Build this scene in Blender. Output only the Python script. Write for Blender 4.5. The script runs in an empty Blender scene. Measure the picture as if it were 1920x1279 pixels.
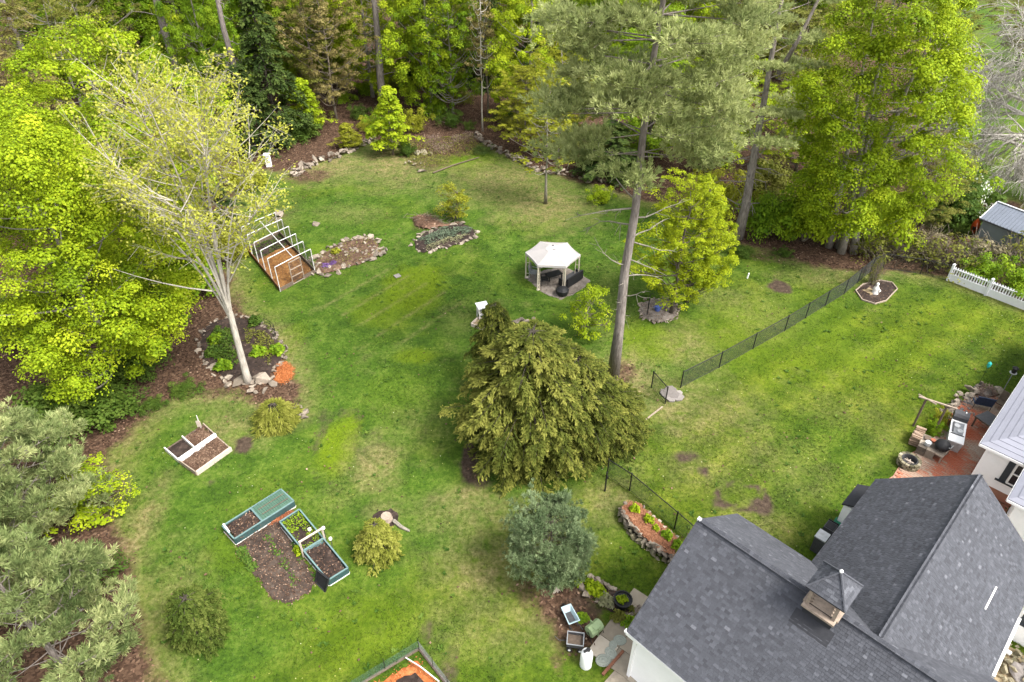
import bpy, bmesh, math, random
import numpy as np
from mathutils import Vector, Matrix
R_ = math.radians
random.seed(7)
SC = bpy.context.scene
COL = SC.collection

# ------------------------------------------------------------------ camera, sky, sun, exposure
CAM_H = 25.0; PITCH = R_(37.0); FOC = 1280.0
cd = bpy.data.cameras.new('camera'); cam = bpy.data.objects.new('camera', cd); COL.objects.link(cam)
cam.location = (0, 0, CAM_H); cam.rotation_euler = (R_(90) - PITCH, 0, 0)
cd.sensor_fit = 'HORIZONTAL'; cd.sensor_width = 36.0; cd.lens = 24.0; cd.clip_start = 0.5; cd.clip_end = 6000
SC.camera = cam
SUN_EL = R_(54); SUN_AZ = R_(122)          # azimuth clockwise from +Y
W = bpy.data.worlds.new("World"); SC.world = W; W.use_nodes = True
wn = W.node_tree; wn.nodes.clear()
wo = wn.nodes.new('ShaderNodeOutputWorld'); wb = wn.nodes.new('ShaderNodeBackground')
sk = wn.nodes.new('ShaderNodeTexSky'); sk.sky_type = 'NISHITA'; sk.sun_disc = False
sk.sun_elevation = SUN_EL; sk.sun_rotation = SUN_AZ; sk.dust_density = 4.0; sk.air_density = 1.0; sk.ozone_density = 1.0
hs = wn.nodes.new('ShaderNodeHueSaturation'); hs.inputs['Saturation'].default_value = 0.25   # thin even cloud
wn.links.new(sk.outputs[0], hs.inputs['Color']); wn.links.new(hs.outputs[0], wb.inputs['Color'])
wb.inputs['Strength'].default_value = 0.135
wn.links.new(wb.outputs[0], wo.inputs['Surface'])
sd = bpy.data.lights.new('sun', 'SUN'); sd.energy = 1.6; sd.angle = R_(20); sd.color = (1.0, 0.95, 0.86)
sun = bpy.data.objects.new('sun', sd); COL.objects.link(sun)
_dir = Vector((math.sin(SUN_AZ)*math.cos(SUN_EL), math.cos(SUN_AZ)*math.cos(SUN_EL), math.sin(SUN_EL)))
sun.rotation_euler = _dir.to_track_quat('Z', 'Y').to_euler(); sun.location = (30, 10, 60)
SC.view_settings.view_transform = 'Standard'; SC.view_settings.look = 'None'
SC.view_settings.gamma = 1.0; SC.view_settings.use_curve_mapping = False
SC.view_settings.exposure = 1.72
SC.render.engine = 'CYCLES'
cy = SC.cycles; cy.max_bounces = 7; cy.diffuse_bounces = 4; cy.glossy_bounces = 2; cy.transmission_bounces = 4
cy.transparent_max_bounces = 8; cy.caustics_reflective = False; cy.caustics_refractive = False

# ------------------------------------------------------------------ helpers
_cp, _sp = math.cos(PITCH), math.sin(PITCH)
def G(px, py, z=0.0):
    """ground (or height z) point seen at a photograph coordinate"""
    x = (px - 960) / FOC; y = -(py - 639.5) / FOC
    d = Vector((x, _cp + y*_sp, -_sp + y*_cp)); t = (z - CAM_H) / d.z
    return Vector((d.x*t, d.y*t, z))
def g2(px, py, z=0.0):
    p = G(px, py, z); return (p.x, p.y)
def dist(p): return (Vector(p) - Vector((0, 0, CAM_H))).length
def height_at(p, py):
    """height of an upright of foot p whose top is seen at row py"""
    k = -(py - 639.5) / FOC
    return CAM_H + p.y * (k*_cp - _sp) / (_cp + k*_sp)
def mpp(p): return (p.y*_cp + (CAM_H-p.z)*_sp) / FOC      # metres per photo pixel at p

def thing(name, label, cat, loc=(0, 0, 0), rz=0.0, group=None, scale=None):
    o = bpy.data.objects.new(name, None); COL.objects.link(o)
    o.empty_display_size = 0.2
    o.location = loc; o.rotation_euler = (0, 0, rz)
    if scale: o.scale = scale
    o['label'] = label; o['category'] = cat
    if group: o['group'] = group
    return o
def tag(o, label, cat, group=None):
    o['label'] = label; o['category'] = cat
    if group: o['group'] = group
    return o
def link(name, me, mat=None, parent=None, loc=None, rot=None, scale=None, kind=None):
    o = bpy.data.objects.new(name, me); COL.objects.link(o)
    if parent is not None: o.parent = parent
    if mat is not None:
        if len(me.materials) == 0: me.materials.append(mat)
        elif me.materials[0] != mat:
            o.material_slots[0].link = 'OBJECT'; o.material_slots[0].material = mat
    if loc is not None: o.location = loc
    if rot is not None: o.rotation_euler = rot
    if scale is not None: o.scale = scale
    if kind: o['kind'] = kind
    return o
def dup(root, loc, rz=0.0, label=None, group=None, scale=None):
    r = root.copy(); COL.objects.link(r); r.location = loc; r.rotation_euler = (0, 0, rz)
    if label: r['label'] = label
    if group: r['group'] = group
    if scale: r.scale = scale
    for ch in list(root.children):
        c = ch.copy(); COL.objects.link(c); c.parent = r
        for g in list(ch.children):
            d = g.copy(); COL.objects.link(d); d.parent = c
    return r

class MB:
    def __init__(s): s.v = []; s.f = []; s.t = []
    def add(s, vs, fs, tone=0.5):
        b = len(s.v); s.v += [tuple(p) for p in vs]
        for f in fs: s.f.append([i + b for i in f]); s.t.append(tone)
        return s
    BOXF = [(0,3,2,1),(4,5,6,7),(0,1,5,4),(1,2,6,5),(2,3,7,6),(3,0,4,7)]
    def box(s, c, size, rz=0.0, M=None, tone=0.5, taper=1.0):
        hx, hy, hz = size[0]/2, size[1]/2, size[2]/2
        pts = [(-hx,-hy,-hz),(hx,-hy,-hz),(hx,hy,-hz),(-hx,hy,-hz)] + [(a*taper,b*taper,hz) for a,b in ((-hx,-hy),(hx,-hy),(hx,hy),(-hx,hy))]
        if M is None: M = Matrix.Rotation(rz, 3, 'Z')
        c = Vector(c)
        return s.add([M @ Vector(p) + c for p in pts], s.BOXF, tone)
    def beam(s, p, q, w, h, tone=0.5, up=Vector((0,0,1))):
        p = Vector(p); q = Vector(q); d = (q-p); L = d.length; d.normalize()
        side = d.cross(up)
        if side.length < 1e-4: side = d.cross(Vector((1,0,0)))
        side.normalize(); u = side.cross(d)
        M = Matrix((side, d, u)).transposed()
        return s.box((p+q)/2, (w, L, h), M=M, tone=tone)
    def tube(s, pts, rad, n=6, cap=True, tone=0.5):
        pts = [Vector(p) for p in pts]; k = len(pts)
        if not hasattr(rad, '__len__'): rad = [rad]*k
        b = len(s.v); prev = None
        for i, p in enumerate(pts):
            d = (pts[min(i+1, k-1)] - pts[max(i-1, 0)]).normalized()
            if prev is None:
                a = Vector((1,0,0)) if abs(d.x) < 0.8 else Vector((0,1,0))
                side = d.cross(a).normalized()
            else:
                side = (prev - d*prev.dot(d)).normalized()
            prev = side; o = d.cross(side)
            for j in range(n):
                t = 2*math.pi*j/n
                s.v.append(tuple(p + (side*math.cos(t) + o*math.sin(t))*rad[i]))
        for i in range(k-1):
            for j in range(n):
                s.f.append([b+i*n+j, b+i*n+(j+1)%n, b+(i+1)*n+(j+1)%n, b+(i+1)*n+j]); s.t.append(tone)
        if cap:
            s.f.append([b+j for j in range(n)][::-1]); s.t.append(tone)
            s.f.append([b+(k-1)*n+j for j in range(n)]); s.t.append(tone)
        return s
    def lathe(s, prof, n=16, c=(0,0,0), tone=0.5, a0=0.0):
        b = len(s.v); c = Vector(c)
        for r, z in prof:
            for j in range(n):
                t = a0 + 2*math.pi*j/n; s.v.append((c.x+r*math.cos(t), c.y+r*math.sin(t), c.z+z))
        for i in range(len(prof)-1):
            for j in range(n):
                s.f.append([b+i*n+j, b+i*n+(j+1)%n, b+(i+1)*n+(j+1)%n, b+(i+1)*n+j]); s.t.append(tone)
        s.f.append([b+j for j in range(n)][::-1]); s.t.append(tone)
        s.f.append([b+(len(prof)-1)*n+j for j in range(n)]); s.t.append(tone)
        return s
    def prism(s, poly, z0, z1, tone=0.5):
        n = len(poly); A = sum(poly[i][0]*poly[(i+1)%n][1]-poly[(i+1)%n][0]*poly[i][1] for i in range(n))
        if A < 0: poly = poly[::-1]
        vs = [(p[0], p[1], z0) for p in poly] + [(p[0], p[1], z1) for p in poly]
        fs = [list(range(n))[::-1], list(range(n, 2*n))] + [[i, (i+1)%n, n+(i+1)%n, n+i] for i in range(n)]
        return s.add(vs, fs, tone)
    def mesh(s, name, smooth=False):
        me = bpy.data.meshes.new(name); me.from_pydata(s.v, [], s.f)
        at = me.attributes.new('tone', 'FLOAT', 'FACE'); at.data.foreach_set('value', s.t)
        if smooth: me.polygons.foreach_set('use_smooth', [True]*len(me.polygons))
        me.update(); return me
    def build(s, name, mat, parent=None, smooth=False, kind=None, **k):
        return link(name, s.mesh(name, smooth), mat, parent, kind=kind, **k)

# ---- numpy foliage: diamonds given by foot, axis, normal, length, width
def unit(a): return a / np.maximum(np.linalg.norm(a, axis=-1, keepdims=True), 1e-9)
def diamonds(name, P, A, N, L, Wd, tone, mat=None, droop=0.0, extra=None, tri=False):
    n = len(P); A = unit(A); S = unit(np.cross(A, N)); Nn = np.cross(S, A)
    L = np.broadcast_to(np.asarray(L, float), (n,))[:, None]; Wd = np.broadcast_to(np.asarray(Wd, float), (n,))[:, None]
    mid = P + A*L*0.45 + Nn*L*droop
    V = (np.stack([P - S*Wd*0.5, P + S*Wd*0.5, P + A*L], 1) if tri else np.stack([P, mid + S*Wd*0.5, P + A*L, mid - S*Wd*0.5], 1)).reshape(-1, 3); q = 3 if tri else 4
    me = bpy.data.meshes.new(name)
    me.vertices.add(q*n); me.vertices.foreach_set('co', V.astype(np.float32).ravel())
    me.loops.add(q*n); me.loops.foreach_set('vertex_index', np.arange(q*n, dtype=np.int32))
    me.polygons.add(n); me.polygons.foreach_set('loop_start', np.arange(0, q*n, q, dtype=np.int32))
    me.update(calc_edges=True)
    at = me.attributes.new('tone', 'FLOAT', 'FACE'); at.data.foreach_set('value', np.broadcast_to(tone, (n,)).astype(np.float32))
    if extra:
        for k, arr in extra.items():
            a = me.attributes.new(k, 'FLOAT_COLOR', 'FACE')
            a.data.foreach_set('color', np.concatenate([arr, np.ones((n, 1))], 1).astype(np.float32).ravel())
    if mat: me.materials.append(mat)
    return me

# ------------------------------------------------------------------ materials
def new_mat(name):
    m = bpy.data.materials.new(name); m.use_nodes = True; m.node_tree.nodes.clear(); return m
class NT:
    def __init__(s, m): s.t = m.node_tree; s.n = s.t.nodes; s.l = s.t.links
    def node(s, ty, **k):
        nd = s.n.new('ShaderNode' + ty)
        for a, b in k.items(): setattr(nd, a, b)
        return nd
    def set(s, sock, v):
        if isinstance(v, bpy.types.NodeSocket): s.l.new(v, sock)
        elif isinstance(v, (tuple, list)) and len(v) == 3 and sock.type == 'RGBA': sock.default_value = (*v, 1)
        else: sock.default_value = v
    def attr(s, name, out='Fac'): nd = s.node('Attribute', attribute_name=name); return nd.outputs[out]
    def mix(s, f, a, b, mode='MIX'):
        nd = s.node('Mix', data_type='RGBA', blend_type=mode, clamp_factor=True)
        s.set(nd.inputs['Factor'], f); s.set(nd.inputs[6], a); s.set(nd.inputs[7], b); return nd.outputs[2]
    def math(s, op, a, b=0.0, clamp=False):
        nd = s.node('Math', operation=op, use_clamp=clamp); s.set(nd.inputs[0], a); s.set(nd.inputs[1], b); return nd.outputs[0]
    def noise(s, vec, scale, detail=4, rough=0.55, dist=0.0):
        nd = s.node('TexNoise'); s.set(nd.inputs['Vector'], vec)
        nd.inputs['Scale'].default_value = scale; nd.inputs['Detail'].default_value = detail
        nd.inputs['Roughness'].default_value = rough; nd.inputs['Distortion'].default_value = dist
        return nd.outputs[0]
    def ramp(s, f, stops):
        nd = s.node('ValToRGB'); s.set(nd.inputs[0], f); e = nd.color_ramp.elements
        while len(e) < len(stops): e.new(0.5)
        for i, (p, c) in enumerate(stops): e[i].position = p; e[i].color = (*c, 1)
        return nd.outputs[0]
    def remap(s, f, a, b, c=0.0, d=1.0):
        nd = s.node('MapRange'); s.set(nd.inputs[0], f)
        for i, v in enumerate((a, b, c, d)): nd.inputs[i+1].default_value = v
        return nd.outputs[0]
    def pos(s): return s.node('NewGeometry').outputs['Position']
    def obj(s): return s.node('TexCoord').outputs['Object']
    def rnd(s): return s.node('ObjectInfo').outputs['Random']
    def bump(s, h, strength, d=0.02):
        nd = s.node('Bump'); nd.inputs['Strength'].default_value = strength; nd.inputs['Distance'].default_value = d
        s.set(nd.inputs['Height'], h); return nd.outputs[0]
    def principled(s, col, rough=0.7, normal=None, spec=0.3, metal=0.0):
        p = s.node('BsdfPrincipled'); s.set(p.inputs['Base Color'], col); s.set(p.inputs['Roughness'], rough)
        p.inputs['Specular IOR Level'].default_value = spec; p.inputs['Metallic'].default_value = metal
        if normal is not None: s.set(p.inputs['Normal'], normal)
        return p.outputs[0]
    def out(s, sh): o = s.node('OutputMaterial'); s.l.new(sh, o.inputs['Surface'])
def sc3(c, k): return tuple(min(1.0, x*k) for x in c)

def mat_plain(name, col, rough=0.6, var=0.15, scale=8.0, metal=0.0, spec=0.3, bump=0.15, dirt=None):
    m = new_mat(name); t = NT(m); p = t.pos()
    n1 = t.noise(p, scale, 5); n2 = t.noise(p, scale*7, 3)
    f = t.math('ADD', t.math('MULTIPLY', n1, 0.7), t.math('MULTIPLY', n2, 0.3))
    c = t.ramp(f, [(0.3, sc3(col, 1-var)), (0.7, sc3(col, 1+var))])
    if dirt: c = t.mix(t.remap(t.noise(p, scale*0.4, 6, 0.7), 0.52, 0.72, 0, 0.8), c, dirt)
    t.out(t.principled(c, rough, t.bump(n2, bump), spec, metal)); return m
def mat_tone(name, stops, rough=0.8, scale=20.0, spec=0.25, bump=0.4, use_rnd=True, rnd_amt=0.5):
    """colour from the piece's own tone (face attribute + object random)"""
    m = new_mat(name); t = NT(m); p = t.pos(); nz = t.noise(p, scale, 5, 0.6); lo = t.noise(p, 0.55, 4, 0.6)
    f = t.attr('tone')
    if use_rnd: f = t.math('ADD', f, t.math('MULTIPLY', t.math('SUBTRACT', t.rnd(), 0.5), rnd_amt))
    f = t.math('ADD', f, t.math('MULTIPLY', t.math('SUBTRACT', nz, 0.5), 0.5))
    f = t.math('ADD', f, t.math('MULTIPLY', t.math('SUBTRACT', lo, 0.5), 0.35), True)
    t.out(t.principled(t.ramp(f, stops), rough, t.bump(nz, bump, 0.03), spec)); return m
def mat_leaf(name, dark, mid, light, trans=0.35, rough=0.65, hue=0.12, spec=0.12):
    m = new_mat(name); t = NT(m)
    f = t.attr('tone'); f = t.math('ADD', f, t.math('MULTIPLY', t.math('SUBTRACT', t.rnd(), 0.5), hue*2), True)
    c = t.ramp(f, [(0.0, dark), (0.5, mid), (1.0, light)])
    d = t.principled(c, rough, None, spec)
    tr = t.node('BsdfTranslucent'); t.set(tr.inputs['Color'], t.mix(0.5, c, sc3(light, 1.2)))
    mx = t.node('MixShader'); mx.inputs[0].default_value = trans
    t.l.new(d, mx.inputs[1]); t.l.new(tr.outputs[0], mx.inputs[2]); t.out(mx.outputs[0]); return m
def mat_bark(name, a, b, scale=6.0, bump=0.9):
    m = new_mat(name); t = NT(m); mp = t.node('Mapping'); t.set(mp.inputs[0], t.pos()); mp.inputs['Scale'].default_value = (1.6, 1.6, 0.35)
    n1 = t.noise(mp.outputs[0], scale, 6, 0.65); n2 = t.noise(t.pos(), 1.2, 3)
    c = t.ramp(n1, [(0.32, a), (0.68, b)]); c = t.mix(t.remap(n2, 0.5, 0.75, 0, 0.35), c, sc3(b, 1.25))
    t.out(t.principled(c, 0.9, t.bump(n1, bump, 0.06), 0.15)); return m

def lawn_colour(t, p, grain):
    """the grass itself: shared by the sod and the blades"""
    m1 = t.node('Attribute', attribute_name='m1').outputs['Color']; m2 = t.node('Attribute', attribute_name='m2').outputs['Color']
    s1 = t.node('SeparateColor'); t.set(s1.inputs[0], m1); s2 = t.node('SeparateColor'); t.set(s2.inputs[0], m2)
    big = t.noise(p, 0.16, 3, 0.5); midn = t.noise(p, 0.7, 5, 0.62, 0.6); fine = t.noise(p, 5.0, 4, 0.65)
    f = t.math('ADD', t.math('MULTIPLY', midn, 0.55), t.math('MULTIPLY', fine, 0.45))
    lush = t.ramp(f, [(0.34, (0.021, 0.050, 0.006)), (0.50, (0.049, 0.098, 0.010)), (0.66, (0.104, 0.157, 0.025))])
    warm = t.ramp(f, [(0.34, (0.034, 0.064, 0.005)), (0.50, (0.078, 0.116, 0.008)), (0.66, (0.150, 0.174, 0.021))])
    c = t.mix(t.math('ADD', s2.outputs[1], t.remap(big, 0.40, 0.62, -0.30, 0.25), True), lush, warm)
    c = t.mix(t.math('MULTIPLY', s2.outputs[0], t.remap(fine, 0.3, 0.6, 0.55, 1.0)), c, (0.110, 0.165, 0.006))
    dry = t.ramp(fine, [(0.35, (0.115, 0.100, 0.036)), (0.65, (0.255, 0.215, 0.110))])
    df = t.math('MULTIPLY', s1.outputs[2], t.remap(t.noise(p, 1.6, 6, 0.7), 0.34, 0.62, 0.15, 1.0), True)
    c = t.mix(df, c, dry)
    c = t.mix(t.remap(t.noise(p, 0.42, 6, 0.7), 0.56, 0.74, 0, 0.30), c, dry)
    if grain is not None: c = t.mix(0.62, c, t.mix(1.0, c, t.ramp(grain, [(0, (0.45, 0.45, 0.45)), (1, (1.7, 1.6, 1.5))]), 'MULTIPLY'))
    c = t.mix(s2.outputs[2], t.mix(1.0, c, (0.60, 0.70, 0.6), 'MULTIPLY'), c)
    return c, s1, s2
def mat_ground():
    m = new_mat('ground_cover'); t = NT(m); p = t.pos()
    fine = t.noise(p, 14, 4, 0.7)
    c, s1, s2 = lawn_colour(t, p, fine)
    vo = t.node('TexVoronoi'); t.set(vo.inputs['Vector'], p); vo.inputs['Scale'].default_value = 9.0
    lit = t.ramp(vo.outputs['Color'], [(0.0, (0.022, 0.013, 0.009)), (0.45, (0.070, 0.041, 0.027)), (0.8, (0.125, 0.076, 0.050)), (1.0, (0.22, 0.15, 0.10))])
    lit = t.mix(t.remap(t.noise(p, 1.1, 5, 0.6), 0.45, 0.7, 0, 0.7), lit, (0.042, 0.026, 0.016))
    edge = t.math('MULTIPLY', t.math('SUBTRACT', t.noise(p, 1.3, 6, 0.7), 0.5), 1.3)
    def ragged(sock, a=0.35, b=0.65): return t.remap(t.math('ADD', sock, t.math('MULTIPLY', edge, t.remap(sock, 0, 0.2, 0, 1))), a, b)
    c = t.mix(ragged(s1.outputs[0], 0.24, 0.80), c, lit)
    soil = t.ramp(t.noise(p, 4, 6, 0.7), [(0.35, (0.032, 0.022, 0.016)), (0.68, (0.092, 0.066, 0.048))])
    c = t.mix(ragged(s1.outputs[1], 0.26, 0.80), c, soil)
    h = t.math('ADD', t.math('MULTIPLY', fine, 0.6), t.math('MULTIPLY', t.noise(p, 3, 4), 0.6))
    t.out(t.principled(c, 0.95, t.bump(h, 0.9, 0.06), 0.1)); return m
def mat_grass():
    m = new_mat('grass_blades'); t = NT(m)
    c, s1, s2 = lawn_colour(t, t.pos(), t.attr('tone'))
    d = t.principled(c, 0.7, None, 0.2); tr = t.node('BsdfTranslucent'); t.set(tr.inputs['Color'], c)
    mx = t.node('MixShader'); mx.inputs[0].default_value = 0.25; t.l.new(d, mx.inputs[1]); t.l.new(tr.outputs[0], mx.inputs[2]); t.out(mx.outputs[0]); return m

M = {}
M['ground'] = mat_ground(); M['grass'] = mat_grass()
M['litter'] = mat_tone('dead_leaves', [(0, (0.026, 0.015, 0.010)), (0.45, (0.082, 0.045, 0.028)), (0.8, (0.165, 0.096, 0.062)), (1, (0.34, 0.24, 0.17))], 0.75, 3, use_rnd=False)
M['stone'] = mat_tone('field_stone', [(0, (0.075, 0.062, 0.050)), (0.5, (0.20, 0.165, 0.13)), (1, (0.42, 0.36, 0.29))], 0.85, 9)
M['stone_moss'] = mat_tone('mossy_stone', [(0, (0.05, 0.048, 0.028)), (0.5, (0.17, 0.15, 0.095)), (1, (0.36, 0.32, 0.24))], 0.9, 7)
M['flag'] = mat_tone('flagstone', [(0, (0.09, 0.08, 0.076)), (0.5, (0.17, 0.152, 0.142)), (1, (0.28, 0.255, 0.24))], 0.85, 8)
M['conc'] = mat_tone('concrete_paver', [(0, (0.20, 0.17, 0.13)), (0.5, (0.33, 0.28, 0.215)), (1, (0.45, 0.395, 0.32))], 0.9, 5)
M['mulch_o'] = mat_tone('orange_mulch', [(0, (0.15, 0.042, 0.013)), (0.5, (0.31, 0.095, 0.026)), (1, (0.46, 0.19, 0.075))], 0.85, 14, use_rnd=False)
M['mulch_b'] = mat_tone('brown_mulch', [(0, (0.040, 0.023, 0.015)), (0.5, (0.095, 0.056, 0.037)), (1, (0.20, 0.135, 0.092))], 0.9, 12, use_rnd=False)
M['soil'] = mat_tone('dark_soil', [(0, (0.013, 0.009, 0.007)), (0.5, (0.033, 0.022, 0.018)), (1, (0.085, 0.060, 0.048))], 0.95, 6, use_rnd=False, bump=0.9)
M['gravel'] = mat_tone('grey_gravel', [(0, (0.09, 0.075, 0.062)), (0.5, (0.165, 0.14, 0.12)), (1, (0.27, 0.24, 0.21))], 0.95, 12, use_rnd=False, bump=0.9)
M['tan_dirt'] = mat_tone('tan_dirt', [(0, (0.13, 0.095, 0.055)), (0.5, (0.24, 0.185, 0.11)), (1, (0.34, 0.28, 0.19))], 0.95, 2.5, use_rnd=False)
M['shingle'] = mat_tone('asphalt_shingle', [(0, (0.041, 0.043, 0.050)), (0.45, (0.063, 0.066, 0.077)), (0.75, (0.086, 0.090, 0.104)), (1, (0.140, 0.145, 0.163))], 0.9, 25, bump=0.5, use_rnd=False)
M['deck'] = mat_plain('roof_felt', (0.030, 0.031, 0.036), 0.95)
M['white'] = mat_plain('white_paint', (0.84, 0.835, 0.83), 0.5, 0.04, 2.0, bump=0.05)
M['wpanel'] = mat_plain('weathered_white_paint', (0.66, 0.63, 0.60), 0.7, 0.15, 3.0, dirt=(0.35, 0.32, 0.28))
M['pvc'] = mat_plain('white_pipe', (0.56, 0.56, 0.555), 0.4, 0.05, 4)
M['vinyl'] = mat_plain('white_vinyl', (0.80, 0.79, 0.83), 0.45, 0.04, 4)
M['canopy'] = mat_plain('canvas', (0.355, 0.335, 0.325), 0.85, 0.06, 2.5)
M['canopy_rim'] = mat_plain('pale_canvas', (0.47, 0.44, 0.43), 0.85, 0.05, 3)
M['cream'] = mat_plain('cream_metal', (0.56, 0.50, 0.40), 0.5, 0.1)
M['black'] = mat_plain('black_metal', (0.014, 0.014, 0.015), 0.45, 0.2)
M['blackp'] = mat_plain('black_plastic', (0.016, 0.016, 0.018), 0.6, 0.3)
M['wire'] = mat_plain('coated_wire', (0.018, 0.024, 0.020), 0.6, 0.2)
M['dark_grey'] = mat_plain('dark_grey', (0.06, 0.06, 0.065), 0.6, 0.25)
M['grey'] = mat_plain('grey_plastic', (0.24, 0.25, 0.26), 0.55, 0.15)
M['lgrey'] = mat_plain('light_grey_plastic', (0.46, 0.47, 0.48), 0.5, 0.12, dirt=(0.3, 0.3, 0.29))
M['wood'] = mat_plain('weathered_wood', (0.30, 0.24, 0.19), 0.85, 0.3, 9)
M['woodl'] = mat_plain('pale_wood', (0.47, 0.40, 0.33), 0.85, 0.22, 9)
M['woodd'] = mat_plain('dark_wood', (0.12, 0.09, 0.068), 0.85, 0.3, 9)
M['logend'] = mat_tone('split_log', [(0, (0.075, 0.048, 0.034)), (0.5, (0.21, 0.145, 0.10)), (1, (0.38, 0.28, 0.21))], 0.9, 14)
M['teal'] = mat_plain('teal_painted_board', (0.030, 0.066, 0.066), 0.6, 0.25, 5, dirt=(0.06, 0.085, 0.08))
M['teal_l'] = mat_plain('pale_teal_rim', (0.125, 0.20, 0.20), 0.6, 0.12, 5)
M['net_g'] = mat_plain('green_mesh_cover', (0.070, 0.135, 0.095), 0.7, 0.2, 4)
M['brick'] = mat_tone('brick_paver', [(0, (0.36, 0.095, 0.048)), (0.35, (0.38, 0.135, 0.080)), (0.6, (0.33, 0.215, 0.155)), (1, (0.36, 0.29, 0.23))], 0.9, 1.6, use_rnd=False)
M['pale_blue'] = mat_plain('pale_blue_plastic', (0.36, 0.46, 0.49), 0.45, 0.1)
M['sage'] = mat_plain('sage_green_plastic', (0.25, 0.33, 0.17), 0.5, 0.1)
M['green_p'] = mat_plain('green_plastic', (0.01, 0.20, 0.10), 0.45, 0.15)
M['navy'] = mat_plain('navy_fabric', (0.030, 0.045, 0.085), 0.8, 0.25)
M['metal_roof'] = mat_plain('pale_grey_roofing', (0.20, 0.205, 0.245), 0.55, 0.08, 1.5, spec=0.4)
M['shed_roof'] = mat_plain('blue_grey_roofing', (0.155, 0.175, 0.215), 0.5, 0.1, 2, spec=0.4)
M['shed_wall'] = mat_plain('blue_grey_siding', (0.20, 0.225, 0.25), 0.7, 0.08, 2)
M['orange'] = mat_plain('orange_plastic', (0.55, 0.085, 0.022), 0.5, 0.2)
M['glass'] = mat_plain('window_glass', (0.020, 0.022, 0.026), 0.08, 0.2, 2, spec=0.6, bump=0.0)
M['trim'] = mat_plain('dark_shutter', (0.035, 0.042, 0.050), 0.6, 0.15)
M['verdigris'] = mat_tone('worn_grey_green_stone', [(0, (0.16, 0.175, 0.15)), (0.5, (0.26, 0.28, 0.24)), (1, (0.38, 0.40, 0.35))], 0.9, 8)
M['bark_pine'] = mat_bark('pine_bark', (0.11, 0.092, 0.080), (0.30, 0.262, 0.235))
M['bark_grey'] = mat_bark('grey_bark', (0.14, 0.125, 0.10), (0.33, 0.30, 0.25), 8, 0.5)
M['bark_dark'] = mat_bark('dark_bark', (0.05, 0.042, 0.034), (0.15, 0.125, 0.10))
M['bark_pale'] = mat_bark('pale_bark', (0.26, 0.235, 0.20), (0.50, 0.46, 0.40), 8, 0.4)
M['twig'] = mat_bark('twig_bark', (0.10, 0.082, 0.062), (0.22, 0.185, 0.145), 8, 0.3)
M['l_lime'] = mat_leaf('lime_leaves', (0.09, 0.15, 0.006), (0.235, 0.325, 0.01), (0.41, 0.475, 0.022), 0.30)
M['l_bright'] = mat_leaf('bright_green_leaves', (0.065, 0.14, 0.008), (0.165, 0.27, 0.012), (0.29, 0.39, 0.022), 0.30)
M['l_yellow'] = mat_leaf('yellow_green_leaves', (0.125, 0.145, 0.01), (0.235, 0.25, 0.018), (0.37, 0.37, 0.045))
M['l_pale'] = mat_leaf('pale_yellow_young_leaves', (0.25, 0.265, 0.032), (0.38, 0.395, 0.055), (0.52, 0.52, 0.11), 0.42)
M['l_olive'] = mat_leaf('olive_young_leaves', (0.085, 0.098, 0.016), (0.15, 0.162, 0.028), (0.245, 0.24, 0.055))
M['l_tan'] = mat_leaf('tan_young_leaves', (0.115, 0.098, 0.034), (0.205, 0.17, 0.058), (0.32, 0.27, 0.105))
M['l_green'] = mat_leaf('mid_green_leaves', (0.032, 0.070, 0.010), (0.068, 0.120, 0.016), (0.130, 0.185, 0.030))
M['l_hem'] = mat_leaf('hemlock_needles', (0.024, 0.044, 0.013), (0.054, 0.085, 0.021), (0.11, 0.145, 0.035), 0.2, 0.8, 0.12, 0.03)
M['l_gold'] = mat_leaf('golden_hemlock_needles', (0.036, 0.05, 0.01), (0.1, 0.118, 0.022), (0.23, 0.232, 0.05), 0.25, 0.8, 0.10, 0.03)
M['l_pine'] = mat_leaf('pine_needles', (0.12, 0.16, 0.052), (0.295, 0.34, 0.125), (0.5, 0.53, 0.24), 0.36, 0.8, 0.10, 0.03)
M['l_blue'] = mat_leaf('grey_green_pine_needles', (0.085, 0.13, 0.06), (0.185, 0.248, 0.122), (0.32, 0.39, 0.21), 0.34, 0.8, 0.10, 0.03)
M['l_brown'] = mat_leaf('dry_brown_twigs', (0.075, 0.062, 0.034), (0.135, 0.115, 0.066), (0.22, 0.19, 0.12), 0.1, 0.8)
M['blossom'] = mat_leaf('white_blossom', (0.55, 0.58, 0.50), (0.70, 0.72, 0.64), (0.80, 0.80, 0.76), 0.3)
M['purple'] = mat_leaf('purple_flowers', (0.09, 0.045, 0.14), (0.15, 0.08, 0.22), (0.24, 0.15, 0.32), 0.3)
M['l_groundcover'] = mat_leaf('blue_green_ground_cover', (0.06, 0.085, 0.055), (0.12, 0.16, 0.105), (0.22, 0.25, 0.16), 0.2)
M['l_sage'] = mat_leaf('cream_green_ground_cover', (0.15, 0.155, 0.075), (0.25, 0.25, 0.135), (0.36, 0.35, 0.22), 0.2)
M['l_dead'] = mat_leaf('dry_stalks', (0.13, 0.085, 0.072), (0.205, 0.145, 0.118), (0.32, 0.25, 0.20), 0.1, 0.8)
M['l_cyp'] = mat_leaf('gold_cypress_sprays', (.10,.120,.018), (.19,.205,.034), (.31,.31,.07), 0.25, 0.8, 0.10, 0.03)
M['l_weed'] = mat_leaf('lawn_weeds', (.028,.075,.010), (.062,.120,.016), (.13,.19,.03), 0.2, 0.7)
M['l_jun'] = mat_leaf('juniper_sprays', (.028,.046,.009), (.062,.090,.016), (.13,.155,.036), 0.2, 0.8, 0.10, 0.03)
M['l_lemon'] = mat_leaf('lemon_green_leaves', (.105,.152,.006), (.250,.310,.009), (.42,.46,.020), 0.30)
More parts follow.
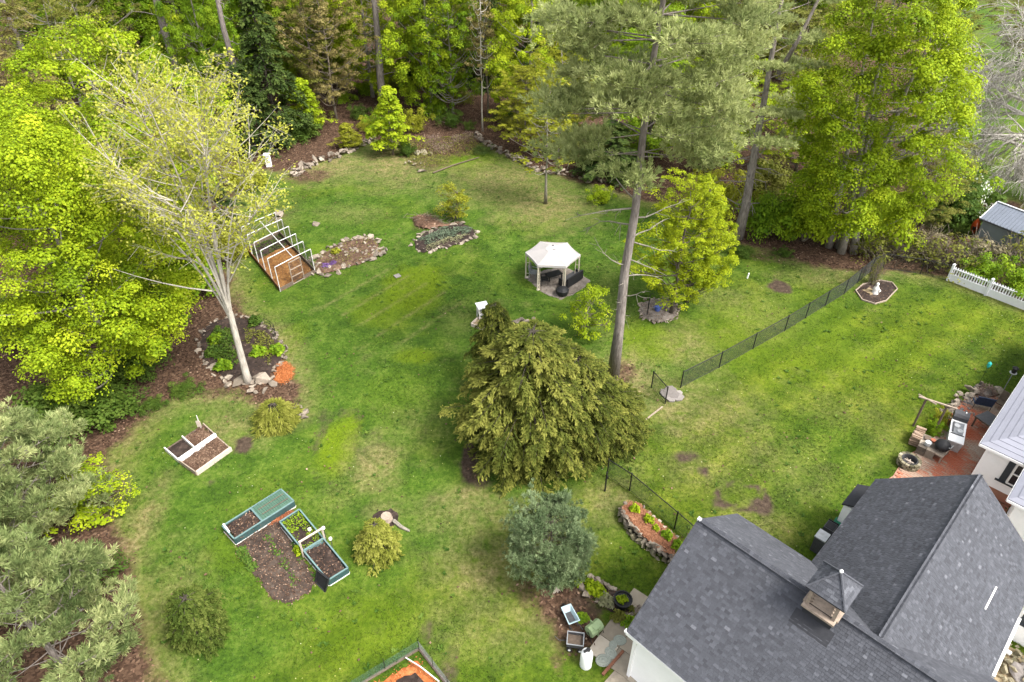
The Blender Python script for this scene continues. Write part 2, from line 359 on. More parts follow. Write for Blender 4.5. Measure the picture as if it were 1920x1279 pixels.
M['bark_white'] = mat_bark('bleached_bark', (.27,.25,.215), (.50,.47,.42), 8, 0.3)
M['l_ypine'] = mat_leaf('young_pine_needles', (.085,.125,.042), (.215,.268,.100), (.42,.45,.20), 0.30, 0.8, 0.10, 0.03)
M['bark_hem'] = mat_bark('evergreen_bark', (.030,.026,.020), (.080,.068,.054))  # the evergreens' own bark, a darker brown throughout

# ------------------------------------------------------------------ ground with its cover (what grows or lies where)
def vnoise(x, y, seed=0):
    xi = np.floor(x); yi = np.floor(y); fx = x-xi; fy = y-yi
    def h(a, b):
        s = np.sin(a*127.1 + b*311.7 + seed*74.7)*43758.5453; return s - np.floor(s)
    fx = fx*fx*(3-2*fx); fy = fy*fy*(3-2*fy)
    return (h(xi, yi)*(1-fx)+h(xi+1, yi)*fx)*(1-fy) + (h(xi, yi+1)*(1-fx)+h(xi+1, yi+1)*fx)*fy
def fbm(x, y, seed=0, o=4):
    r = 0; a = 0.5
    for i in range(o): r = r + a*vnoise(x, y, seed+i); x = x*2.03; y = y*2.03; a *= 0.5
    return r
def sdf(poly, x, y):
    """signed distance, positive inside"""
    px = np.array([p[0] for p in poly]); py = np.array([p[1] for p in poly]); n = len(poly)
    d = np.full(x.shape, 1e9); ins = np.zeros(x.shape, bool)
    for i in range(n):
        ax, ay, bx, by = px[i], py[i], px[(i+1) % n], py[(i+1) % n]
        ex, ey = bx-ax, by-ay
        t = np.clip(((x-ax)*ex+(y-ay)*ey)/(ex*ex+ey*ey+1e-9), 0, 1)
        d = np.minimum(d, np.hypot(x-ax-t*ex, y-ay-t*ey))
        c = ((ay > y) != (by > y)) & (x < (bx-ax)*(y-ay)/(by-ay+1e-12)+ax); ins ^= c
    return np.where(ins, d, -d)
def PX(l): return [g2(*p) for p in l]
LAWN = PX([(345,1400),(300,1290),(262,1190),(232,1090),(212,1000),(205,905),(222,850),(262,800),(310,762),(350,744),(420,742),(480,752),(520,790),(560,775),(560,735),(548,690),(538,655),(515,625),(470,596),(440,560),(432,490),(440,390),(450,340),(500,318),(545,322),(610,300),(700,262),(760,270),(850,262),(925,275),(1010,322),(1110,345),(1190,372),(1300,400),(1370,452),(1450,470),(1500,490),(1560,503),(1640,508),(1700,512),(1780,522),(1930,580)]) + [(60, 44), (60, -5), (-9, -5)]
NEIGH = PX([(1770,20),(1990,20),(1990,440),(1905,375),(1838,372),(1795,300),(1770,200)])
BEHIND = PX([(1655,360),(1700,455),(1800,470),(1850,480),(1935,540),(1990,440),(1838,380),(1740,330)])
def ell(x, y, px, py, rx, ry, rot=0.0):
    c = G(px, py); m = mpp(c); k = math.hypot(c.x, c.y)/dist(c); s = CAM_H/dist(c)
    a, b = rx*m, ry*m/s; dx, dy = x-c.x, y-c.y; cr, sr = math.cos(rot), math.sin(rot)
    u = (dx*cr+dy*sr)/a; v = (-dx*sr+dy*cr)/b; return np.sqrt(u*u+v*v)
def soft(e, w=0.35): return np.clip((1+w-e)/(2*w), 0, 1)
DRY = [(1000,1000,110,60,.7),(900,1060,90,60,.8),(880,960,90,40,.55),(1010,1160,60,50,.6),(700,870,45,45,.9),(1300,770,80,50,.7),(1380,770,60,40,.55),(1180,720,60,60,.95),(1020,385,90,40,.85),(940,335,90,30,.8),(740,300,80,40,.95),(610,310,90,26,.95),(960,350,140,36,.6),(1360,560,60,20,.35),(1290,650,50,40,.6),(1560,520,90,14,.6),(1310,880,60,40,.5),(1430,985,70,35,.6),(880,930,60,20,.8),(1140,940,60,35,.8),(1260,780,45,40,.8),(440,800,70,35,.6),(520,600,20,30,.2),(250,1010,30,90,.9),(300,1150,60,90,.55),(250,1240,40,60,.8),(1180,860,40,30,.3),(860,600,30,30,.25),(790,800,60,40,.25),(900,1160,90,60,.45),(640,930,40,30,.25),(720,960,40,18,.5),(960,760,60,80,.3),(520,420,30,40,.35),(660,400,60,15,.35),(1430,590,60,40,.3),(1500,900,60,40,.3),(1650,800,40,60,.3),(1150,560,40,60,.2),(1560,760,60,30,.25),(1420,850,80,30,.4)]
LIME = [(770,545,62,45,.85),(720,580,60,30,.5),(775,668,36,14,.7),(636,832,34,50,.9),(880,300,55,16,.5),(1215,640,60,36,.7),(1500,640,190,70,.45),(1650,650,110,40,.45),(540,640,30,30,.4),(740,740,70,50,.15),(450,1030,70,40,.3),(690,1180,90,60,.35),(1560,700,120,40,.3),(1790,590,80,30,.35),(600,470,30,14,.4)]
SOIL = [(1460,537,22,12,1.),(1395,945,46,12,.0),(1428,950,22,14,1.),(1350,945,14,10,.9),(1288,855,26,10,.75),(1318,885,14,10,.7),(605,800,14,50,.5),(640,770,50,8,.4),(672,790,14,14,.4),(880,860,16,50,.95),(900,905,34,12,.6),(690,830,40,30,.35),(455,835,18,18,.9),(398,905,8,8,.6),(800,1190,9,26,.7),(840,1250,24,40,.55),(1250,640,20,10,.3),(840,740,40,40,.0),(500,800,22,10,.4),(1120,1120,50,34,.55),(870,215,60,8,.2),(1160,340,40,6,.5)]
LITB = [(1050,1128,55,36,.95),(1085,1180,50,50,.9),(1170,700,22,24,.65),(1110,860,30,10,.0),(900,895,30,25,.6),(1450,480,60,12,.5),(1000,1110,40,25,.6),(580,330,45,14,.7),(1045,1240,20,30,.5),(830,272,78,26,.85),(800,305,50,16,.5),(520,405,16,14,.5),(800,415,30,16,.7),(500,735,40,20,.6),(1180,1040,0.1,0.1,0)]
def masks(x, y):
    w = (fbm(x*0.55, y*0.55, 3)-0.47)*2.6; w2 = (fbm(x*1.3, y*1.3, 9)-0.47)*0.9
    lawn = np.maximum(sdf(LAWN, x, y), sdf(NEIGH, x, y)+0.5); lawn = np.maximum(lawn, sdf(BEHIND, x, y)-2.2)
    litter = np.clip(0.5 - (lawn + w*0.75)/1.2, 0, 1)
    z = np.zeros_like(x); dry, lime, soil, lit2 = z.copy(), z.copy(), z.copy(), z.copy()
    dist_ = 1 + w2*0.9 + w*0.15
    for L, A, s in ((DRY, dry, .6), (LIME, lime, .3), (SOIL, soil, .35), (LITB, lit2, .45)):
        for e in L: np.maximum(A, e[4]*soft(ell(x, y, *e[:4])*dist_, s), out=A)
    # worn ring in the side lawn
    e = ell(x, y, 1392, 930, 44, 22); np.maximum(soil, 0.8*np.clip(1.25-abs(e+w2*.3-1)/0.30, 0, 1)*(w2 > -0.16), out=soil)
    e = ell(x, y, 645, 838, 60, 62); np.maximum(soil, 0.5*np.clip(1-abs(e-1)/0.14, 0, 1)*(x < G(660, 800).x), out=soil)
    edge = np.clip(1-np.abs(lawn)/1.6, 0, 1); dry = np.maximum(dry, 0.75*edge*(lawn > -1))
    # the neighbour side of the wire fence is warmer and mown in stripes
    a, b = G(1276, 727), G(1632, 508); nx, ny = (b.y-a.y), -(b.x-a.x); L = math.hypot(nx, ny)
    side = ((x-a.x)*nx+(y-a.y)*ny)/L
    warm = np.clip(side/2.0, 0, 1)*0.75
    warm = np.maximum(warm, np.clip((G(520, 700).x-1-x)/6, 0, 1)*0.45); warm = np.maximum(warm, np.clip((22-y)/8, 0, 1)*0.25)
    warm = np.maximum(warm, 0.35*np.clip((x-G(1170, 640).x)/4, 0, 1))
    stripe = np.where(side > 0.5, 0.5+0.5*np.sin(side*2*math.pi/2.2 + w*0.5), 1.0)
    # tyre lines in the middle of the back lawn
    c = G(740, 570); u = (x-c.x)*0.80-(y-c.y)*0.6; v = (x-c.x)*0.6+(y-c.y)*0.80
    tr = np.exp(-(((u+0.9) % 1.7-0.85)/0.13)**2)*(abs(u) < 4.5)*(abs(v) < 3.2)
    dry = np.maximum(dry, 0.5*tr*(w2 > -0.2))
    litter = np.maximum(litter, lit2)
    m1 = np.stack([litter, soil, np.clip(dry, 0, 1)], -1); m2 = np.stack([lime, warm, 0.25+0.75*stripe], -1)
    return m1, m2, lawn
def axis(a, b, step, far):
    mid = list(np.arange(a, b+1e-6, step)); out = []
    s = step; q = b
    while q < far: s *= 1.35; q += s; out.append(q)
    lo = []; s = step; q = a
    while q > -far: s *= 1.35; q -= s; lo.append(q)
    return np.array(lo[::-1] + mid + out)
gx = axis(-34, 36, 0.28, 2500); gy = axis(8, 72, 0.28, 2500)
X, Y = np.meshgrid(gx, gy); nx_, ny_ = len(gx), len(gy)
m1, m2, lawn_d = masks(X, Y)
Z = (fbm(X*0.35, Y*0.35, 21)-0.47)*0.05*np.clip(2-np.hypot(X, Y)/200, 0, 1) - 0.012*np.clip(m1[..., 1], 0, 1)
Z = Z + np.clip((-lawn_d-3)/8, 0, 1)*np.where(Y > 40, 1, 0)*np.clip((Y-45)/30, 0, 1)*0.6
me = bpy.data.meshes.new('ground')
me.vertices.add(nx_*ny_); me.vertices.foreach_set('co', np.stack([X, Y, Z], -1).astype(np.float32).ravel())
ii = np.arange(nx_*ny_).reshape(ny_, nx_)
Q = np.stack([ii[:-1, :-1], ii[:-1, 1:], ii[1:, 1:], ii[1:, :-1]], -1).reshape(-1, 4).astype(np.int32)
me.loops.add(Q.size); me.loops.foreach_set('vertex_index', Q.ravel())
me.polygons.add(len(Q)); me.polygons.foreach_set('loop_start', np.arange(0, Q.size, 4, dtype=np.int32))
me.update(calc_edges=True); me.polygons.foreach_set('use_smooth', [True]*len(Q))
for k, a in (('m1', m1), ('m2', m2)):
    at = me.attributes.new(k, 'FLOAT_COLOR', 'POINT')
    at.data.foreach_set('color', np.concatenate([a, np.ones(a.shape[:-1]+(1,))], -1).astype(np.float32).ravel())
go = link('ground', me, M['ground']); go['kind'] = 'structure'

# grass blades in tufts over the lawn, dead leaves over the wood floor
def scatter(n, x0, x1, y0, y1, seed):
    r = np.random.default_rng(seed); return r.uniform(x0, x1, n), r.uniform(y0, y1, n), r
def in_view(x, y, pad=1.0):
    zc = y*_cp + CAM_H*_sp; return (abs(x) < zc*0.75*1.0+pad) & ((y*_sp-CAM_H*_cp) > -zc*0.5-pad) & (y > 5)
NOGRASS = []        # footprints kept free of blades: filled in below, before the blades are made
def grass_blades():
    x, y, r = scatter(640000, -26, 34, 10, 64, 5); k = in_view(x, y); x, y = x[k], y[k]
    a, b, ld = masks(x, y)
    dens = np.clip(1-a[:, 0]*1.6, 0, 1)*np.clip(1-a[:, 1]*1.3, 0, 1)*(1-0.45*a[:, 2])*(0.55+0.45*(fbm(x*1.2, y*1.2, 31) > 0.42))
    k = r.random(len(x)) < dens
    for poly in NOGRASS: k &= sdf(poly, x, y) < 0
    x, y, a, b = x[k], y[k], a[k], b[k]; n = len(x)
    P = np.stack([x, y, np.full(n, -0.01)], 1); th = r.uniform(0, 6.283, n); el = r.uniform(0.25, 1.0, n)
    A = np.stack([np.cos(th)*np.cos(el), np.sin(th)*np.cos(el), np.sin(el)], 1)
    N = np.tile([0, 0, 1.0], (n, 1)) + r.normal(0, .3, (n, 3))
    cl = fbm(x*2.2, y*2.2, 12); L = 0.055 + 0.13*r.random(n)*(0.25+cl)
    me = diamonds('grass', P, A, N, L, 0.026+0.024*r.random(n), np.clip(r.normal(0.5, 0.20, n) + (cl-0.47)*1.1, 0, 1), extra={'m1': a, 'm2': b}, tri=True)
    link('grass', me, M['grass'], kind='stuff')
def dandelions():
    x, y, r = scatter(9000, -24, 32, 11, 60, 9); k = in_view(x, y); x, y = x[k], y[k]; a, b, ld = masks(x, y)
    k = (r.random(len(x)) < .22*np.clip(1-a.sum(1), 0, 1)*(fbm(x*.25, y*.25, 55) > .46)); 
    for poly in NOGRASS: k &= sdf(poly, x, y) < 0
    x, y = x[k], y[k]; n = len(x)
    me = diamonds('dandelions', np.stack([x, y, r.uniform(.06, .12, n)], 1), r.normal(0, 1, (n, 3))*[1, 1, .2], np.tile([0, 0, 1.], (n, 1)), r.uniform(.035, .06, n), r.uniform(.03, .055, n), r.uniform(.3, 1, n))
    link('dandelions', me, mat_leaf('dandelion_heads', (.45,.40,.05), (.55,.50,.10), (.60,.60,.45)), kind='stuff')
def weeds():
    r = np_rng(19); x, y, _ = scatter(3000, -24, 32, 11, 60, 10); k = in_view(x, y); x, y = x[k], y[k]; a, b, ld = masks(x, y)
    k = (r.random(len(x)) < np.clip(1-a.sum(1), 0, 1)*(fbm(x*.5, y*.5, 71) > .47))
    for poly in NOGRASS: k &= sdf(poly, x, y) < 0
    x, y = np.repeat(x[k], 12), np.repeat(y[k], 12); n = len(x); th = r.uniform(0, 6.28, n); s = np.repeat(r.uniform(.6, 1.5, n//12), 12)
    me = diamonds('weeds', np.stack([x+r.normal(0, .03, n), y+r.normal(0, .03, n), np.full(n, .01)], 1), np.stack([np.cos(th), np.sin(th), r.uniform(.15, 1.0, n)], 1), np.tile([0, 0, 1.], (n, 1)), .12*s*r.uniform(.6, 1.2, n), .045*s, np.clip(np.repeat(r.normal(.35, .25, n//12), 12)+r.normal(0, .08, n), 0, 1))
    link('weeds', me, M['l_weed'], kind='stuff')
def leaf_litter():
    x, y, r = scatter(230000, -40, 40, 9, 84, 6); k = in_view(x, y); x, y = x[k], y[k]
    a, b, ld = masks(x, y); k = r.random(len(x)) < np.maximum(np.clip(a[:, 0]*1.2-0.25, 0, 1)*np.where(y > 60, .6, 1), .006+.02*(fbm(x*.3, y*.3, 61) > .52))
    for poly in NOGRASS: k &= sdf(poly, x, y) < 0
    x, y = x[k], y[k]; n = len(x); th = r.uniform(0, 6.283, n)
    P = np.stack([x, y, r.uniform(0.0, 0.05, n)+np.clip((y-45)/30, 0, 1)*0.6*(y > 45)], 1)
    A = np.stack([np.cos(th), np.sin(th), r.normal(0, .35, n)], 1); N = np.tile([0, 0, 1.0], (n, 1)) + r.normal(0, .35, (n, 3))
    me = diamonds('leaf_litter', P, A, N, r.uniform(.09, .17, n), r.uniform(.06, .12, n), np.clip(r.normal(.45, .22, n), 0, 1), droop=.1)
    link('leaf_litter', me, M['litter'], kind='stuff')

# ------------------------------------------------------------------ the grey roofed garage: wing A along u, wing B along v
ANG = R_(-45.5); GO = G(1310, 975, 5.8)
def uv(u, v, z=0.0):
    c, s = math.cos(ANG), math.sin(ANG); return Vector((GO.x+u*c-v*s, GO.y+u*s+v*c, z))
garage = thing('garage', 'white garage with charcoal shingled roofs meeting at right angles and a louvred cupola', 'garage', (GO.x, GO.y, 0), ANG)
rngs = np.random.default_rng(11)
tab_meshes = {}
def tab_mesh(wi, tone):
    """shingle tab in its own frame: x along the course, y up the slope, z out"""
    k = (wi, tone)
    if k not in tab_meshes:
        b = MB(); w = wi/100.0; th = 0.022
        b.add([(0,0,0.002),(w-.006,0,0.002),(w-.006,0.13,0.001),(0,0.13,0.001),(0,0,th),(w-.006,0,th),(w-.006,0.13,0.004),(0,0.13,0.004)], [(4,5,6,7),(0,1,5,4),(1,2,6,5),(3,0,4,7)], tone/10.0)
        me = b.mesh('shingle'); me.materials.append(M['shingle']); tab_meshes[k] = me
    return tab_meshes[k]
def roof_plane(roof, o, eu, es, lu, ls, singles, skip=None, exposure=0.105, near=None):
    """courses of tabs over a plane: singles = how many of the nearest tabs are objects"""
    o, eu, es = Vector(o), Vector(eu).normalized(), Vector(es).normalized(); n = eu.cross(es)
    Mx = Matrix((eu, es, n)).transposed().to_4x4()
    tabs = []; rows = int(ls/exposure)
    for i in range(rows+1):
        y = i*exposure; x = -rngs.uniform(0, .12)
        while x < lu:
            w = int(rngs.choice([9, 12, 15, 19])); x0 = max(x, 0); x1 = min(x+w/100., lu)
            if x1-x0 > .03 and (skip is None or not skip(x+w/200, y)):
                tone = int(rngs.choice([1,2,3,4,5,6,7,9], p=[.03,.09,.22,.30,.20,.11,.04,.01])); tabs.append((x, y, w, tone))
            x += w/100.
    if near is not None:
        tabs.sort(key=lambda t: ((o+eu*t[0]+es*t[1])-Vector(near)).length)
    rest = MB()
    for q, (x, y, w, tone) in enumerate(tabs):
        p = o+eu*max(x, 0)+es*y + n*0.012*(1)
        if q < singles:
            c = link('shingle', tab_mesh(w, tone), None, roof); c.matrix_local = Matrix.Translation(p) @ Mx
        else:
            x1 = min(x+w/100., lu); ww = x1-max(x, 0); j = rngs.uniform(0, .004)
            loc = [(0,-.004,0.0),(ww-.006,-.004,0.0),(ww-.006,.15,.001),(0,.15,.001),(0,-.004,.021+j),(ww-.006,-.004,.021+j),(ww-.006,.15,.004),(0,.13,.004)]
            rest.add([p+eu*a+es*b_+n*c_ for a, b_, c_ in loc], [(4,5,6,7),(0,1,5,4),(1,2,6,5),(3,0,4,7)], tone/10.0)
    rest.build('shingles', M['shingle'], roof, kind='stuff')
def deck_slab(b, pts, th=0.12):
    pts = [Vector(p) for p in pts]; n = (pts[1]-pts[0]).cross(pts[2]-pts[0]).normalized(); m = len(pts)
    vs = [p-n*th for p in pts]+pts
    b.add(vs, [list(range(m))[::-1], list(range(m, 2*m))]+[[i, (i+1) % m, m+(i+1) % m, m+i] for i in range(m)])
RA, EA, HW = 5.8, 3.0, 3.56; LA = 13.0
RB, EB, UB, HB = 5.72, 3.05, 6.18, 3.02; VB = 9.3
roofA = bpy.data.objects.new('roof', None); COL.objects.link(roofA); roofA.parent = garage
b = MB(); deck_slab(b, [(0,-HW,EA),(LA,-HW,EA),(LA,0,RA),(0,0,RA)]); deck_slab(b, [(LA,HW,EA),(0,HW,EA),(0,0,RA),(LA,0,RA)])
b.build('roof_deck', M['deck'], roofA)
sl = math.hypot(HW, RA-EA); near = Vector((3.5, -2.6, 3.8))
roof_plane(roofA, (0,-HW,EA), (1,0,0), (0,HW,RA-EA), LA-2, sl, 300, near=near)
roof_plane(roofA, (LA,HW,EA), (-1,0,0), (0,-HW,RA-EA), LA, sl, 0)
b = MB()
for i in range(44):  # ridge caps
    x = i*.29; b.add([(x,-.14,RA-.085),(x+.30,-.14,RA-.095),(x+.30,0,RA+.035),(x,0,RA+.05),(x+.30,.14,RA-.095),(x,.14,RA-.085)], [(0,1,2,3),(3,2,4,5),(0,3,5)], rngs.uniform(.2,.6))
b.build('ridge_cap', M['shingle'], roofA)
roofB = bpy.data.objects.new('roof', None); COL.objects.link(roofB); roofB.parent = garage
b = MB(); deck_slab(b, [(UB-HB,VB,EB),(UB-HB,0.2,EB),(UB,0.2,RB),(UB,VB,RB)]); deck_slab(b, [(UB+HB,0.2,EB),(UB+HB,VB,EB),(UB,VB,RB),(UB,0.2,RB)])
b.build('roof_deck', M['deck'], roofB)
slB = math.hypot(HB, RB-EB)
def buried(side):
    def f(x, y):
        v = (VB-x) if side < 0 else (x+.2); z = EB+y*(RB-EB)/slB; return v < HW and z < RA-(RA-EA)*v/HW-.25
    return f
roof_plane(roofB, (UB-HB,VB,EB), (0,-1,0), (HB,0,RB-EB), VB-.2, slB, 0, buried(-1))
roof_plane(roofB, (UB+HB,.2,EB), (0,1,0), (-HB,0,RB-EB), VB-.2, slB, 0, buried(1))
b = MB()
for i in range(31):
    y = .5+i*.285; b.add([(UB-.14,y,RB-.11),(UB-.14,y+.30,RB-.12),(UB,y+.30,RB+.020),(UB,y,RB+.028),(UB+.14,y+.30,RB-.12),(UB+.14,y,RB-.11)], [(1,0,3,2),(2,3,5,4),(0,5,3)], rngs.uniform(.35,.6))
b.build('ridge_cap', M['shingle'], roofB)
# walls: clapboards on a solid body
def clap(b, p, q, z0, z1, out, step=.115):
    p, q, out = Vector(p), Vector(q), Vector(out); z = z0
    while z < z1-.01:
        h = min(step, z1-z); a, c = Vector((0,0,z)), Vector((0,0,z+h))
        b.add([p+a, q+a, q+c, p+c, p+a+out*.022, q+a+out*.022, q+c+out*.004, p+c+out*.004], [(4,5,6,7),(0,1,5,4),(1,2,6,5),(3,0,4,7),(2,3,7,6)]); z += h
b = MB(); i_ = .28
b.box((LA/2,0,1.45),(LA-2*i_,2*(HW-i_),2.9)); b.box((UB,(VB-i_)/2+1.2,1.45),(2*(HB-i_),VB-i_-2.4,2.9))
b.add([(i_,-HW+i_,2.9),(i_,HW-i_,2.9),(i_,0,5.5),(LA-i_,-HW+i_,2.9),(LA-i_,HW-i_,2.9),(LA-i_,0,5.5)], [(0,2,1),(3,4,5),(0,1,4,3),(1,2,5,4),(2,0,3,5)])
b.add([(UB-HB+i_,VB-i_-.01,2.9),(UB+HB-i_,VB-i_-.01,2.9),(UB,VB-i_-.01,5.4),(UB-HB+i_,2,2.9),(UB+HB-i_,2,2.9),(UB,2,5.4)], [(0,2,1),(3,4,5),(1,2,5,4),(2,0,3,5),(0,1,4,3)])
b.build('wall', M['white'], garage)
b = MB(); clap(b, (i_,-HW+i_,0), (LA-i_,-HW+i_,0), .1, 2.88, (0,-1,0)); clap(b, (i_,HW-i_,0), (i_,-HW+i_,0), .1, 2.88, (-1,0,0))
clap(b, (UB-HB+i_,VB-i_,0), (UB-HB+i_,HW-.2,0), .1, 2.88, (-1,0,0)); clap(b, (UB+HB-i_,HW-.2,0), (UB+HB-i_,VB-i_,0), .1, 2.88, (1,0,0))
b.build('siding', M['white'], garage, kind='stuff')
for a, c in (((-.02,-HW-.015,EA-.10),(LA,-HW-.015,EA-.10)), ((-.02,-HW,EA-.09),(-.02,-.02,RA-.09)), ((-.02,HW,EA-.09),(-.02,.02,RA-.09)), ((0,HW+.015,EA-.1),(UB-HB-.1,HW+.015,EA-.1)), ((UB-HB-.015,VB,EB-.1),(UB-HB-.015,HW+.1,EB-.1)), ((UB-HB,VB+.02,EB-.09),(UB-.02,VB+.02,RB-.09)), ((UB+HB,VB+.02,EB-.09),(UB+.02,VB+.02,RB-.09))):
    MB().beam(a, c, .03, .16).build('fascia', M['white'] if abs(a[2]-c[2]) < .1 and a[1] < 0 else M['dark_grey'], garage)
MB().beam((UB+HB+.06,HW+.1,EB-.06),(UB+HB+.06,6.55,EB-.06),.12,.11).build('gutter', M['white'], garage)
MB().box((UB+HB+.18,5.0,EB-.12),(.16,.10,.10)).build('gutter_bracket', M['white'], garage)
MB().tube([(8.23,5.15,3.97),(8.23,6.35,3.97)],.03,6).build('conduit', M['white'], garage)
MB().beam((i_-.02,-HW+i_-.03,0),(i_-.02,-HW+i_-.03,2.9),.12,.12).build('corner_board', M['white'], garage)
for p in ((.02,.02,RA+.03), (-.02,-HW+.02,EA-.04)):
    MB().box(p, (.13,.13,.1)).build('rake_cap', M['white'], garage)
# cupola
cup = bpy.data.objects.new('cupola', None); COL.objects.link(cup); cup.parent = garage; cup.location = (4.55, 0, 0)
b = MB(); cw = .46
for sx in (-1, 1):
    for sy in (-1, 1): b.box((sx*(cw-.05),sy*(cw-.05),6.36),(.10,.10,.96))
b.box((0,-cw+.04,6.77),(2*cw-.2,.08,.09)); b.box((0,cw-.04,6.77),(2*cw-.2,.08,.09)); b.box((-cw+.04,0,6.77),(.08,2*cw-.2,.09)); b.box((cw-.04,0,6.77),(.08,2*cw-.2,.09))
b.build('cupola_frame', M['wood'], cup)
MB().box((0,0,5.52),(2*cw-.02,2*cw-.02,.68)).build('cupola_curb', M['deck'], cup)
b = MB(); b.box((0,-cw-.03,5.90),(2*cw+.10,.20,.08)); b.box((0,cw+.03,5.90),(2*cw+.10,.20,.08)); b.box((-cw-.02,0,5.90),(.14,2*cw-.15,.08)); b.box((cw+.02,0,5.90),(.14,2*cw-.15,.08)); b.build('cupola_sill', M['wood'], cup)
for i in range(5):
    z = 6.0+i*.15
    for s_, ax in ((-1,'y'),(1,'y'),(-1,'x'),(1,'x')):
        Mr = Matrix.Rotation(R_(35)*(1 if s_ < 0 else -1), 3, 'X') if ax == 'y' else Matrix.Rotation(R_(-35)*(1 if s_ < 0 else -1), 3, 'Y')
        d = (0, s_*(cw-.13), z) if ax == 'y' else (s_*(cw-.13), 0, z)
        MB().box(d, (2*cw-.2,.12,.018) if ax == 'y' else (.12,2*cw-.2,.018), M=Mr).build('louver', M['wood'], cup)
MB().box((0,0,6.32),(.44,.44,.86)).build('louver_backing', M['blackp'], cup)
b = MB(); q = .60; ze, za = 6.80, 7.5
cr_ = [(-q,-q,ze),(q,-q,ze),(q,q,ze),(-q,q,ze)]
b.add(cr_+[(0,0,za)]+[(x,y,ze-.05) for x, y, _ in cr_], [(0,1,4),(1,2,4),(2,3,4),(3,0,4),(8,7,6,5),(0,5,6,1),(1,6,7,2),(2,7,8,3),(3,8,5,0)], .4)
b.build('cupola_roof', M['deck'], cup)
b = MB(); nr = 7
for sd_ in range(4):
    a = Vector(cr_[sd_]); c = Vector(cr_[(sd_+1) % 4]); ap = Vector((0,0,za)); e = (c-a).normalized(); mid = (a+c)/2; s = (ap-mid); Ls = s.length; s.normalize(); n = e.cross(s)
    for i in range(int(Ls/.115)):
        y = i*.115; half = q*(1-y/Ls); x = -half
        while x < half-.02:
            w = min(rngs.choice([.12,.18,.24]), half-x); p = mid+e*x+s*y+n*.004
            b.add([p,p+e*(w-.006),p+e*(w-.006)+s*.12,p+s*.12,p+n*.014,p+e*(w-.006)+n*.014,p+e*(w-.006)+s*.12+n*.003,p+s*.12+n*.003], [(4,5,6,7),(0,1,5,4),(1,2,6,5),(3,0,4,7)], rngs.choice([.3,.4,.5,.6,.7,.85])); x += w
    b.tube([a+Vector((0,0,.02)), ap+Vector((0,0,.03))], .035, 5, tone=.65)
b.build('cupola_shingles', M['shingle'], cup, kind='stuff')
MB().lathe([(.05,0),(.06,.05),(.03,.1),(.0,.12)], 8, (0,0,za+.02)).build('finial', M['white'], cup)
b = MB(); sA = (RA-EA)/HW
b.add([(-.62,-.45,RA-.45*sA+.05),(.62,-.45,RA-.45*sA+.05),(.62,-.86,RA-.86*sA+.04),(-.62,-.86,RA-.86*sA+.04)], [(3,2,1,0)], .2); b.build('dark_skirt', M['deck'], cup)  # flat dark strip on the near slope just below the cupola
# lean-to against wing B
b = MB(); v0, v1 = 8.15, 9.7; u0 = UB-HB-.62
b.add([(u0,v0,1.95),(u0,v1,1.95),(u0+1.0,v1,2.45),(u0+1.0,v0,2.45),(u0,v0,1.87),(u0,v1,1.87),(u0+1.0,v1,2.37),(u0+1.0,v0,2.37)], [(3,2,1,0),(4,5,6,7),(0,1,5,4),(2,3,7,6),(1,2,6,5),(0,4,7,3)])
b.build('porch_roof', M['deck'], garage)
b = MB(); b.box((u0+.42,(v0+v1)/2,.95),(.7,v1-v0-.2,1.85)); b.build('porch_wall', M['white'], garage)

# ------------------------------------------------------------------ the white house at the frame's edge
house = thing('house', 'white clapboard house with pale grey hipped roof and shuttered window beside the brick patio', 'house', (GO.x, GO.y, 0), ANG)
hu, hv, hz = 5.53, 15.0, 2.85
b = MB()
def hip(u0, v0, u1, v1, z0, slope):
    h = (min(u1-u0, v1-v0)/2)*slope; m = min(u1-u0, v1-v0)/2
    if (u1-u0) < (v1-v0): r0, r1 = ((u0+u1)/2, v0+m, z0+h), ((u0+u1)/2, v1-m, z0+h)
    else: r0, r1 = (u0+m, (v0+v1)/2, z0+h), (u1-m, (v0+v1)/2, z0+h)
    c = [(u0,v0,z0),(u1,v0,z0),(u1,v1,z0),(u0,v1,z0)]
    if (u1-u0) < (v1-v0): fs = [(0,1,4),(1,2,5,4),(2,3,5),(3,0,4,5)]
    else: fs = [(0,1,5,4),(1,2,5),(2,3,4,5),(3,0,4)]
    return c+[r0, r1], fs
def coursed(name, u0, v0, u1, v1, z0, slope, parent, step=.26):
    rf = bpy.data.objects.new(name, None); COL.objects.link(rf); rf.parent = parent
    vs, fs = hip(u0, v0, u1, v1, z0, slope)
    b = MB(); b.add(vs, fs); b.add([(u0,v0,z0-.12),(u1,v0,z0-.12),(u1,v1,z0-.12),(u0,v1,z0-.12)], [(3,2,1,0)]); b.build('roof_deck', M['deck'], rf)
    m = min(u1-u0, v1-v0)/2; k = int(m/step)
    for i in range(k):
        a, c = i*step, (i+1)*step+.02; za_, zc_ = z0+a*slope+.035, z0+c*slope+.012
        o = [(u0+a,v0+a),(u1-a,v0+a),(u1-a,v1-a),(u0+a,v1-a)]; q = [(u0+c,v0+c),(u1-c,v0+c),(u1-c,v1-c),(u0+c,v1-c)]
        for j in range(4):
            j2 = (j+1) % 4
            MB().add([(*o[j],za_),(*o[j2],za_),(*q[j2],zc_),(*q[j],zc_),(*o[j],za_-.035),(*o[j2],za_-.035)], [(0,1,2,3),(4,5,1,0)]).build('course', M['metal_roof'], rf)
    return rf
coursed('roof', hu, hv, 13.5, 30, hz, .42, house)
coursed('roof', 7.37, 12.15, 14, 15.6, 3.0, .42, house)
b = MB(); b.box(((hu+.35+13)/2,22.3,1.75),(13-hu-.35,13.9,2.2)); b.box(((7.75+13.6)/2,14.2,1.5),(5.85,3.2,2.9)); b.build('wall', M['white'], house)
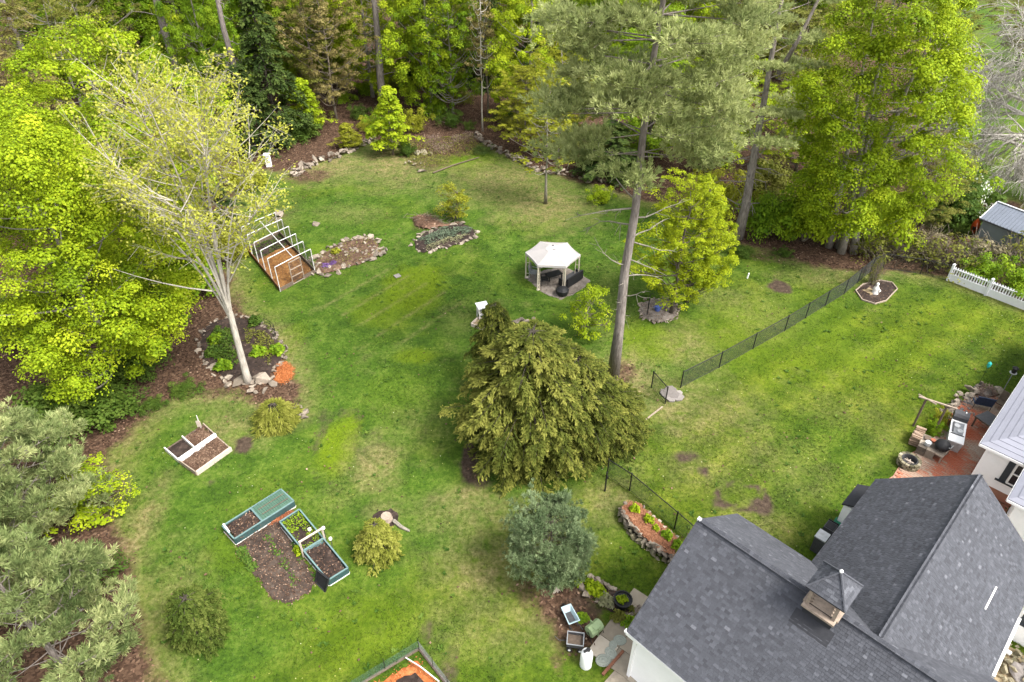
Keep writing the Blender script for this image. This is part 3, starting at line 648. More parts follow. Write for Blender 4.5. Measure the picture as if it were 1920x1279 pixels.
b = MB(); clap(b, (hu+.35,15.35,0), (13,15.35,0), .66, 2.8, (0,-1,0)); clap(b, (hu+.35,29,0), (hu+.35,15.35,0), .66, 2.8, (-1,0,0)); clap(b, (7.75,12.6,0), (13.6,12.6,0), .1, 2.95, (0,-1,0)); clap(b, (7.75,15.3,0), (7.75,12.6,0), .1, 2.95, (-1,0,0))
b.build('siding', M['white'], house, kind='stuff')
MB().box(((hu+.4+12.9)/2,22.3,.32),(12.9-hu-.4,13.7,.64)).build('foundation', M['brick'], house)
for a, c in (((hu,hv-.02,hz-.07),(13.5,hv-.02,hz-.07)), ((hu-.02,hv,hz-.07),(hu-.02,30,hz-.07)), ((7.37,12.13,2.93),(14,12.13,2.93)), ((7.35,12.15,2.93),(7.35,15.6,2.93))):
    MB().beam(a, c, .03, .12).build('fascia', M['white'], house)
MB().beam((hu+.35,15.33,.66),(hu+.35,15.33,2.8),.10,.10).build('corner_board', M['white'], house)
def window(u0, u1, z0, z1, v, parent):
    w = bpy.data.objects.new('window', None); COL.objects.link(w); w.parent = parent; w.location = (0, 0, 0)
    b = MB(); cx, cz = (u0+u1)/2, (z0+z1)/2
    for x in (u0, u1): b.box((x,v-.03,cz),(.07,.07,z1-z0+.07))
    for z in (z0, cz, z1): b.box((cx,v-.03,z),(u1-u0-.075,.06,.06))
    b.box((cx,v-.031,cz),(.03,.045,z1-z0-.08)); b.build('frame', M['white'], w)
    for z in ((z0+cz)/2, (z1+cz)/2): MB().box((cx,v-.014,z),(u1-u0-.075,.012,(z1-z0)/2-.065)).build('pane', M['glass'], w)
    for x in (u0-.19, u1+.19): MB().box((x,v-.028,cz),(.26,.04,z1-z0+.1)).build('shutter', M['trim'], w)
    MB().box((cx,v-.05,z0-.075),(u1-u0+.9,.09,.06)).build('sill', M['trim'], w)
window(7.12, 8.1, 1.3, 2.5, 15.33, house)

MB().box((11.3,8.72,1.4),(3.7,.8,2.8)).build('wall', M['white'], house)
b = MB(); clap(b, (9.45,8.32,0), (13.1,8.32,0), .1, 2.75, (0,-1,0)); b.build('siding', M['white'], house, kind='stuff')
window(9.85, 10.9, 1.15, 2.2, 8.30, house)

# ------------------------------------------------------------------ trees: wood and foliage generators
def np_rng(s): return np.random.default_rng(s)
def bez(a, b, c, n=6):
    return [a*(1-t)**2 + b*2*t*(1-t) + c*t*t for t in [i/(n-1) for i in range(n)]]
def trunk_pts(r, h, wob=0.02, n=7, lean=(0, 0)):
    return [Vector((r.normal(0, wob*h*0.15)*(i > 0) + lean[0]*(i/(n-1))*h, r.normal(0, wob*h*0.15)*(i > 0)+lean[1]*(i/(n-1))*h, h*i/(n-1))) for i in range(n)]
def along(pts, z):
    for a, b in zip(pts, pts[1:]):
        if a.z <= z <= b.z: t = (z-a.z)/max(b.z-a.z, 1e-6); return a.lerp(b, t)
    return pts[-1].copy()
def clumps_to_leaves(r, C, CR, per, leaf, aspect=0.75, flat=0.6, tone_amp=0.22, up=0.6):
    n = len(C)*per
    c = np.repeat(C, per, 0); cr = np.repeat(CR, per)[:, None]
    d = unit(r.normal(0, 1, (n, 3))); d[:, 2] = np.where(d[:, 2] < -0.3, -d[:, 2], d[:, 2])
    rad = r.uniform(0.35, 1.05, (n, 1))**0.6
    P = c + d*cr*rad*np.array([1, 1, flat])
    N = unit(d*0.85 + np.array([0, 0, up*.85]) + r.normal(0, .34, (n, 3)))
    A = unit(np.cross(N, r.normal(0, 1, (n, 3)))); A[:, 2] -= 0.25
    ct = np.repeat(r.normal(0.5, tone_amp*0.75, len(C)), per)
    tone = np.clip(ct + r.normal(0, tone_amp*0.7, n), 0, 1)
    L = leaf*r.uniform(.65, 1.3, n)*np.repeat(r.uniform(.72, 1.3, len(C)), per)
    return P, A, N, L, L*aspect, tone
def broadleaf(seed, h=15, cb=0.15, R=5.0, nclump=230, per=150, leaf=0.2, cr=(0.13, 0.26), prof='round', trunk_r=0.22, stems=1, limbs=30, lump=0.3, inner=0.25, flat=0.6, twigs=0, tone_amp=0.22, lean=(0,0)):
    r = np_rng(seed); C = []; CR = []
    ph = r.uniform(0, 6.28, 6)
    def R_at(t, a):
        if prof == 'round': s = math.sqrt(max(0.0, 1-(2*t-0.9)**2*0.82))
        elif prof == 'tall': s = (0.55+0.75*t)*1.15 if t < 0.35 else (1.02-((t-0.35)/0.65)**2*0.72)
        elif prof == 'vase': s = 0.28+0.95*t-0.45*max(0, t-0.7)**2*6
        elif prof == 'cone': s = (1.0-t*0.86)*min(1, 0.5+t*5)
        else: s = 1.0
        return R*max(0.08, s)*(1 + lump*(0.5*math.sin(3*a+ph[0]+t*4)+0.5*math.sin(2*a+ph[1]-t*7)+0.4*math.sin(5*a+ph[2]+t*11)))
    while len(C) < nclump:
        t = r.uniform(0, 1); a = r.uniform(0, 6.283); rr = R_at(t, a)
        if r.uniform(0, 1) > (rr/R)**1.2+.12: continue
        q = math.sqrt(r.uniform(inner, 1.0)); z = h*(cb+(1-cb)*t)
        C.append((rr*q*math.cos(a)+lean[0]*z, rr*q*math.sin(a)+lean[1]*z, z)); CR.append(R*r.uniform(*cr)*r.uniform(.6, 1.5))
    C = np.array(C); CR = np.array(CR)
    P, A, N, L, Wd, T = clumps_to_leaves(r, C, CR, per, leaf, flat=flat, tone_amp=tone_amp)
    crown = diamonds('crown', P, A, N, L, Wd, T, droop=.06)
    b = MB(); bases = []
    for s in range(stems):
        off = Vector((r.normal(0, .35), r.normal(0, .35), 0))*(stems > 1); ln = (lean[0]+(r.normal(0, .10) if stems > 1 else 0), lean[1]+(r.normal(0, .10) if stems > 1 else 0))
        tp = [p+off for p in trunk_pts(r, h*.9, .035, 8, ln)]; rr = [trunk_r*(1.35 if i == 0 else 1.0)*(1-i/8.2) for i in range(8)]
        tp[0].z = -.15; b.tube(tp, rr, 8); bases.append(tp)
    idx = r.permutation(len(C))[:limbs]
    for i in idx:
        c = Vector(C[i]); tp = bases[i % stems]; z0 = max(h*cb*0.6, min(c.z - 0.5*math.hypot(c.x, c.y), h*.8)); a = along(tp, z0)
        m = a.lerp(c, .5) + Vector((0, 0, -0.06*h)); q = max(.02, trunk_r*.32*(1-z0/h)+.02)
        b.tube(bez(a, m, c, 6), [q*(1-.14*k) for k in range(6)], 5, cap=False)
    idx = r.permutation(len(C))[:twigs]
    for i in idx:
        c = Vector(C[i])
        for _ in range(5):
            d = Vector(r.normal(0, 1, 3)); d.z = abs(d.z)*.8; e = c+d.normalized()*CR[i]*1.1; b.tube([c-d*.2*CR[i], e], [.018, .007], 3, cap=False)
    return b.mesh('trunk', True), crown
def needle_tufts(r, P, D, per=9, L=.22, Wd=.035, spread=.9, tone=None):
    """bursts of needles at P, brushing towards D"""
    n = len(P)*per; p = np.repeat(P, per, 0); d = np.repeat(D, per, 0)
    A = unit(d + r.normal(0, spread*.6, (n, 3))); A[:, 2] += .15
    N = r.normal(0, 1, (n, 3)); t = np.repeat(tone if tone is not None else r.normal(.5, .15, len(P)), per)
    l = L*r.uniform(.7, 1.25, n)
    return p + r.normal(0, .03, (n, 3)), A, N, l, np.full(n, Wd), np.clip(t + r.normal(0, .14, n), 0, 1)
def pine(seed, h=20, cb=0.3, R=5, nl=70, trunk_r=.35, per_limb=60, needle=(.24, .045), top=1.0, up=.18, dead=8, side=1.0, prof=None, whorl=0, plume=.55, tufts=9, bend=(0, 0), clump=(.13, .035)):
    r = np_rng(seed); tp = trunk_pts(r, h*top, .02, 8, bend)
    b = MB(); tp[0].z = -.15; b.tube(tp, [trunk_r*(1.25 if i == 0 else 1)*(1-i/9.) for i in range(8)], 9)
    PP = []; DD = []; TT = []
    for i in range(nl):
        t = (i+r.uniform(0, .8))/nl
        if whorl: t = (math.floor(t*whorl)+.30*(t*whorl % 1)+r.uniform(0, .12))/whorl
        z = h*(cb+(.98-cb)*t); a = i*2.4 + r.normal(0, .35)
        pr = (prof(t) if prof else (min(1, .45+t*2.2) if t < .35 else 1-(t-.35)/.65*.82))
        Ln = R*pr*r.uniform(.7, 1.12); o = along(tp, z*top if top < 1 else z); dirv = Vector((math.cos(a), math.sin(a), 0))
        rise = up*r.uniform(.4, 1.4) + .5*max(0, t-.6)
        end = o + dirv*Ln + Vector((0, 0, Ln*rise)); mid = o + dirv*Ln*.55 + Vector((0, 0, Ln*rise*.25))
        pts = bez(o, mid, end, 7); q = .015+trunk_r*.11*Ln/R; b.tube(pts, [q*(1-.13*k) for k in range(7)], 5, cap=False)
        lt = r.normal(.5, .16); sidev = Vector((-dirv.y, dirv.x, 0))
        n = int(per_limb*pr)+8; nsub = max(3, int(5+6*pr)); subs = []
        for j in range(nsub):
            s = .34+.68*math.sqrt(r.uniform(0, 1)); k = min(5, int(s*6)); base = pts[k].lerp(pts[min(6, k+1)], min(1, s*6-k))
            w = plume*Ln*(.25+.75*math.sin(min(1, s)*math.pi*.85))*r.uniform(-1, 1)*.8; fwd = abs(w)*.55*r.uniform(.3, 1)+.15
            tipp = base + sidev*w + dirv*fwd + Vector((0, 0, r.normal(.05, .10)+.12*abs(w)))
            b.tube([base, tipp], [.018, .008], 3, cap=False); subs.append((base, tipp, lt + r.normal(0, .22)))
        subs.append((pts[4], pts[6], lt))
        for j in range(n):
            base, tipp, st_ = subs[int(r.integers(0, len(subs)))]; u = r.uniform(.25, 1.12); rad = (clump[0]+clump[1]*Ln)*(1.15-.4*u)
            off = Vector(r.normal(0, 1, 3))*rad; off.z = abs(off.z)*.75-.04; p = base.lerp(tipp, u) + off
            d = ((tipp-base).normalized()*.7 + off*1.6 + Vector((0, 0, .45))).normalized()
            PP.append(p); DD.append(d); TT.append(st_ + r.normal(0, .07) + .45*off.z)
    for i in range(dead):
        z = h*cb*r.uniform(.25, 1.0); a = r.uniform(0, 6.28); o = along(tp, z); L = r.uniform(.6, 2.8); d = Vector((math.cos(a), math.sin(a), r.normal(.05, .25)))
        pts = [o + d*L*k/4 + Vector((r.normal(0, .05), r.normal(0, .05), r.normal(0, .06)))*k for k in range(5)]; b.tube(pts, [.05, .042, .033, .022, .012], 4, cap=False)
        for _ in range(int(L*2)):
            k = r.integers(1, 4); e = pts[k] + Vector(r.normal(0, .35, 3)) + d*.3; b.tube([pts[k], e], [.018, .008], 3, cap=False)
    P, A, N, L, Wd, T = needle_tufts(r, np.array(PP), np.array(DD), tufts, needle[0], needle[1], tone=np.array(TT))
    return b.mesh('trunk', True), diamonds('crown', P, A, N, L, Wd, T)
def hemlock(seed, h=9, R=3.5, nl=110, per=26, trunk_r=.16, cb=.04, droop=.35, prof=None, sprig=(.20, .075), ntw=9, tip=.35, tops=1):
    """drooping sprays: limbs leave the trunk, arch over and hang, with flat side twigs"""
    r = np_rng(seed); b = MB(); tp = trunk_pts(r, h*.88, .02, 7); tp[0].z = -.1
    b.tube(tp, [trunk_r*(1-i/7.5) for i in range(7)], 7)
    P = []; A = []; N = []; T = []; S = []
    for i in range(nl):
        t = ((i+r.uniform(0, 1))/nl)**1.0; z = h*(cb+(.97-cb)*t); a = i*2.4+r.normal(0, .4)
        pr = prof(t) if prof else max(.06, (1-t)**.75*min(1, .75+t*2))
        Ln = R*pr*r.uniform(.72, 1.10)*(1+.10*math.sin(2.3*a+z*1.1)+.07*math.sin(5*a-z*2)); o = along(tp, z); dv = np.array([math.cos(a), math.sin(a), 0.0]); sv = np.array([-dv[1], dv[0], 0.0])
        o = np.array(o); rise = r.uniform(.05, .45); dr = droop*r.uniform(.4, 1.5)
        def at(s): return o + dv*Ln*s + np.array([0, 0, Ln*(rise*s - (dr+rise)*s*s)])
        b.tube([Vector(at(s)) for s in (0, .3, .6, .85, 1.0)], [.035, .026, .018, .011, .006], 4, cap=False)
        lt = r.normal(.42, .18); m = int(per*(.35+.65*pr))
        for s in np.sqrt(r.uniform(.06, 1, m)):
            q = at(s); sg = r.choice([-1, 1]); tw = Ln*.30*(1.1-s)+.25; dd = unit(dv*.75 + sv*sg*r.uniform(.35, 1.0) + np.array([0, 0, r.uniform(-.25, .12)-.25*s]))
            for u in r.uniform(0.05, 1, ntw):
                pp = q + dd*tw*u + np.array([0, 0, -.14*u*u*tw]) + r.normal(0, .025, 3)
                P.append(pp); A.append(dd + r.normal(0, .38, 3) + np.array([0, 0, -.22])); N.append(np.array([0, 0, 1.0]) + r.normal(0, .35, 3)); T.append(lt + tip*(u*s-.35) + r.normal(0, .1)); S.append(r.uniform(.7, 1.3))
    P, A, N = np.array(P), np.array(A), np.array(N); S = np.array(S)
    return b.mesh('trunk', True), diamonds('crown', P, A, N, sprig[0]*S, sprig[1]*S, np.clip(T, 0, 1), droop=-.03)
def bush(seed, R=1.0, h=1.2, n=40, per=90, leaf=.1, cr=(.22, .38), twiggy=0, flat=.8, aspect=.7, lump=.2, stemsn=7):
    r = np_rng(seed); C = []; CR = []
    for i in range(n):
        d = unit(r.normal(0, 1, 3)); d[2] = abs(d[2]); k = r.uniform(.4, 1)**.5*(1+lump*r.normal())
        C.append((d[0]*R*k*.8, d[1]*R*k*.8, .12*h+d[2]*h*.72*k)); CR.append(R*r.uniform(*cr))
    C = np.array(C); P, A, N, L, Wd, T = clumps_to_leaves(r, C, np.array(CR), per, leaf, aspect=aspect, flat=flat)
    P[:, 2] = np.maximum(P[:, 2], .02)
    b = MB()
    for i in range(stemsn):
        c = Vector(C[r.integers(0, n)]); b.tube(bez(Vector((0, 0, -.05)), Vector((c.x*.3, c.y*.3, c.z*.6)), c, 4), [.03, .022, .016, .008], 4, cap=False)
    for i in range(twiggy):
        a = r.uniform(0, 6.28); s = Vector((r.normal(0, R*.35), r.normal(0, R*.35), 0)); e = s + Vector((math.cos(a)*R*.6, math.sin(a)*R*.6, h*r.uniform(.5, 1.1)))
        b.tube(bez(s, s.lerp(e, .4)+Vector((0, 0, h*.35)), e, 5), [.014, .011, .009, .007, .004], 3, cap=False)
    return b.mesh('stem', True), diamonds('foliage', P, A, N, L, Wd, T, droop=.05)
def twig_tree(seed, start, d0, L0, r0, depth, spread=.5, kids=3, gravity=0.0, seg=5, ratio=.68, jitter=.12, wire=.006, min_r=.006):
    """bare branching: list of (points, radii)"""
    r = np_rng(seed); out = []
    def grow(p, d, L, q, k):
        pts = [p.copy()]; rad = [q]; d = d.normalized(); cur = p.copy()
        for i in range(seg):
            d = (d + Vector(r.normal(0, jitter, 3)) + Vector((0, 0, -gravity*(depth-k+1)*.35))).normalized(); cur = cur + d*L/seg; pts.append(cur.copy()); rad.append(max(min_r, q*(1-.5*(i+1)/seg)))
        out.append((pts, rad, k))
        if k == 0: return
        for j in range(kids + (1 if k > 1 else 0)):
            i = int(r.integers(max(1, seg//2-1), seg+1)); a = Vector(r.normal(0, 1, 3)); nd = (d + (a - d*a.dot(d)).normalized()*spread*r.uniform(.6, 1.4)).normalized()
            grow(pts[i], nd, L*ratio*r.uniform(.7, 1.2), max(min_r, rad[i]*.62), k-1)
    grow(Vector(start), Vector(d0), L0, r0, depth); return out
def tubes(branches, n0=7):
    b = MB()
    for pts, rad, k in branches: b.tube(pts, rad, n0 if rad[0] > .06 else (4 if rad[0] > .02 else 3), cap=False)
    return b
def plant(name, label, cat, proto, loc, mats, rz=0.0, scale=1.0, group=None):
    """a tree or shrub from a pair of meshes (wood, leaves)"""
    sc_ = scale if hasattr(scale, '__len__') else (scale,)*3
    t = thing(name, label, cat, (loc[0], loc[1], loc[2] if len(loc) > 2 else 0.0), rz, group, sc_)
    link(proto[0].name.split('.')[0], proto[0], mats[0], t); link(proto[1].name.split('.')[0], proto[1], mats[1], t); return t

PR = {}
PR['maple'] = broadleaf(101, 15, .12, 5.2, 360, 240, .14, (.09, .18), 'round', .24, 1, 34, .30, .3, twigs=0, flat=.8)
PR['maple2'] = broadleaf(102, 15, .10, 4.6, 320, 210, .145, (.09, .18), 'tall', .22, 1, 34, .36, .25, flat=.75)
PR['airy'] = broadleaf(103, 15, .18, 4.4, 340, 90, .14, (.07, .15), 'tall', .17, 1, 60, .35, .15, flat=.5, twigs=70)
PR['airy2'] = broadleaf(104, 15, .22, 3.6, 300, 80, .14, (.07, .15), 'round', .14, 1, 60, .4, .12, flat=.45, twigs=70)
PR['sapling'] = broadleaf(105, 5, .15, 1.7, 100, 110, .125, (.13, .25), 'cone', .06, 1, 26, .25, .15, flat=.55, twigs=20)
PR['roundsap'] = broadleaf(107, 4, .10, 1.6, 70, 75, .12, (.16, .30), 'round', .05, 2, 40, .4, .05, flat=.8, twigs=30)
PR['thin'] = broadleaf(106, 13, .28, 1.9, 70, 40, .17, (.14, .26), 'tall', .09, 1, 45, .4, .1, flat=.45, twigs=20)
PR['hem'] = hemlock(201, 13, 3.6, 120, 26, .22, .05, .22, ntw=9, sprig=(.26, .14))
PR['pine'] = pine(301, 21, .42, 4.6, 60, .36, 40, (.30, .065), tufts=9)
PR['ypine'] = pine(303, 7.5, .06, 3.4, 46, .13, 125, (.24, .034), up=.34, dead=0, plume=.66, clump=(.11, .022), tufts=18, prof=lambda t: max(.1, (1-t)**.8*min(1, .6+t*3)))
PR['bush'] = bush(401, 1.0, 1.2, 50, 130, .085, lump=.32)
PR['bush2'] = bush(402, 1.0, 1.0, 44, 95, .085, lump=.42)
PR['twiggy'] = bush(403, 1.0, 1.1, 30, 22, .10, twiggy=90, lump=.3)
PR['herb'] = bush(404, .3, .3, 14, 34, .11, flat=.9, stemsn=3)

# ------------------------------------------------------------------ the trees that stand where the photograph shows them
def fit(base, top_py=None, width=None, h=None):
    p = G(*base); hh = h if h else height_at(p, top_py); return p, hh, (width/2*mpp(p) if width else None)
RP = {'maple': (15, 5.2), 'maple2': (15, 4.6), 'airy': (15, 4.4), 'airy2': (15, 3.6), 'sapling': (5, 1.7), 'thin': (13, 1.9), 'roundsap': (4, 1.6), 'hem': (13, 3.6), 'pine': (21, 4.6), 'ypine': (7.5, 3.4), 'bush': (1.2, 1.0), 'bush2': (1.0, 1.0), 'twiggy': (1.1, 1.0), 'herb': (.3, .3)}
rt = np_rng(77)
def ptree(name, label, cat, key, base, leaf, bark='bark_dark', top=None, w=None, h=None, R=None, group=None, rz=None):
    p, hh, RR = fit(base, top, w, h)
    if R: RR = R
    ph, pr = RP[key]; s = (RR/pr, RR/pr, hh/ph)
    return plant(name, label, cat, PR[key], p, (M[bark], M[leaf]), rt.uniform(0, 6.28) if rz is None else rz, s, group)

# pale young-leaved maple on the stone ring, several bare stems from one bole
def pale_maple():
    r = np_rng(31); p, h, _ = fit((465, 716), 85); b = MB(); fork = Vector((.12, .1, 4.6))
    b.tube([(0, 0, -.2), (.02, .02, .6), (.05, .05, 2.2), (.08, .08, 3.6), tuple(fork), (.0, .25, 5.8), (-.15, .35, 7.2)], [.30, .20, .175, .16, .145, .11, .06], 10)
    P = []; A = []; N = []; T = []; S = []
    ends = [(-2.4, 1.6, 15.6), (-.6, -.6, 16.8), (1.5, 1.2, 16.0), (2.2, -1.2, 14.6), (-2.8, -1.4, 13.6), (.6, 2.8, 15.6), (-1.6, 3.0, 14.6), (3.0, 1.6, 12.8), (-4.0, .2, 11.6), (3.7, -.8, 11.0), (.4, -2.8, 12.4)]
    br = []
    for i, e in enumerate(ends):
        e = Vector((e[0]*.88, e[1]*.88, e[2])); s = fork + Vector((0, 0, -.5*(i % 3))); m = s.lerp(e, .48) + Vector((-e.x*.34, -e.y*.34, .6)); pts = bez(s, m, e, 9)
        q0 = .092 if i < 5 else .068; rad = [q0*(1-.105*k) for k in range(9)]; b.tube(pts, rad, 7, cap=False)
        for j in range(17):
            u = 2.2+6*math.sqrt(r.uniform(0, 1)); k = min(7, int(u)); o = pts[k].lerp(pts[k+1], u-int(u) if u < 8 else 0)
            a = r.uniform(0, 6.28); L = r.uniform(1.5, 3.4)*(1.2-.45*u/8); d = Vector((math.cos(a), math.sin(a), r.uniform(.35, 1.0))).normalized()
            if o.z < 7.8 and r.uniform() < .65: continue
            br += [(o, d, L, .032)]
    br += [(Vector((-.3, -.2, 6.2)), Vector((-1, -.2, .25)), 4.2, .055), (Vector((-.2, -.1, 7.4)), Vector((-1, .5, .3)), 4.0, .05), (Vector((.5, .2, 6.5)), Vector((.7, .1, 1)), 3.4, .04), (Vector((.3, .1, 8.3)), Vector((1, -.3, .5)), 3.2, .04)]
    br += [(Vector((.3, .4, 8+i*.5)), Vector((math.cos(i*2.4), math.sin(i*2.4), .45)), 3.6, .045) for i in range(12)]
    for o, d, L, q in br:
        end = o+d*L+Vector((0, 0, .2*L)); pts = bez(o, o+d*L*.5, end, 5); b.tube(pts, [q, q*.8, q*.6, q*.4, q*.25], 4, cap=False)
        for j in range(8):
            s = pts[int(r.integers(1, 5))]; dd = (d+Vector(r.normal(0, .75, 3))).normalized(); l2 = r.uniform(.4, 1.1); e2 = s+dd*l2; b.tube([s, e2], [.009, .004], 3, cap=False)
            for k in range(2):
                c = s.lerp(e2, r.uniform(.35, 1.1)); n = int(r.integers(2, 9)) if c.z > 10.5 else int(r.integers(1, 6)); pos = np.array(c)+r.normal(0, .15, (n, 3)); P.append(pos); A.append(r.normal(0, 1, (n, 3))+[0, 0, -.2]); N.append(r.normal(0, .6, (n, 3))+[0, 0, 1]); T.append(np.clip(r.normal(.5, .2, n)+r.normal(0, .12), 0, 1)); S.append(r.uniform(.09, .16, n))
    P, A, N, T, S = map(np.concatenate, (P, A, N, T, S))
    plant('maple_tree', 'tall pale yellow young-leaved maple with bare split grey stems rising from the stone ringed bed', 'tree', (b.mesh('trunk', True), diamonds('crown', P, A, N, S, S*.8, T)), p, (M['bark_pale'], M['l_pale']))
pale_maple()

# big white pine in the middle, long bare bole with dead snags
def white_pine():
    p, h, _ = fit((1150, 703), -260)
    pr = lambda t: (.72+.5*t if t < .3 else .95-.75*((t-.3)/.7)**1.4)
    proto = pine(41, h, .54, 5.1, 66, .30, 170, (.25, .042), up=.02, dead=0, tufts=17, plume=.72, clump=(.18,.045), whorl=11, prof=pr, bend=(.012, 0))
    t = plant('white_pine', 'tall grey-green pine with a long bare trunk standing in the lawn behind the golden hemlock', 'tree', proto, p, (M['bark_pine'], M['l_pine']), .4)
    r = np_rng(43); b = MB()
    t.rotation_euler.z = 0
    snags = [(-1, -.3, .1, 10.4, 3.6), (-1, .3, .02, 9.5, 3.4), (.9, -.2, -.05, 8.6, 2.6), (1, .1, .12, 9.9, 3.0), (-.9, -.1, .35, 7.2, 2.6), (.8, -.5, -.12, 7.6, 2.1), (.95, 0, -.05, 6.6, 2.2), (-.6, -.5, .1, 6.2, .7), (.7, -.4, .2, 5.4, 1.8), (-1, -.2, .15, 4.6, .5), (-.7, -.6, .2, 5.0, .6), (1, -.3, .1, 4.2, .5), (-.9, .1, .3, 3.3, .4), (.6, .6, .3, 8.8, 2.8), (-.8, .6, .2, 10.8, 2.7)]
    for dx, dy, dz, z, L in snags:
        b = MB(); o = Vector((z*.012, 0, z)); d = Vector((dx, dy, dz)).normalized(); pts = [o]; cur = o.copy()
        for k in range(5): d = (d+Vector(r.normal(0, .16, 3))).normalized(); cur = cur+d*L/5; pts.append(cur.copy())
        q = .020+.009*L; b.tube(pts, [q, q*.85, q*.65, q*.48, q*.3, q*.12], 5, cap=False)
        for _ in range(int(L*2.2)):
            k = int(r.integers(1, 5)); e = pts[k]+(d+Vector(r.normal(0, .9, 3))).normalized()*r.uniform(.25, .95); m = pts[k].lerp(e, .5)+Vector(r.normal(0, .06, 3)); b.tube([pts[k], m, e], [q*.42, q*.3, .006], 3, cap=False)
        b.build('dead_limb', M['bark_grey'], t, True)
    
white_pine()
def second_pine():
    p, h, _ = fit((1383, 446), -60)
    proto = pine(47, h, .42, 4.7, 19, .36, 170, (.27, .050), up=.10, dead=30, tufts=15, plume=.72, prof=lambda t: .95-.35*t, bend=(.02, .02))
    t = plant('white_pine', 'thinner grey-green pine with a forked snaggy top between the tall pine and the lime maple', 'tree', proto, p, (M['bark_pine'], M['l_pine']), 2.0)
    b = MB(); b.tube([(.25, 0, h*.66), (1.2, .3, h*.78), (1.9, .5, h*.9), (2.5, .6, h*1.06)], [.17, .13, .09, .04], 7); b.build('limb', M['bark_pine'], t, True).rotation_euler = (0, 0, -2.0)
second_pine()
def right_maple():
    p, h, R = fit((1566, 470), -70, 340)
    proto = broadleaf(51, h, .14, 4.7, 600, 200, .145, (.10, .20), 'round', .24, 5, 60, .30, .35, flat=.85, twigs=0, lean=(-.07, 0))
    plant('maple_tree', 'huge dense lime green maple on several pale stems at the right wood edge', 'tree', proto, (p.x, p.y, 0), (M['bark_grey'], M['l_lime']), 1.0)
right_maple()
def left_maple():
    p, h, R = fit((226, 712), 225, 340)
    proto = broadleaf(53, h, .10, 4.9, 400, 330, .125, (.10, .19), 'round', .20, 1, 40, .30, .3, flat=.85)
    plant('maple_tree', 'dense bright lime maple filling the left edge beside the leaf strewn path', 'tree', proto, p, (M['bark_grey'], M['l_lime']), .2)
left_maple()
ptree('maple_tree', 'broad lime maple behind the pale young-leaved maple at the left wood edge', 'tree', 'maple', (300, 515), 'l_lime', 'bark_grey', top=50, w=300)

# golden hemlocks in the middle of the lawn
HEMW = lambda t: max(.12, (.92+.22*t if t < .35 else 1.0*(1-((t-.35)/.65)**1.9)+.02))
hemA = hemlock(61, 7.6, 3.45, 330, 46, .2, .02, .12, HEMW, (.175, .062), 10, .6)
hemB = hemlock(62, 6.1, 3.1, 240, 44, .16, .02, .12, HEMW, (.175, .062), 9, .6)
p = G(994, 834); plant('hemlock_tree', 'wide golden green hemlock with drooping sprays, largest in the middle of the lawn', 'tree', hemA, p, (M['bark_hem'], M['l_gold']), .5, (1.0, 1.0, 1.06))
p = G(1070, 824); plant('hemlock_tree', 'golden green hemlock grown into the right side of the largest hemlock', 'tree', hemB, p, (M['bark_hem'], M['l_gold']), 2.1, (.86, .86, .98))
p = G(1134, 812); plant('hemlock_tree', 'low golden hemlock spreading toward the black wire gate', 'tree', hemB, p, (M['bark_hem'], M['l_gold']), 3.9, (.68, .68, .56))
p = G(930, 722); plant('hemlock_tree', 'slim pointed golden hemlock behind the largest one near the white playhouse', 'tree', hemB, p, (M['bark_hem'], M['l_gold']), 5.2, (.46, .46, 1.0))

# young white pine shrub and other shrubs on the lawn
yb = pine(303, 4.6, .03, 2.25, 60, .08, 80, (.19, .028), up=.55, dead=0, plume=.66, tufts=19, prof=lambda t: max(.2, 1-.15*t if t < .5 else .93*(1-((t-.5)/.5)**2)+.15))
plant('pine_shrub', 'rounded blue-green young white pine on the lawn beside the stone edged hosta bed', 'shrub', yb, G(1030, 1080), (M['bark_dark'], M['l_blue']), .3, (.66, .66, .80))
cyp = hemlock(64, 2.4, 1.25, 110, 22, .06, .02, .15, lambda t: max(.2, 1-.85*t*t), (.14, .055), 11, .5)
plant('cypress_shrub', 'yellow-green drooping cypress shrub beside the cut stump in the lower lawn', 'shrub', cyp, G(712, 1036), (M['bark_hem'], M['l_cyp']), .3, (.74, .74, .9))
cyp2 = hemlock(65, 1.45, 1.25, 90, 18, .05, .02, .6, lambda t: max(.25, 1-.8*t*t), (.26, .035), 10, .5)
plant('cypress_shrub', 'gold threadleaf cypress mound below the stone ringed maple bed', 'shrub', cyp2, G(520, 792), (M['bark_hem'], M['l_cyp']), .9)
jun = hemlock(66, 3.3, 1.25, 150, 20, .07, .02, -.05, lambda t: max(.2, (1-.3*t) if t < .5 else .85*(1-((t-.5)/.5)**2)+.14), (.11, .065), 14, .3)
plant('juniper_shrub', 'round dark olive green evergreen shrub alone at the lower left lawn', 'shrub', jun, G(380, 1190), (M['bark_hem'], M['l_jun']), .9, (.74, .82, .84))

# young white pines, lower left
PP_ = PR['ypine']
plant('white_pine', 'grey-green young pine with plumed boughs in the lower left corner', 'tree', PP_, G(128, 1262), (M['bark_pine'], M['l_ypine']), .2, (1.0, 1.0, 1.05))
plant('white_pine', 'grey-green young pine at the left edge above the corner pine', 'tree', PP_, G(78, 985), (M['bark_pine'], M['l_ypine']), 2.0, (1.05, 1.05, 1.0))
plant('white_pine', 'grey-green young pine cut by the left edge of the frame near the bottom', 'tree', PP_, G(-30, 1120), (M['bark_pine'], M['l_ypine']), 4.0, (1.15, 1.15, 1.15))
ptree('shrub', 'sparse yellow-green shrub between the two grey-green pines at lower left', 'shrub', 'roundsap', (180, 960), 'l_lime', 'twig', h=2.2, R=1.6)
ptree('shrub', 'green leafy shrub under the corner pine boughs', 'shrub', 'bush2', (170, 1085), 'l_green', 'twig', h=1.0, R=1.2)

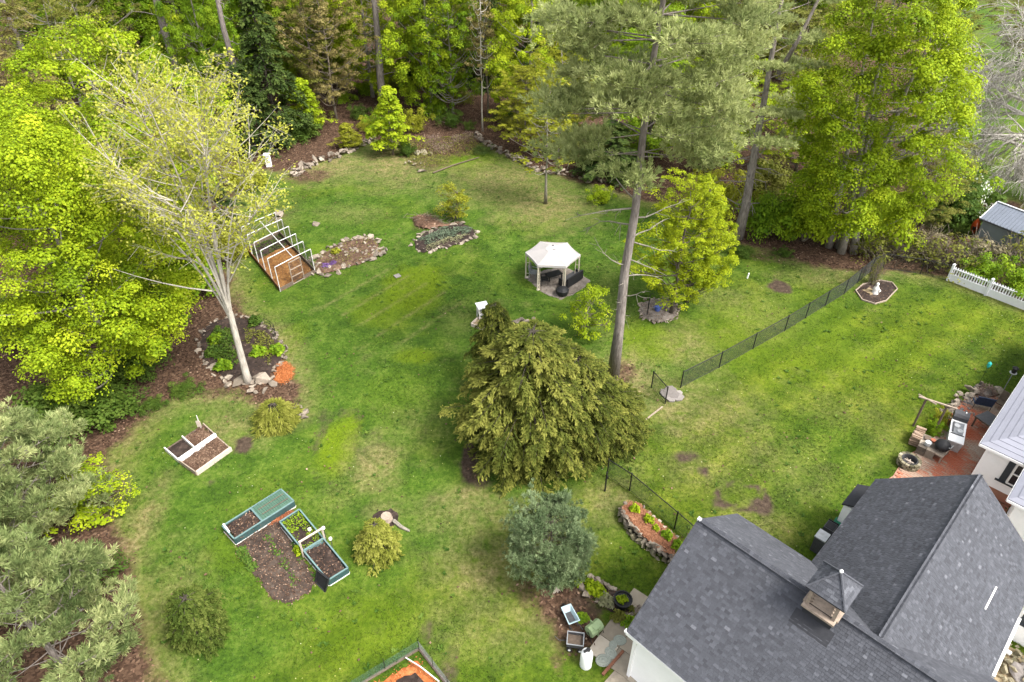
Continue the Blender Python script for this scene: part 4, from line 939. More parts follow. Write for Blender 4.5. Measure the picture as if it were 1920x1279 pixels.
# yellow-green tree over the stone ringed bed by the tall pine
ptree('maple_tree', 'slender yellow-green tree over the stone ringed bed right of the tall pine', 'tree', 'airy', (1258, 588), 'l_lemon', 'bark_dark', top=330, w=180)
ptree('maple_tree', 'fuller yellow-green tree behind the stone ringed bed in front of the snaggy pine', 'tree', 'maple2', (1288, 566), 'l_lemon', 'bark_dark', top=345, w=110)
ptree('young_tree', 'small lime green tree between the gazebo and the golden hemlocks', 'tree', 'roundsap', (1100, 630), 'l_lime', 'twig', top=540, w=76)
ptree('young_tree', 'lime sapling with a feathery crown beside the left stone wall end', 'tree', 'sapling', (737, 290), 'l_lime', 'twig', top=160, w=95)
ptree('young_tree', 'yellow-green bushy sapling behind the oval stone bed', 'tree', 'roundsap', (852, 412), 'l_yellow', 'twig', top=348, w=60)
ptree('young_tree', 'thin small sapling with flat yellow-green leaves behind the left stone wall', 'tree', 'sapling', (655, 278), 'l_yellow', 'twig', top=232, w=60)
ptree('young_tree', 'tall thin pole tree with olive crown at the back of the lawn', 'tree', 'thin', (1023, 382), 'l_yellow', 'bark_grey', top=130, w=120)
ptree('shrub', 'small bright green shrub on the back lawn left of the tall pine', 'shrub', 'bush2', (1128, 380), 'l_lime', 'twig', h=1.3, R=1.1)
ptree('young_tree', 'tiny fine twigged sapling by the statue bed near the wire fence corner', 'tree', 'twiggy', (1635, 532), 'l_olive', 'twig', h=1.9, R=.5)

# wood edge, left side
E_ = [
 ('shrub','mid green shrub mass against the pale maple stems at the wood edge','bush','(365,545)','l_bright',2.4,2.3),
 ('shrub','yellow-green shrub under the lime maples left of the pale maple','bush2','(325,500)','l_yellow',3.4,2.6),
 ('shrub','dark green shrub hugging the trunk of the left lime maple','bush','(258,700)','l_green',1.8,1.9),
 ('shrub','dark green low shrub along the leaf strewn path nearest the corner','bush','(215,775)','l_green',1.3,1.8),
 ('shrub','dark green bush below the lime maple crown at the left edge','bush','(130,800)','l_green',2.2,2.4),
 ('shrub','green tuft plant spreading on the brown leaf litter','bush2','(348,732)','l_green',.5,.9),
 ('shrub','small green tuft on the litter edge above the divided raised bed','bush2','(290,765)','l_green',.5,.7),
 ('shrub','green shrub in the shade between the left maples','bush','(300,600)','l_green',2.0,2.2),
 ('shrub','olive shrub left of the hoop frame under the pale maple','bush2','(400,470)','l_olive',2.6,2.2),
 ('shrub','yellow-green bush leaning over the hoop frame','bush2','(432,480)','l_yellow',2.2,1.4),
 ('shrub','yellow bush below the pale crown near the white post','bush2','(455,350)','l_yellow',2.2,2.0),
 ('shrub','green bush at the far left wood edge behind the lime maple','bush','(60,620)','l_green',2.5,2.6),
]
for nm, lb, k, bp, lf, h_, R__ in E_: ptree(nm, lb, 'shrub', k, eval(bp), lf, 'twig', h=h_, R=R__)
T_ = [
 ('hemlock_tree','dark hemlock behind the pale maple at the left wood edge','hem',(385,440),'l_hem','bark_hem',9.5,3.2),
 ('hemlock_tree','dark hemlock standing between the left lime maples','hem',(205,560),'l_hem','bark_hem',9,3.0),
 ('hemlock_tree','dark hemlock at the far left edge above the lime crown','hem',(70,420),'l_hem','bark_hem',13,3.6),
 ('young_tree','tan leaved young tree at the far left edge below the brown trees','airy2',(85,370),'l_tan','twig',12,3.8),
 ('deciduous_tree','bare brownish tree with tan buds in the upper left corner','airy2',(60,300),'l_tan','twig',17,4.6),
 ('deciduous_tree','grey twigged tree with thin leaves left of the leaning grey trunk','airy2',(215,235),'l_olive','bark_grey',17,4.6),
 ('deciduous_tree','olive leaved tree above the broad left maple','airy',(190,300),'l_olive','bark_grey',15,4.4),
 ('maple_tree','bright green layered maple between the grey trunks at the top left','maple2',(418,238),'l_bright','bark_grey',17,3.3),
 ('hemlock_tree','tall dark hemlock in the back row left of the tan tree','hem',(525,268),'l_hem','bark_hem',15,3.9),
 ('hemlock_tree','shorter dark hemlock beside the tall dark one at the back left','hem',(480,285),'l_hem','bark_hem',9,3.4),
 ('young_tree','yellow-green bush tree in front of the tall dark hemlock','sapling',(577,252),'l_lime','twig',5.6,2.5),
 ('shrub','dark evergreen shrub at the foot of the yellow-green bush tree','bush',(568,262),'l_green','twig',2.3,1.9),
 ('deciduous_tree','tan and olive young-leaved tree left of the tall pine bole','airy',(632,228),'l_tan','twig',16,3.7),
 ('deciduous_tree','olive young-leaved tree crowding the tan tree at the back','airy2',(600,218),'l_olive','twig',15,3.7),
 ('maple_tree','large lime maple with layered boughs right of the tall pine bole','maple2',(812,218),'l_lime','bark_grey',18,4.3),
 ('maple_tree','lime green maple with a slim pale trunk next to the large lime maple','airy',(850,225),'l_bright','bark_grey',16,3.6),
 ('deciduous_tree','white stemmed thin tree nearly bare at the back wood edge','thin',(905,247),'l_tan','bark_pale',17,1.8),
 ('deciduous_tree','slim brown stemmed tree behind the white stemmed one','thin',(915,222),'l_tan','twig',17,2.2),
 ('maple_tree','yellow-lime maple at the back between the bare stems and the tall pine','maple2',(992,238),'l_lime','bark_grey',17,4.3),
 ('maple_tree','low yellow olive maple over the right stone wall','airy',(1045,300),'l_yellow','bark_grey',11,3.6),
 ('maple_tree','yellow olive small tree leaning over the stone wall next to the thin pole tree','airy2',(985,285),'l_yellow','twig',8,3.2),
 ('hemlock_tree','low spreading dark hemlock at the back behind the tall pine bole','hem',(1140,330),'l_hem','bark_hem',5.5,3.6),
 ('maple_tree','shaded green tree behind the tall pine crown','maple2',(1210,300),'l_bright','bark_dark',13,4.0),
 ('maple_tree','yellow-green tree behind the snaggy pine','airy',(1330,330),'l_lime','bark_dark',11,4.2),
 ('shrub','green leafy bush below the snaggy pine trunk on its right','bush',(1440,440),'l_bright','twig',3.6,2.3),
 ('maple_tree','lime understory tree between the snaggy pine and the huge lime maple','airy',(1490,330),'l_lime','twig',9,4.0),
 ('shrub','olive underbrush behind the snaggy pine on the right','bush2',(1450,370),'l_olive','twig',3.0,2.8),
 ('shrub','yellow-green underbrush left behind the snaggy pine','bush2',(1345,400),'l_yellow','twig',3.2,2.6),
 ('shrub','lime leafy bush left of the pale maple stems on the right','bush',(1505,452),'l_lime','twig',4.2,2.3),
 ('shrub','bright lime bush right of the pale maple stems','bush2',(1660,460),'l_lime','twig',3.6,2.2),
 ('deciduous_tree','olive brown young-leaved shrub tree right of the huge lime maple','airy',(1712,435),'l_olive','twig',7.5,2.9),
 ('shrub','dark green bush under white blossom near the blue-grey shed','bush',(1775,420),'l_green','twig',3.8,2.8),
 ('deciduous_tree','olive leaved tree deep behind the snaggy pine','airy2',(1465,262),'l_olive','twig',12,4.0),
 ('deciduous_tree','yellow-tan young-leaved tree behind the bare white tree at the top right','airy',(1905,120),'l_tan','twig',10,3.4),
 ('deciduous_tree','olive young-leaved tree above the huge lime maple at the top right','airy2',(1735,180),'l_olive','twig',13,4.6),
]
for nm, lb, k, bp, lf, bk, h_, R__ in T_: ptree(nm, lb, 'shrub' if nm == 'shrub' else 'tree', k, bp, lf, bk, h=h_, R=R__)
# tall pine boles of the back wood
for lb, bp, q, ln in (('tall dark pine bole bare of boughs beside the lime maple at the back',(722,214),.44,(-.012,0)), ('leaning thick grey pine bole at the top left',(360,240),.50,(-.02,0)), ('thin grey pine bole behind the bright green layered maple',(468,258),.36,(-.01,0)), ('brown pine bole at the upper left corner under the grey twigged tree',(98,235),.40,(-.01,0)), ('far thin bole at the top between the tall pine and the snaggy pine',(1395,140),.32,(0,0)), ('dark straight bole among the yellow-lime maples at the back',(1008,190),.30,(0,0))):
    p = G(*bp); pp_ = pine(int(bp[0])+900, 24, .62, 4.4, 26, q, 24, (.32, .09), dead=22, tufts=7, bend=ln)
    plant('pine_tree', lb, 'tree', pp_, p, (M['bark_pine'], M['l_pine']), bp[0]*.1)
# the bare white-limbed tree at the top right
def bare_tree():
    p = G(1908, 338); t = thing('bare_tree', 'leafless pale tree with long drooping branches reaching in from the top right', 'tree', p)
    b = MB(); b.tube([(0,0,-.2),(0,0,1.5),(-.1,0,4),(0,0,7.5),(.2,.1,11)], [.5,.4,.36,.26,.14], 9); b.build('trunk', M['bark_white'], t, True)
    for i, (d, z, L) in enumerate([((-1,-.25,.45),3.6,5.4),((-1,.4,.5),5.0,5.6),((-.8,-.7,.2),3.2,5.0),((-.6,.2,1),6.5,5.4),((-.9,.1,.12),2.8,5.0),((-.4,-1,.3),4.2,4.6),((-1,0,.8),7.0,5.4),((-.9,-.5,.4),8.2,5.2),((-1,.6,.2),6.0,5.2)]):
        tubes(twig_tree(500+i, (-.05, 0, z), d, L, .16, 4, .60, 4, .05, 5, .72, .13, min_r=.019)).build('limb', M['bark_white'], t, True)
bare_tree()
# white blossom bush
t = ptree('blossom_shrub', 'green shrub sprinkled with white blossom left of the blue-grey shed', 'shrub', 'bush2', (1800, 395), 'l_bright', 'twig', h=3.0, R=2.2)
r = np_rng(91); n = 900; d = unit(r.normal(0, 1, (n, 3))); d[:, 2] = abs(d[:, 2]); C_ = d*np.array([1.0, 1.0, .95])*r.uniform(.75, 1.08, (n, 1))
link('blossom', diamonds('blossom', C_, r.normal(0, 1, (n, 3)), d, .085, .08, r.uniform(0, 1, n)), M['blossom'], t)
# brush beyond the white fence and behind the wire fence
HEDGE = [('olive brown twiggy shrub left of the shed behind the fence corner','twiggy',(1770,500),'l_olive',2.0,2.2),('brown twiggy shrub in front of the blue-grey shed wall','twiggy',(1830,500),'l_brown',2.0,2.0),('green shrub right behind the white picket fence','bush2',(1845,525),'l_bright',1.7,1.5),('green shrub behind the white fence at the frame edge','bush2',(1912,545),'l_bright',1.9,1.6),('olive twiggy shrub by the shed wall at the right edge','twiggy',(1900,505),'l_olive',2.2,2.0),('small green bush in the brown brush below the orange kayak','bush2',(1825,480),'l_lime',1.2,.8),('olive twiggy shrub behind the wire fence corner','twiggy',(1690,478),'l_olive',1.7,1.9),('grey twiggy shrub between the wire fence and the brown brush','twiggy',(1735,470),'l_brown',1.6,1.8),('dry straw coloured grass clump in the brush','twiggy',(1722,460),'l_tan',.9,.7),('brown twiggy shrub beside the pale maple stems','twiggy',(1640,482),'l_olive',1.6,1.9),('dark green low shrub on the leaf litter below the snaggy pine','bush',(1390,478),'l_green',.6,.9),('small dark green shrub on the litter right of the snaggy pine','bush2',(1470,480),'l_green',.5,.7)]
for lb, k, bp, lf, h_, R__ in HEDGE: ptree('shrub', lb, 'shrub', k, bp, lf, 'twig', h=h_, R=R__)
# the woods behind
KIND = {'lime': ('maple_tree','lime leaved maple deep in the woods behind the clearing','maple2','l_lime','bark_grey',(14,19),4.4),
        'bright': ('maple_tree','bright green leaved tree deep in the woods behind the clearing','maple','l_bright','bark_grey',(13,18),4.6),
        'olive': ('deciduous_tree','olive young-leaved tree deep in the woods behind the clearing','airy','l_olive','twig',(13,18),4.4),
        'tan': ('deciduous_tree','tan young-leaved tree deep in the woods behind the clearing','airy2','l_tan','twig',(13,18),4.2),
        'hem': ('hemlock_tree','dark hemlock deep in the woods behind the clearing','hem','l_hem','bark_hem',(12,19),4.0),
        'pine': ('pine_tree','grey-green pine deep in the woods behind the clearing','pine','l_pine','bark_pine',(19,25),4.6),
        'thin': ('deciduous_tree','slender nearly bare stem deep in the woods behind the clearing','thin','l_tan','twig',(13,18),1.9)}
rw = np_rng(15)
def zone_of(x, y):
    px_ = 960 + FOC*x/(y*_cp + (CAM_H-6)*_sp)
    return px_, [z for lim, z in ((150,'in the far upper left corner'),(330,'above the broad left maple'),(470,'behind the bright layered maple'),(580,'behind the dark hemlocks'),(710,'left of the tall dark bole'),(880,'behind the large lime maple'),(960,'behind the white stemmed tree'),(1110,'left of the tall centre pine'),(1300,'behind the tall centre pine'),(1480,'behind the snaggy pine'),(1760,'behind the huge lime maple'),(99999,'behind the leafless pale tree')) if px_ < lim][0]
for yy, n_, x0, x1 in ((80, 15, -52, 34), (87, 15, -60, 40), (96, 15, -66, 46), (108, 13, -72, 52), (124, 13, -82, 60), (145, 10, -90, 66)):
    for i in range(n_):
        x = x0+(x1-x0)*(i+.5+rw.uniform(-.35, .35))/n_; y = yy+rw.uniform(-3, 3)
        k = rw.choice(list(KIND), p=[.28, .18, .22, .08, .14, .05, .05]); nm, lb, key, lf, bk, hr, R__ = KIND[k]; h_ = rw.uniform(*hr); ph, pr = RP[key]; R2 = R__*rw.uniform(.85, 1.2)
        px_, zone = zone_of(x, y)
        if not -160 < px_ < 2080: continue
        lb = lb.replace('behind the clearing', zone)
        plant(nm, lb, 'tree', PR[key], (x, y, .3), (M[bk], M[lf]), rw.uniform(0, 6.28), (R2/pr, R2/pr, h_/ph), 'woodland trees behind the clearing')
for i in range(16):   # left woods beyond the edge trees
    y = rw.uniform(36, 78); x = -(y*.60+18+rw.uniform(0, 12)); k = rw.choice(list(KIND), p=[.22, .2, .22, .08, .2, .04, .04]); nm, lb, key, lf, bk, hr, R__ = KIND[k]; ph, pr = RP[key]
    plant(nm, lb.replace('deep in the woods behind the clearing', 'in the woods along the left side'), 'tree', PR[key], (x, y, .1), (M[bk], M[lf]), rw.uniform(0, 6.28), (R__/pr, R__/pr, rw.uniform(*hr)/ph), 'woodland trees along the left side')
for i in range(64):   # low growth between the back trees
    x = rw.uniform(-38, 30); y = rw.uniform(67, 92) if x < 8 else rw.uniform(58, 90); lf = rw.choice(['l_olive', 'l_yellow', 'l_green', 'l_bright']); s = rw.uniform(.9, 2.0)
    plant('shrub', {'l_olive': 'olive', 'l_yellow': 'yellow-green', 'l_green': 'dark green', 'l_bright': 'bright green'}[lf]+' underbrush shrub among the trunks '+zone_of(x, y)[1], 'shrub', PR['bush2'], (x, y, .15), (M['twig'], M[lf]), rw.uniform(0, 6), (s, s, s*1.2), 'underbrush of the back woods')

# ------------------------------------------------------------------ stones, beds and plants
rs = np_rng(5)
STONES = []
for i in range(10):
    bm = bmesh.new(); q = rs.uniform(.55, .95)
    for k in range(13):
        d = unit(rs.normal(0, 1, 3)); bm.verts.new((d[0]*.5, d[1]*.5*rs.uniform(.7, 1), d[2]*.5*q))
    bmesh.ops.convex_hull(bm, input=bm.verts[:]); bmesh.ops.delete(bm, geom=[v for v in bm.verts if not v.link_faces], context='VERTS')
    sm = bpy.data.meshes.new('stone'); bm.to_mesh(sm); bm.free()
    at = sm.attributes.new('tone', 'FLOAT', 'FACE'); at.data.foreach_set('value', np.clip(rs.normal(.5, .08, len(sm.polygons)), 0, 1).astype(np.float32)); sm.materials.append(M['stone']); STONES.append(sm)
def stone(parent, p, s, name='stone', mat=None, flat=1.0):
    base = parent.location if parent else Vector((0, 0, 0))
    return link(name, STONES[int(rs.integers(0, 10))], mat, parent, Vector(p)-base, (rs.normal(0, .25), rs.normal(0, .25), rs.uniform(0, 6.28)), (s*rs.uniform(.85, 1.35), s*rs.uniform(.75, 1.0), s*rs.uniform(.6, .9)*flat))
def resample(pts, step, closed=False):
    pts = [Vector((p[0], p[1], 0)) for p in pts]
    if closed: pts.append(pts[0])
    out = []; acc = 0.0
    for a, b in zip(pts, pts[1:]):
        L = (b-a).length; t = -acc
        while t + step <= L: t += step; out.append(a.lerp(b, t/L))
        acc = L-t
    return out
def stone_row(t, pts, size=.32, rows=1, closed=False, width=.0, mat=None, z0=0.0, skip=0.0, gap=.9):
    for k in range(rows):
        for p in resample(pts, size*gap, closed):
            if rs.uniform() < skip: continue
            s = size*rs.uniform(.75, 1.3); off = Vector((rs.normal(0, .06+width), rs.normal(0, .06+width), z0+s*.16+k*size*.52)); stone(t, p+off, s, mat=mat)
def mound(name, poly, h, mat, parent=None, z=0.006, step=.13, rough=.03, chips=None, chipn=0, edge=.35, seed=1, chip=(.05, .11), grass=False, base_z=0.0):
    """a heaped surface of soil, mulch or gravel over a polygon; chips lie loose on it"""
    xs = [p[0] for p in poly]; ys = [p[1] for p in poly]
    x0, y0 = min(xs)-step, min(ys)-step; nx = int((max(xs)-x0)/step)+3; ny = int((max(ys)-y0)/step)+3
    X_, Y_ = np.meshgrid(x0+np.arange(nx)*step, y0+np.arange(ny)*step)
    d = sdf(poly, X_, Y_) + (fbm(X_*1.7, Y_*1.7, seed)-.47)*.35*(1 if rough > .01 else 0)
    Zz = base_z + z + h*np.clip(d/edge, 0, 1)**.6 + (fbm(X_*5, Y_*5, seed+3)-.47)*rough*2
    ids = -np.ones(X_.shape, int); o = parent.location if parent is not None else Vector((0, 0, 0)); b = MB(); rr = np_rng(seed+40)
    for j in range(ny):
        for i in range(nx):
            if d[j, i] > 0: ids[j, i] = len(b.v); b.v.append((X_[j, i]-o.x, Y_[j, i]-o.y, Zz[j, i]-o.z))
    tn = fbm(X_*3, Y_*3, seed+9)
    for j in range(ny-1):
        for i in range(nx-1):
            q = [ids[j, i], ids[j, i+1], ids[j+1, i+1], ids[j+1, i]]
            if min(q) >= 0: b.f.append(q); b.t.append(float(np.clip(tn[j, i]+rr.normal(0, .10), 0, 1)))
            elif sum(k >= 0 for k in q) == 3: b.f.append([k for k in q if k >= 0]); b.t.append(.5)
    ob = b.build(name, mat, parent, True)
    if chipn:
        x = rr.uniform(min(xs), max(xs), chipn*2); y = rr.uniform(min(ys), max(ys), chipn*2); k = sdf(poly, x, y) > -.05; x, y = x[k][:chipn], y[k][:chipn]; n = len(x)
        zz = base_z+z+h*np.clip(sdf(poly, x, y)/edge, 0, 1)**.6+rr.uniform(0, .03, n); th = rr.uniform(0, 6.28, n)
        me_ = diamonds(name+'_chips', np.stack([x-o.x, y-o.y, zz-o.z], 1), np.stack([np.cos(th), np.sin(th), rr.normal(.1, .3, n)], 1), np.tile([0, 0, 1.], (n, 1))+rr.normal(0, .3, (n, 3)), rr.uniform(chip[0], chip[1], n), rr.uniform(chip[0]*.5, chip[1]*.5, n), np.clip(rr.normal(.55, .25, n), 0, 1))
        link(name+'_chips', me_, chips or mat, parent, kind='stuff')
    if not grass: NOGRASS.append(poly)
    return ob
def cover(name, poly, h, mat, parent, n, leaf=.09, seed=3, z=0.0, up=1.0, aspect=.7):
    """low leaf cover over a polygon"""
    rr = np_rng(seed); xs = [p[0] for p in poly]; ys = [p[1] for p in poly]; x = rr.uniform(min(xs), max(xs), n*2); y = rr.uniform(min(ys), max(ys), n*2)
    s = sdf(poly, x, y)+(fbm(x*2, y*2, seed)-.47)*.5; k = (s > 0) & (fbm(x*2.5, y*2.5, seed+2) > .36); x, y, s = x[k][:n], y[k][:n], s[k][:n]; m = len(x); o = parent.location
    zz = z+h*np.clip(s/.4, .1, 1)*rr.uniform(.2, 1, m)*(.4+1.2*fbm(x*1.8, y*1.8, seed+5)); th = rr.uniform(0, 6.28, m)
    me_ = diamonds(name, np.stack([x-o.x, y-o.y, zz-o.z], 1), np.stack([np.cos(th), np.sin(th), rr.uniform(-.2, 1, m)*up], 1), np.tile([0, 0, 1.], (m, 1))+rr.normal(0, .4, (m, 3)), leaf*rr.uniform(.7, 1.4, m), leaf*aspect, np.clip(rr.normal(.5, .22, m), 0, 1))
    return link(name, me_, mat, parent, kind='stuff')
def bed(name, label, cat, poly):
    c = Vector((sum(p[0] for p in poly)/len(poly), sum(p[1] for p in poly)/len(poly), 0)); return thing(name, label, cat, c)
def herb(label, px, py, leaf, R=.28, h=.3, z=0.0, key='herb', cat='plant', group=None):
    ph, pr = RP[key]; p = G(px, py, z); return plant('leafy_plant', label, cat, PR[key], p, (M['twig'], M[leaf]), rs.uniform(0, 6), (R/pr, R/pr, h/ph), group)
def rock(label, px, py, s, z=.0, name='rock', mat=None, flat=1.0, group=None):
    p = G(px, py, 0); o = link(name, STONES[int(rs.integers(0, 10))], mat, None, (p.x, p.y, z+s*.2*flat), (rs.normal(0, .2), rs.normal(0, .2), rs.uniform(0, 6)), (s*1.2, s, s*.75*flat)); return tag(o, label, 'rock', group)

# ring bed round the pale maple
poly = PX([(374,642),(380,676),(402,700),(432,716),(470,722),(505,708),(536,668),(524,640),(500,615),(478,600),(440,594),(402,602),(380,618)])
t = bed('stone_ringed_bed', 'irregular bed ringed with field stones round the pale maple', 'garden bed', poly); mound('bed_soil', poly, .12, M['soil'], t, seed=2, chipn=500, chips=M['litter'])
stone_row(t, poly, .34, 1, True, .05, gap=.8); stone_row(t, PX([(505,705),(536,668),(524,640),(500,615)]), .30, 1, False, .1)
for x, y, s in ((494,713,1.25), (452,716,.95), (474,724,.55), (430,712,.7), (400,690,.6), (498,736,.5), (512,722,.55), (480,738,.42), (470,735,.5), (425,722,.75)): stone(t, G(x, y)+Vector((0, 0, .12)), s, 'boulder', M['stone'], .8)
cover('ground_cover', PX([(392,640),(410,690),(440,700),(450,660),(430,620),(405,615)]), .35, M['l_green'], t, 2200, .13, 4, .1); cover('ground_cover', PX([(455,612),(460,640),(500,690),(525,660),(500,625)]), .25, M['l_olive'], t, 1100, .11, 6, .1)
for i, (x, y, lf) in enumerate(((405,640,'l_bright'),(400,665,'l_green'),(420,690,'l_bright'),(478,606,'l_green'),(487,664,'l_bright'),(520,660,'l_bright'))):
    herb(('bright green', 'dark green')[lf == 'l_green']+' leafy perennial in the stone ringed maple bed '+('at its left side', 'by its left stones', 'near its front stones', 'at its back edge', 'right of the trunk', 'at its right tip')[i], x, y, lf, .5, .45, .1)
t = thing('wire_border', 'small black bent wire border at the back right of the maple bed', 'garden edging', G(508,628)); b = MB()
a_, c_ = G(498,612)-t.location, G(515,640)-t.location
for z in (.12, .35, .58): b.tube(bez(a_+Vector((0,0,z)), (a_+c_)/2+Vector((.5,.35,z)), c_+Vector((0,0,z)), 7), .018, 4)
for k in (0, .25, .5, .75, 1): q = bez(a_, (a_+c_)/2+Vector((.5,.35,0)), c_, 5)[int(k*4)]; b.tube([q, q+Vector((0,0,.62))], .016, 4)
b.build('wire', M['black'], t)
poly = PX([(514,686),(534,676),(552,690),(551,708),(532,722),(517,716)]); t = bed('mulch_patch', 'patch of bright orange mulch at the right tip of the maple bed', 'mulch', poly); mound('mulch', poly, .07, M['mulch_o'], t, seed=5, chipn=900)
t = thing('rock_group', 'pale rocks beside the gold threadleaf cypress mound', 'rocks', G(562,778))
for x, y, s in ((558,768,.6),(566,776,.7),(560,785,.5),(572,783,.55),(553,778,.45)): stone(t, G(x, y)+Vector((0,0,.1)), s)

# rock garden beside the hoop frame
poly = PX([(588,492),(602,478),(640,456),(690,444),(704,450),(718,472),(692,490),(640,506),(602,518),(590,512)])
t = bed('rock_garden', 'long rock garden edged with pale stones right of the white hoop frame', 'rock garden', poly); mound('bed_soil', poly, .18, M['mulch_b'], t, seed=6, chipn=1200, chips=M['litter'])
stone_row(t, poly, .46, 1, True, .10, gap=.75)
for k in range(46): u, v_ = rs.uniform(.08, .92), rs.uniform(.15, .85); p = Vector(poly[1] + (0,)).lerp(Vector(poly[5] + (0,)), u)+Vector((rs.normal(0, .55), rs.normal(0, .55), .18)); stone(t, p, rs.uniform(.22, .5))
for x, y, s in ((592,485,.85),(668,450,.8),(676,450,.7),(648,452,.7),(695,447,.8),(640,461,.6),(600,512,.6),(620,505,.6),(690,490,.7),(705,480,.7)): stone(t, G(x, y)+Vector((0,0,.15)), s, 'boulder')
cover('ground_cover', poly, .16, M['l_olive'], t, 500, .09, 8, .2)
herb('purple flowering clump in the rock garden by the hoop frame', 613, 499, 'purple', .42, .16, .12); herb('purple flowering tuft right in the middle of the rock garden front', 624, 494, 'purple', .3, .14, .14); herb('yellow green tuft with orange tint in the rock garden', 630, 474, 'l_yellow', .35, .35, .2)
rock('lone pale rock on the back lawn above the hoop frame', 592, 422, .7); rock('pale upright rock behind the hoop frame end', 525, 404, .8, flat=1.4); rock('small pale rock at the foot of the upright rock', 521, 412, .5)
# oval bed
poly = PX([(774,456),(790,440),(830,425),(868,420),(891,431),(893,443),(866,458),(820,470),(795,475),(780,468)])
t = bed('oval_stone_bed', 'oval bed of grey-green ground cover edged with pale stones', 'garden bed', poly); mound('bed_soil', poly, .15, M['soil'], t, seed=7)
stone_row(t, PX([(830,423),(790,438),(774,456),(780,468),(797,474),(822,469),(866,457),(892,443),(891,431)]), .40, 1, False, .08, gap=.75)
cover('ground_cover', PX([(782,452),(835,428),(885,430),(878,443),(800,462)]), .28, M['l_groundcover'], t, 2400, .10, 9, .1); cover('ground_cover', PX([(795,466),(835,448),(885,440),(860,456),(800,473)]), .2, M['l_sage'], t, 1800, .09, 10, .1)
poly = PX([(772,408),(800,404),(835,422),(870,416),(862,424),(825,428),(795,432),(778,425)])
t = bed('brush_pile', 'low heap of dry brown brush and leaves behind the oval stone bed', 'brush pile', poly); mound('brush', poly, .25, M['litter'], t, seed=8, rough=.12, chipn=1500, chips=M['litter'])
b = MB()
for k in range(70): p = Vector(poly[0]+(0,)).lerp(Vector(poly[4]+(0,)), rs.uniform(0, .95))+Vector((rs.normal(0, .3), rs.normal(0, .3), .2)) - t.location; a = rs.uniform(0, 6.28); b.tube([p, p+Vector((math.cos(a)*.7, math.sin(a)*.7, rs.normal(0, .12)))], [.018, .008], 3)
b.build('twigs', M['twig'], t, kind='stuff')
for x, y, s in ((808,438,.6),(850,425,.7),(865,424,.7)): rock('brown rock on the back rim of the oval bed '+{808: 'at its left end', 850: 'under the bushy sapling', 865: 'at its right end'}[x], x, y, s)
# back stone walls and the wild bed between them
def wall_thing(label, px, size, rows, w=.08, mat=None, name='stone_wall'):
    pts = PX(px); t = thing(name, label, 'stone wall', (pts[0][0], pts[0][1], 0)); stone_row(t, pts, size, rows, False, w, mat, gap=.72); return t
t = wall_thing('tumbled dry stone wall at the back left of the clearing', [(546,334),(560,325),(575,316),(610,302),(650,289),(680,273),(704,262)], .62, 2, .14)
for x, y in ((552,332),(562,322),(570,312),(585,316),(556,322),(600,300)): stone(t, G(x, y)+Vector((rs.normal(0,.2), 0, .2)), rs.uniform(.5, .9))
wall_thing('low dry stone wall under the yellow olive maple at the back right', [(886,252),(905,268),(935,285),(970,301),(1000,317),(1030,326),(1060,330)], .52, 2, .12)
wall_thing('mossy scattered stone row running behind the thin pole tree', [(1070,331),(1110,338),(1150,345),(1185,352)], .50, 1, .15, M['stone_moss'])
wall_thing('short tumbled stone row right of the lime sapling', [(752,268),(762,276),(772,268)], .5, 1, .15)
poly = PX([(745,262),(880,246),(915,275),(880,296),(812,322),(770,318),(748,300)])
t = bed('wild_bed', 'wild bed of dry mauve stalks between the back stone walls', 'garden bed', poly); 
[cover('dry_stalks', PX(q_), .4, M['l_dead'], t, 900, .16, 13+i_, .1, 1.4, .2) for i_, q_ in enumerate(([(780,262),(830,255),(840,272),(800,280)],[(840,262),(885,250),(892,266),(850,276)],[(800,276),(850,270),(845,290),(810,292)]))]; cover('ground_cover', PX([(752,270),(885,252),(908,280),(880,296),(815,318),(770,310)]), .22, M['l_olive'], t, 3600, .11, 14, .1)
for x, y, s in ((784,290,1.0),(795,288,1.2),(806,290,.9),(769,306,.6),(760,308,.5),(778,310,.6),(790,308,.5),(822,285,.6),(776,302,.5)): stone(t, G(x, y)+Vector((0,0,.15)), s*.8, 'boulder', M['stone_moss'])
tag(link('rock', STONES[2], M['stone'], None, G(793,322)+Vector((0,0,.12)), (0,0,.4), (1.1,.55,.4)), 'flat pale rock at the front tip of the wild bed', 'rock')
ptree('shrub', 'dark green rounded shrub beside the lime sapling in the wild bed', 'shrub', 'bush', (764,292), 'l_green', 'twig', h=1.3, R=.85)
ptree('shrub', 'small dark shrub at the back right of the wild bed near the white stem', 'shrub', 'bush2', (878,243), 'l_green', 'twig', h=.9, R=.7)
ptree('shrub', 'dark low shrub in the right corner of the wild bed', 'shrub', 'bush2', (905,285), 'l_hem', 'twig', h=.6, R=1.0)
t = thing('edging_log', 'thin weathered log edging the front of the wild bed', 'log', G(812,326)); b = MB(); o = t.location; b.tube([G(812,326)-o+Vector((0,0,.1)), G(850,312)-o+Vector((0,0,.12)), G(898,297)-o+Vector((0,0,.1))], [.06,.055,.04], 7); b.build('log', M['woodd'], t)
tag(MB().box((0,0,.55),(.45,.35,1.1)).box((0,0,1.14),(.6,.5,.08)).build('white_post', M['white'], loc=G(505,312)), 'stubby white post at the wood edge left of the tumbled wall', 'post')

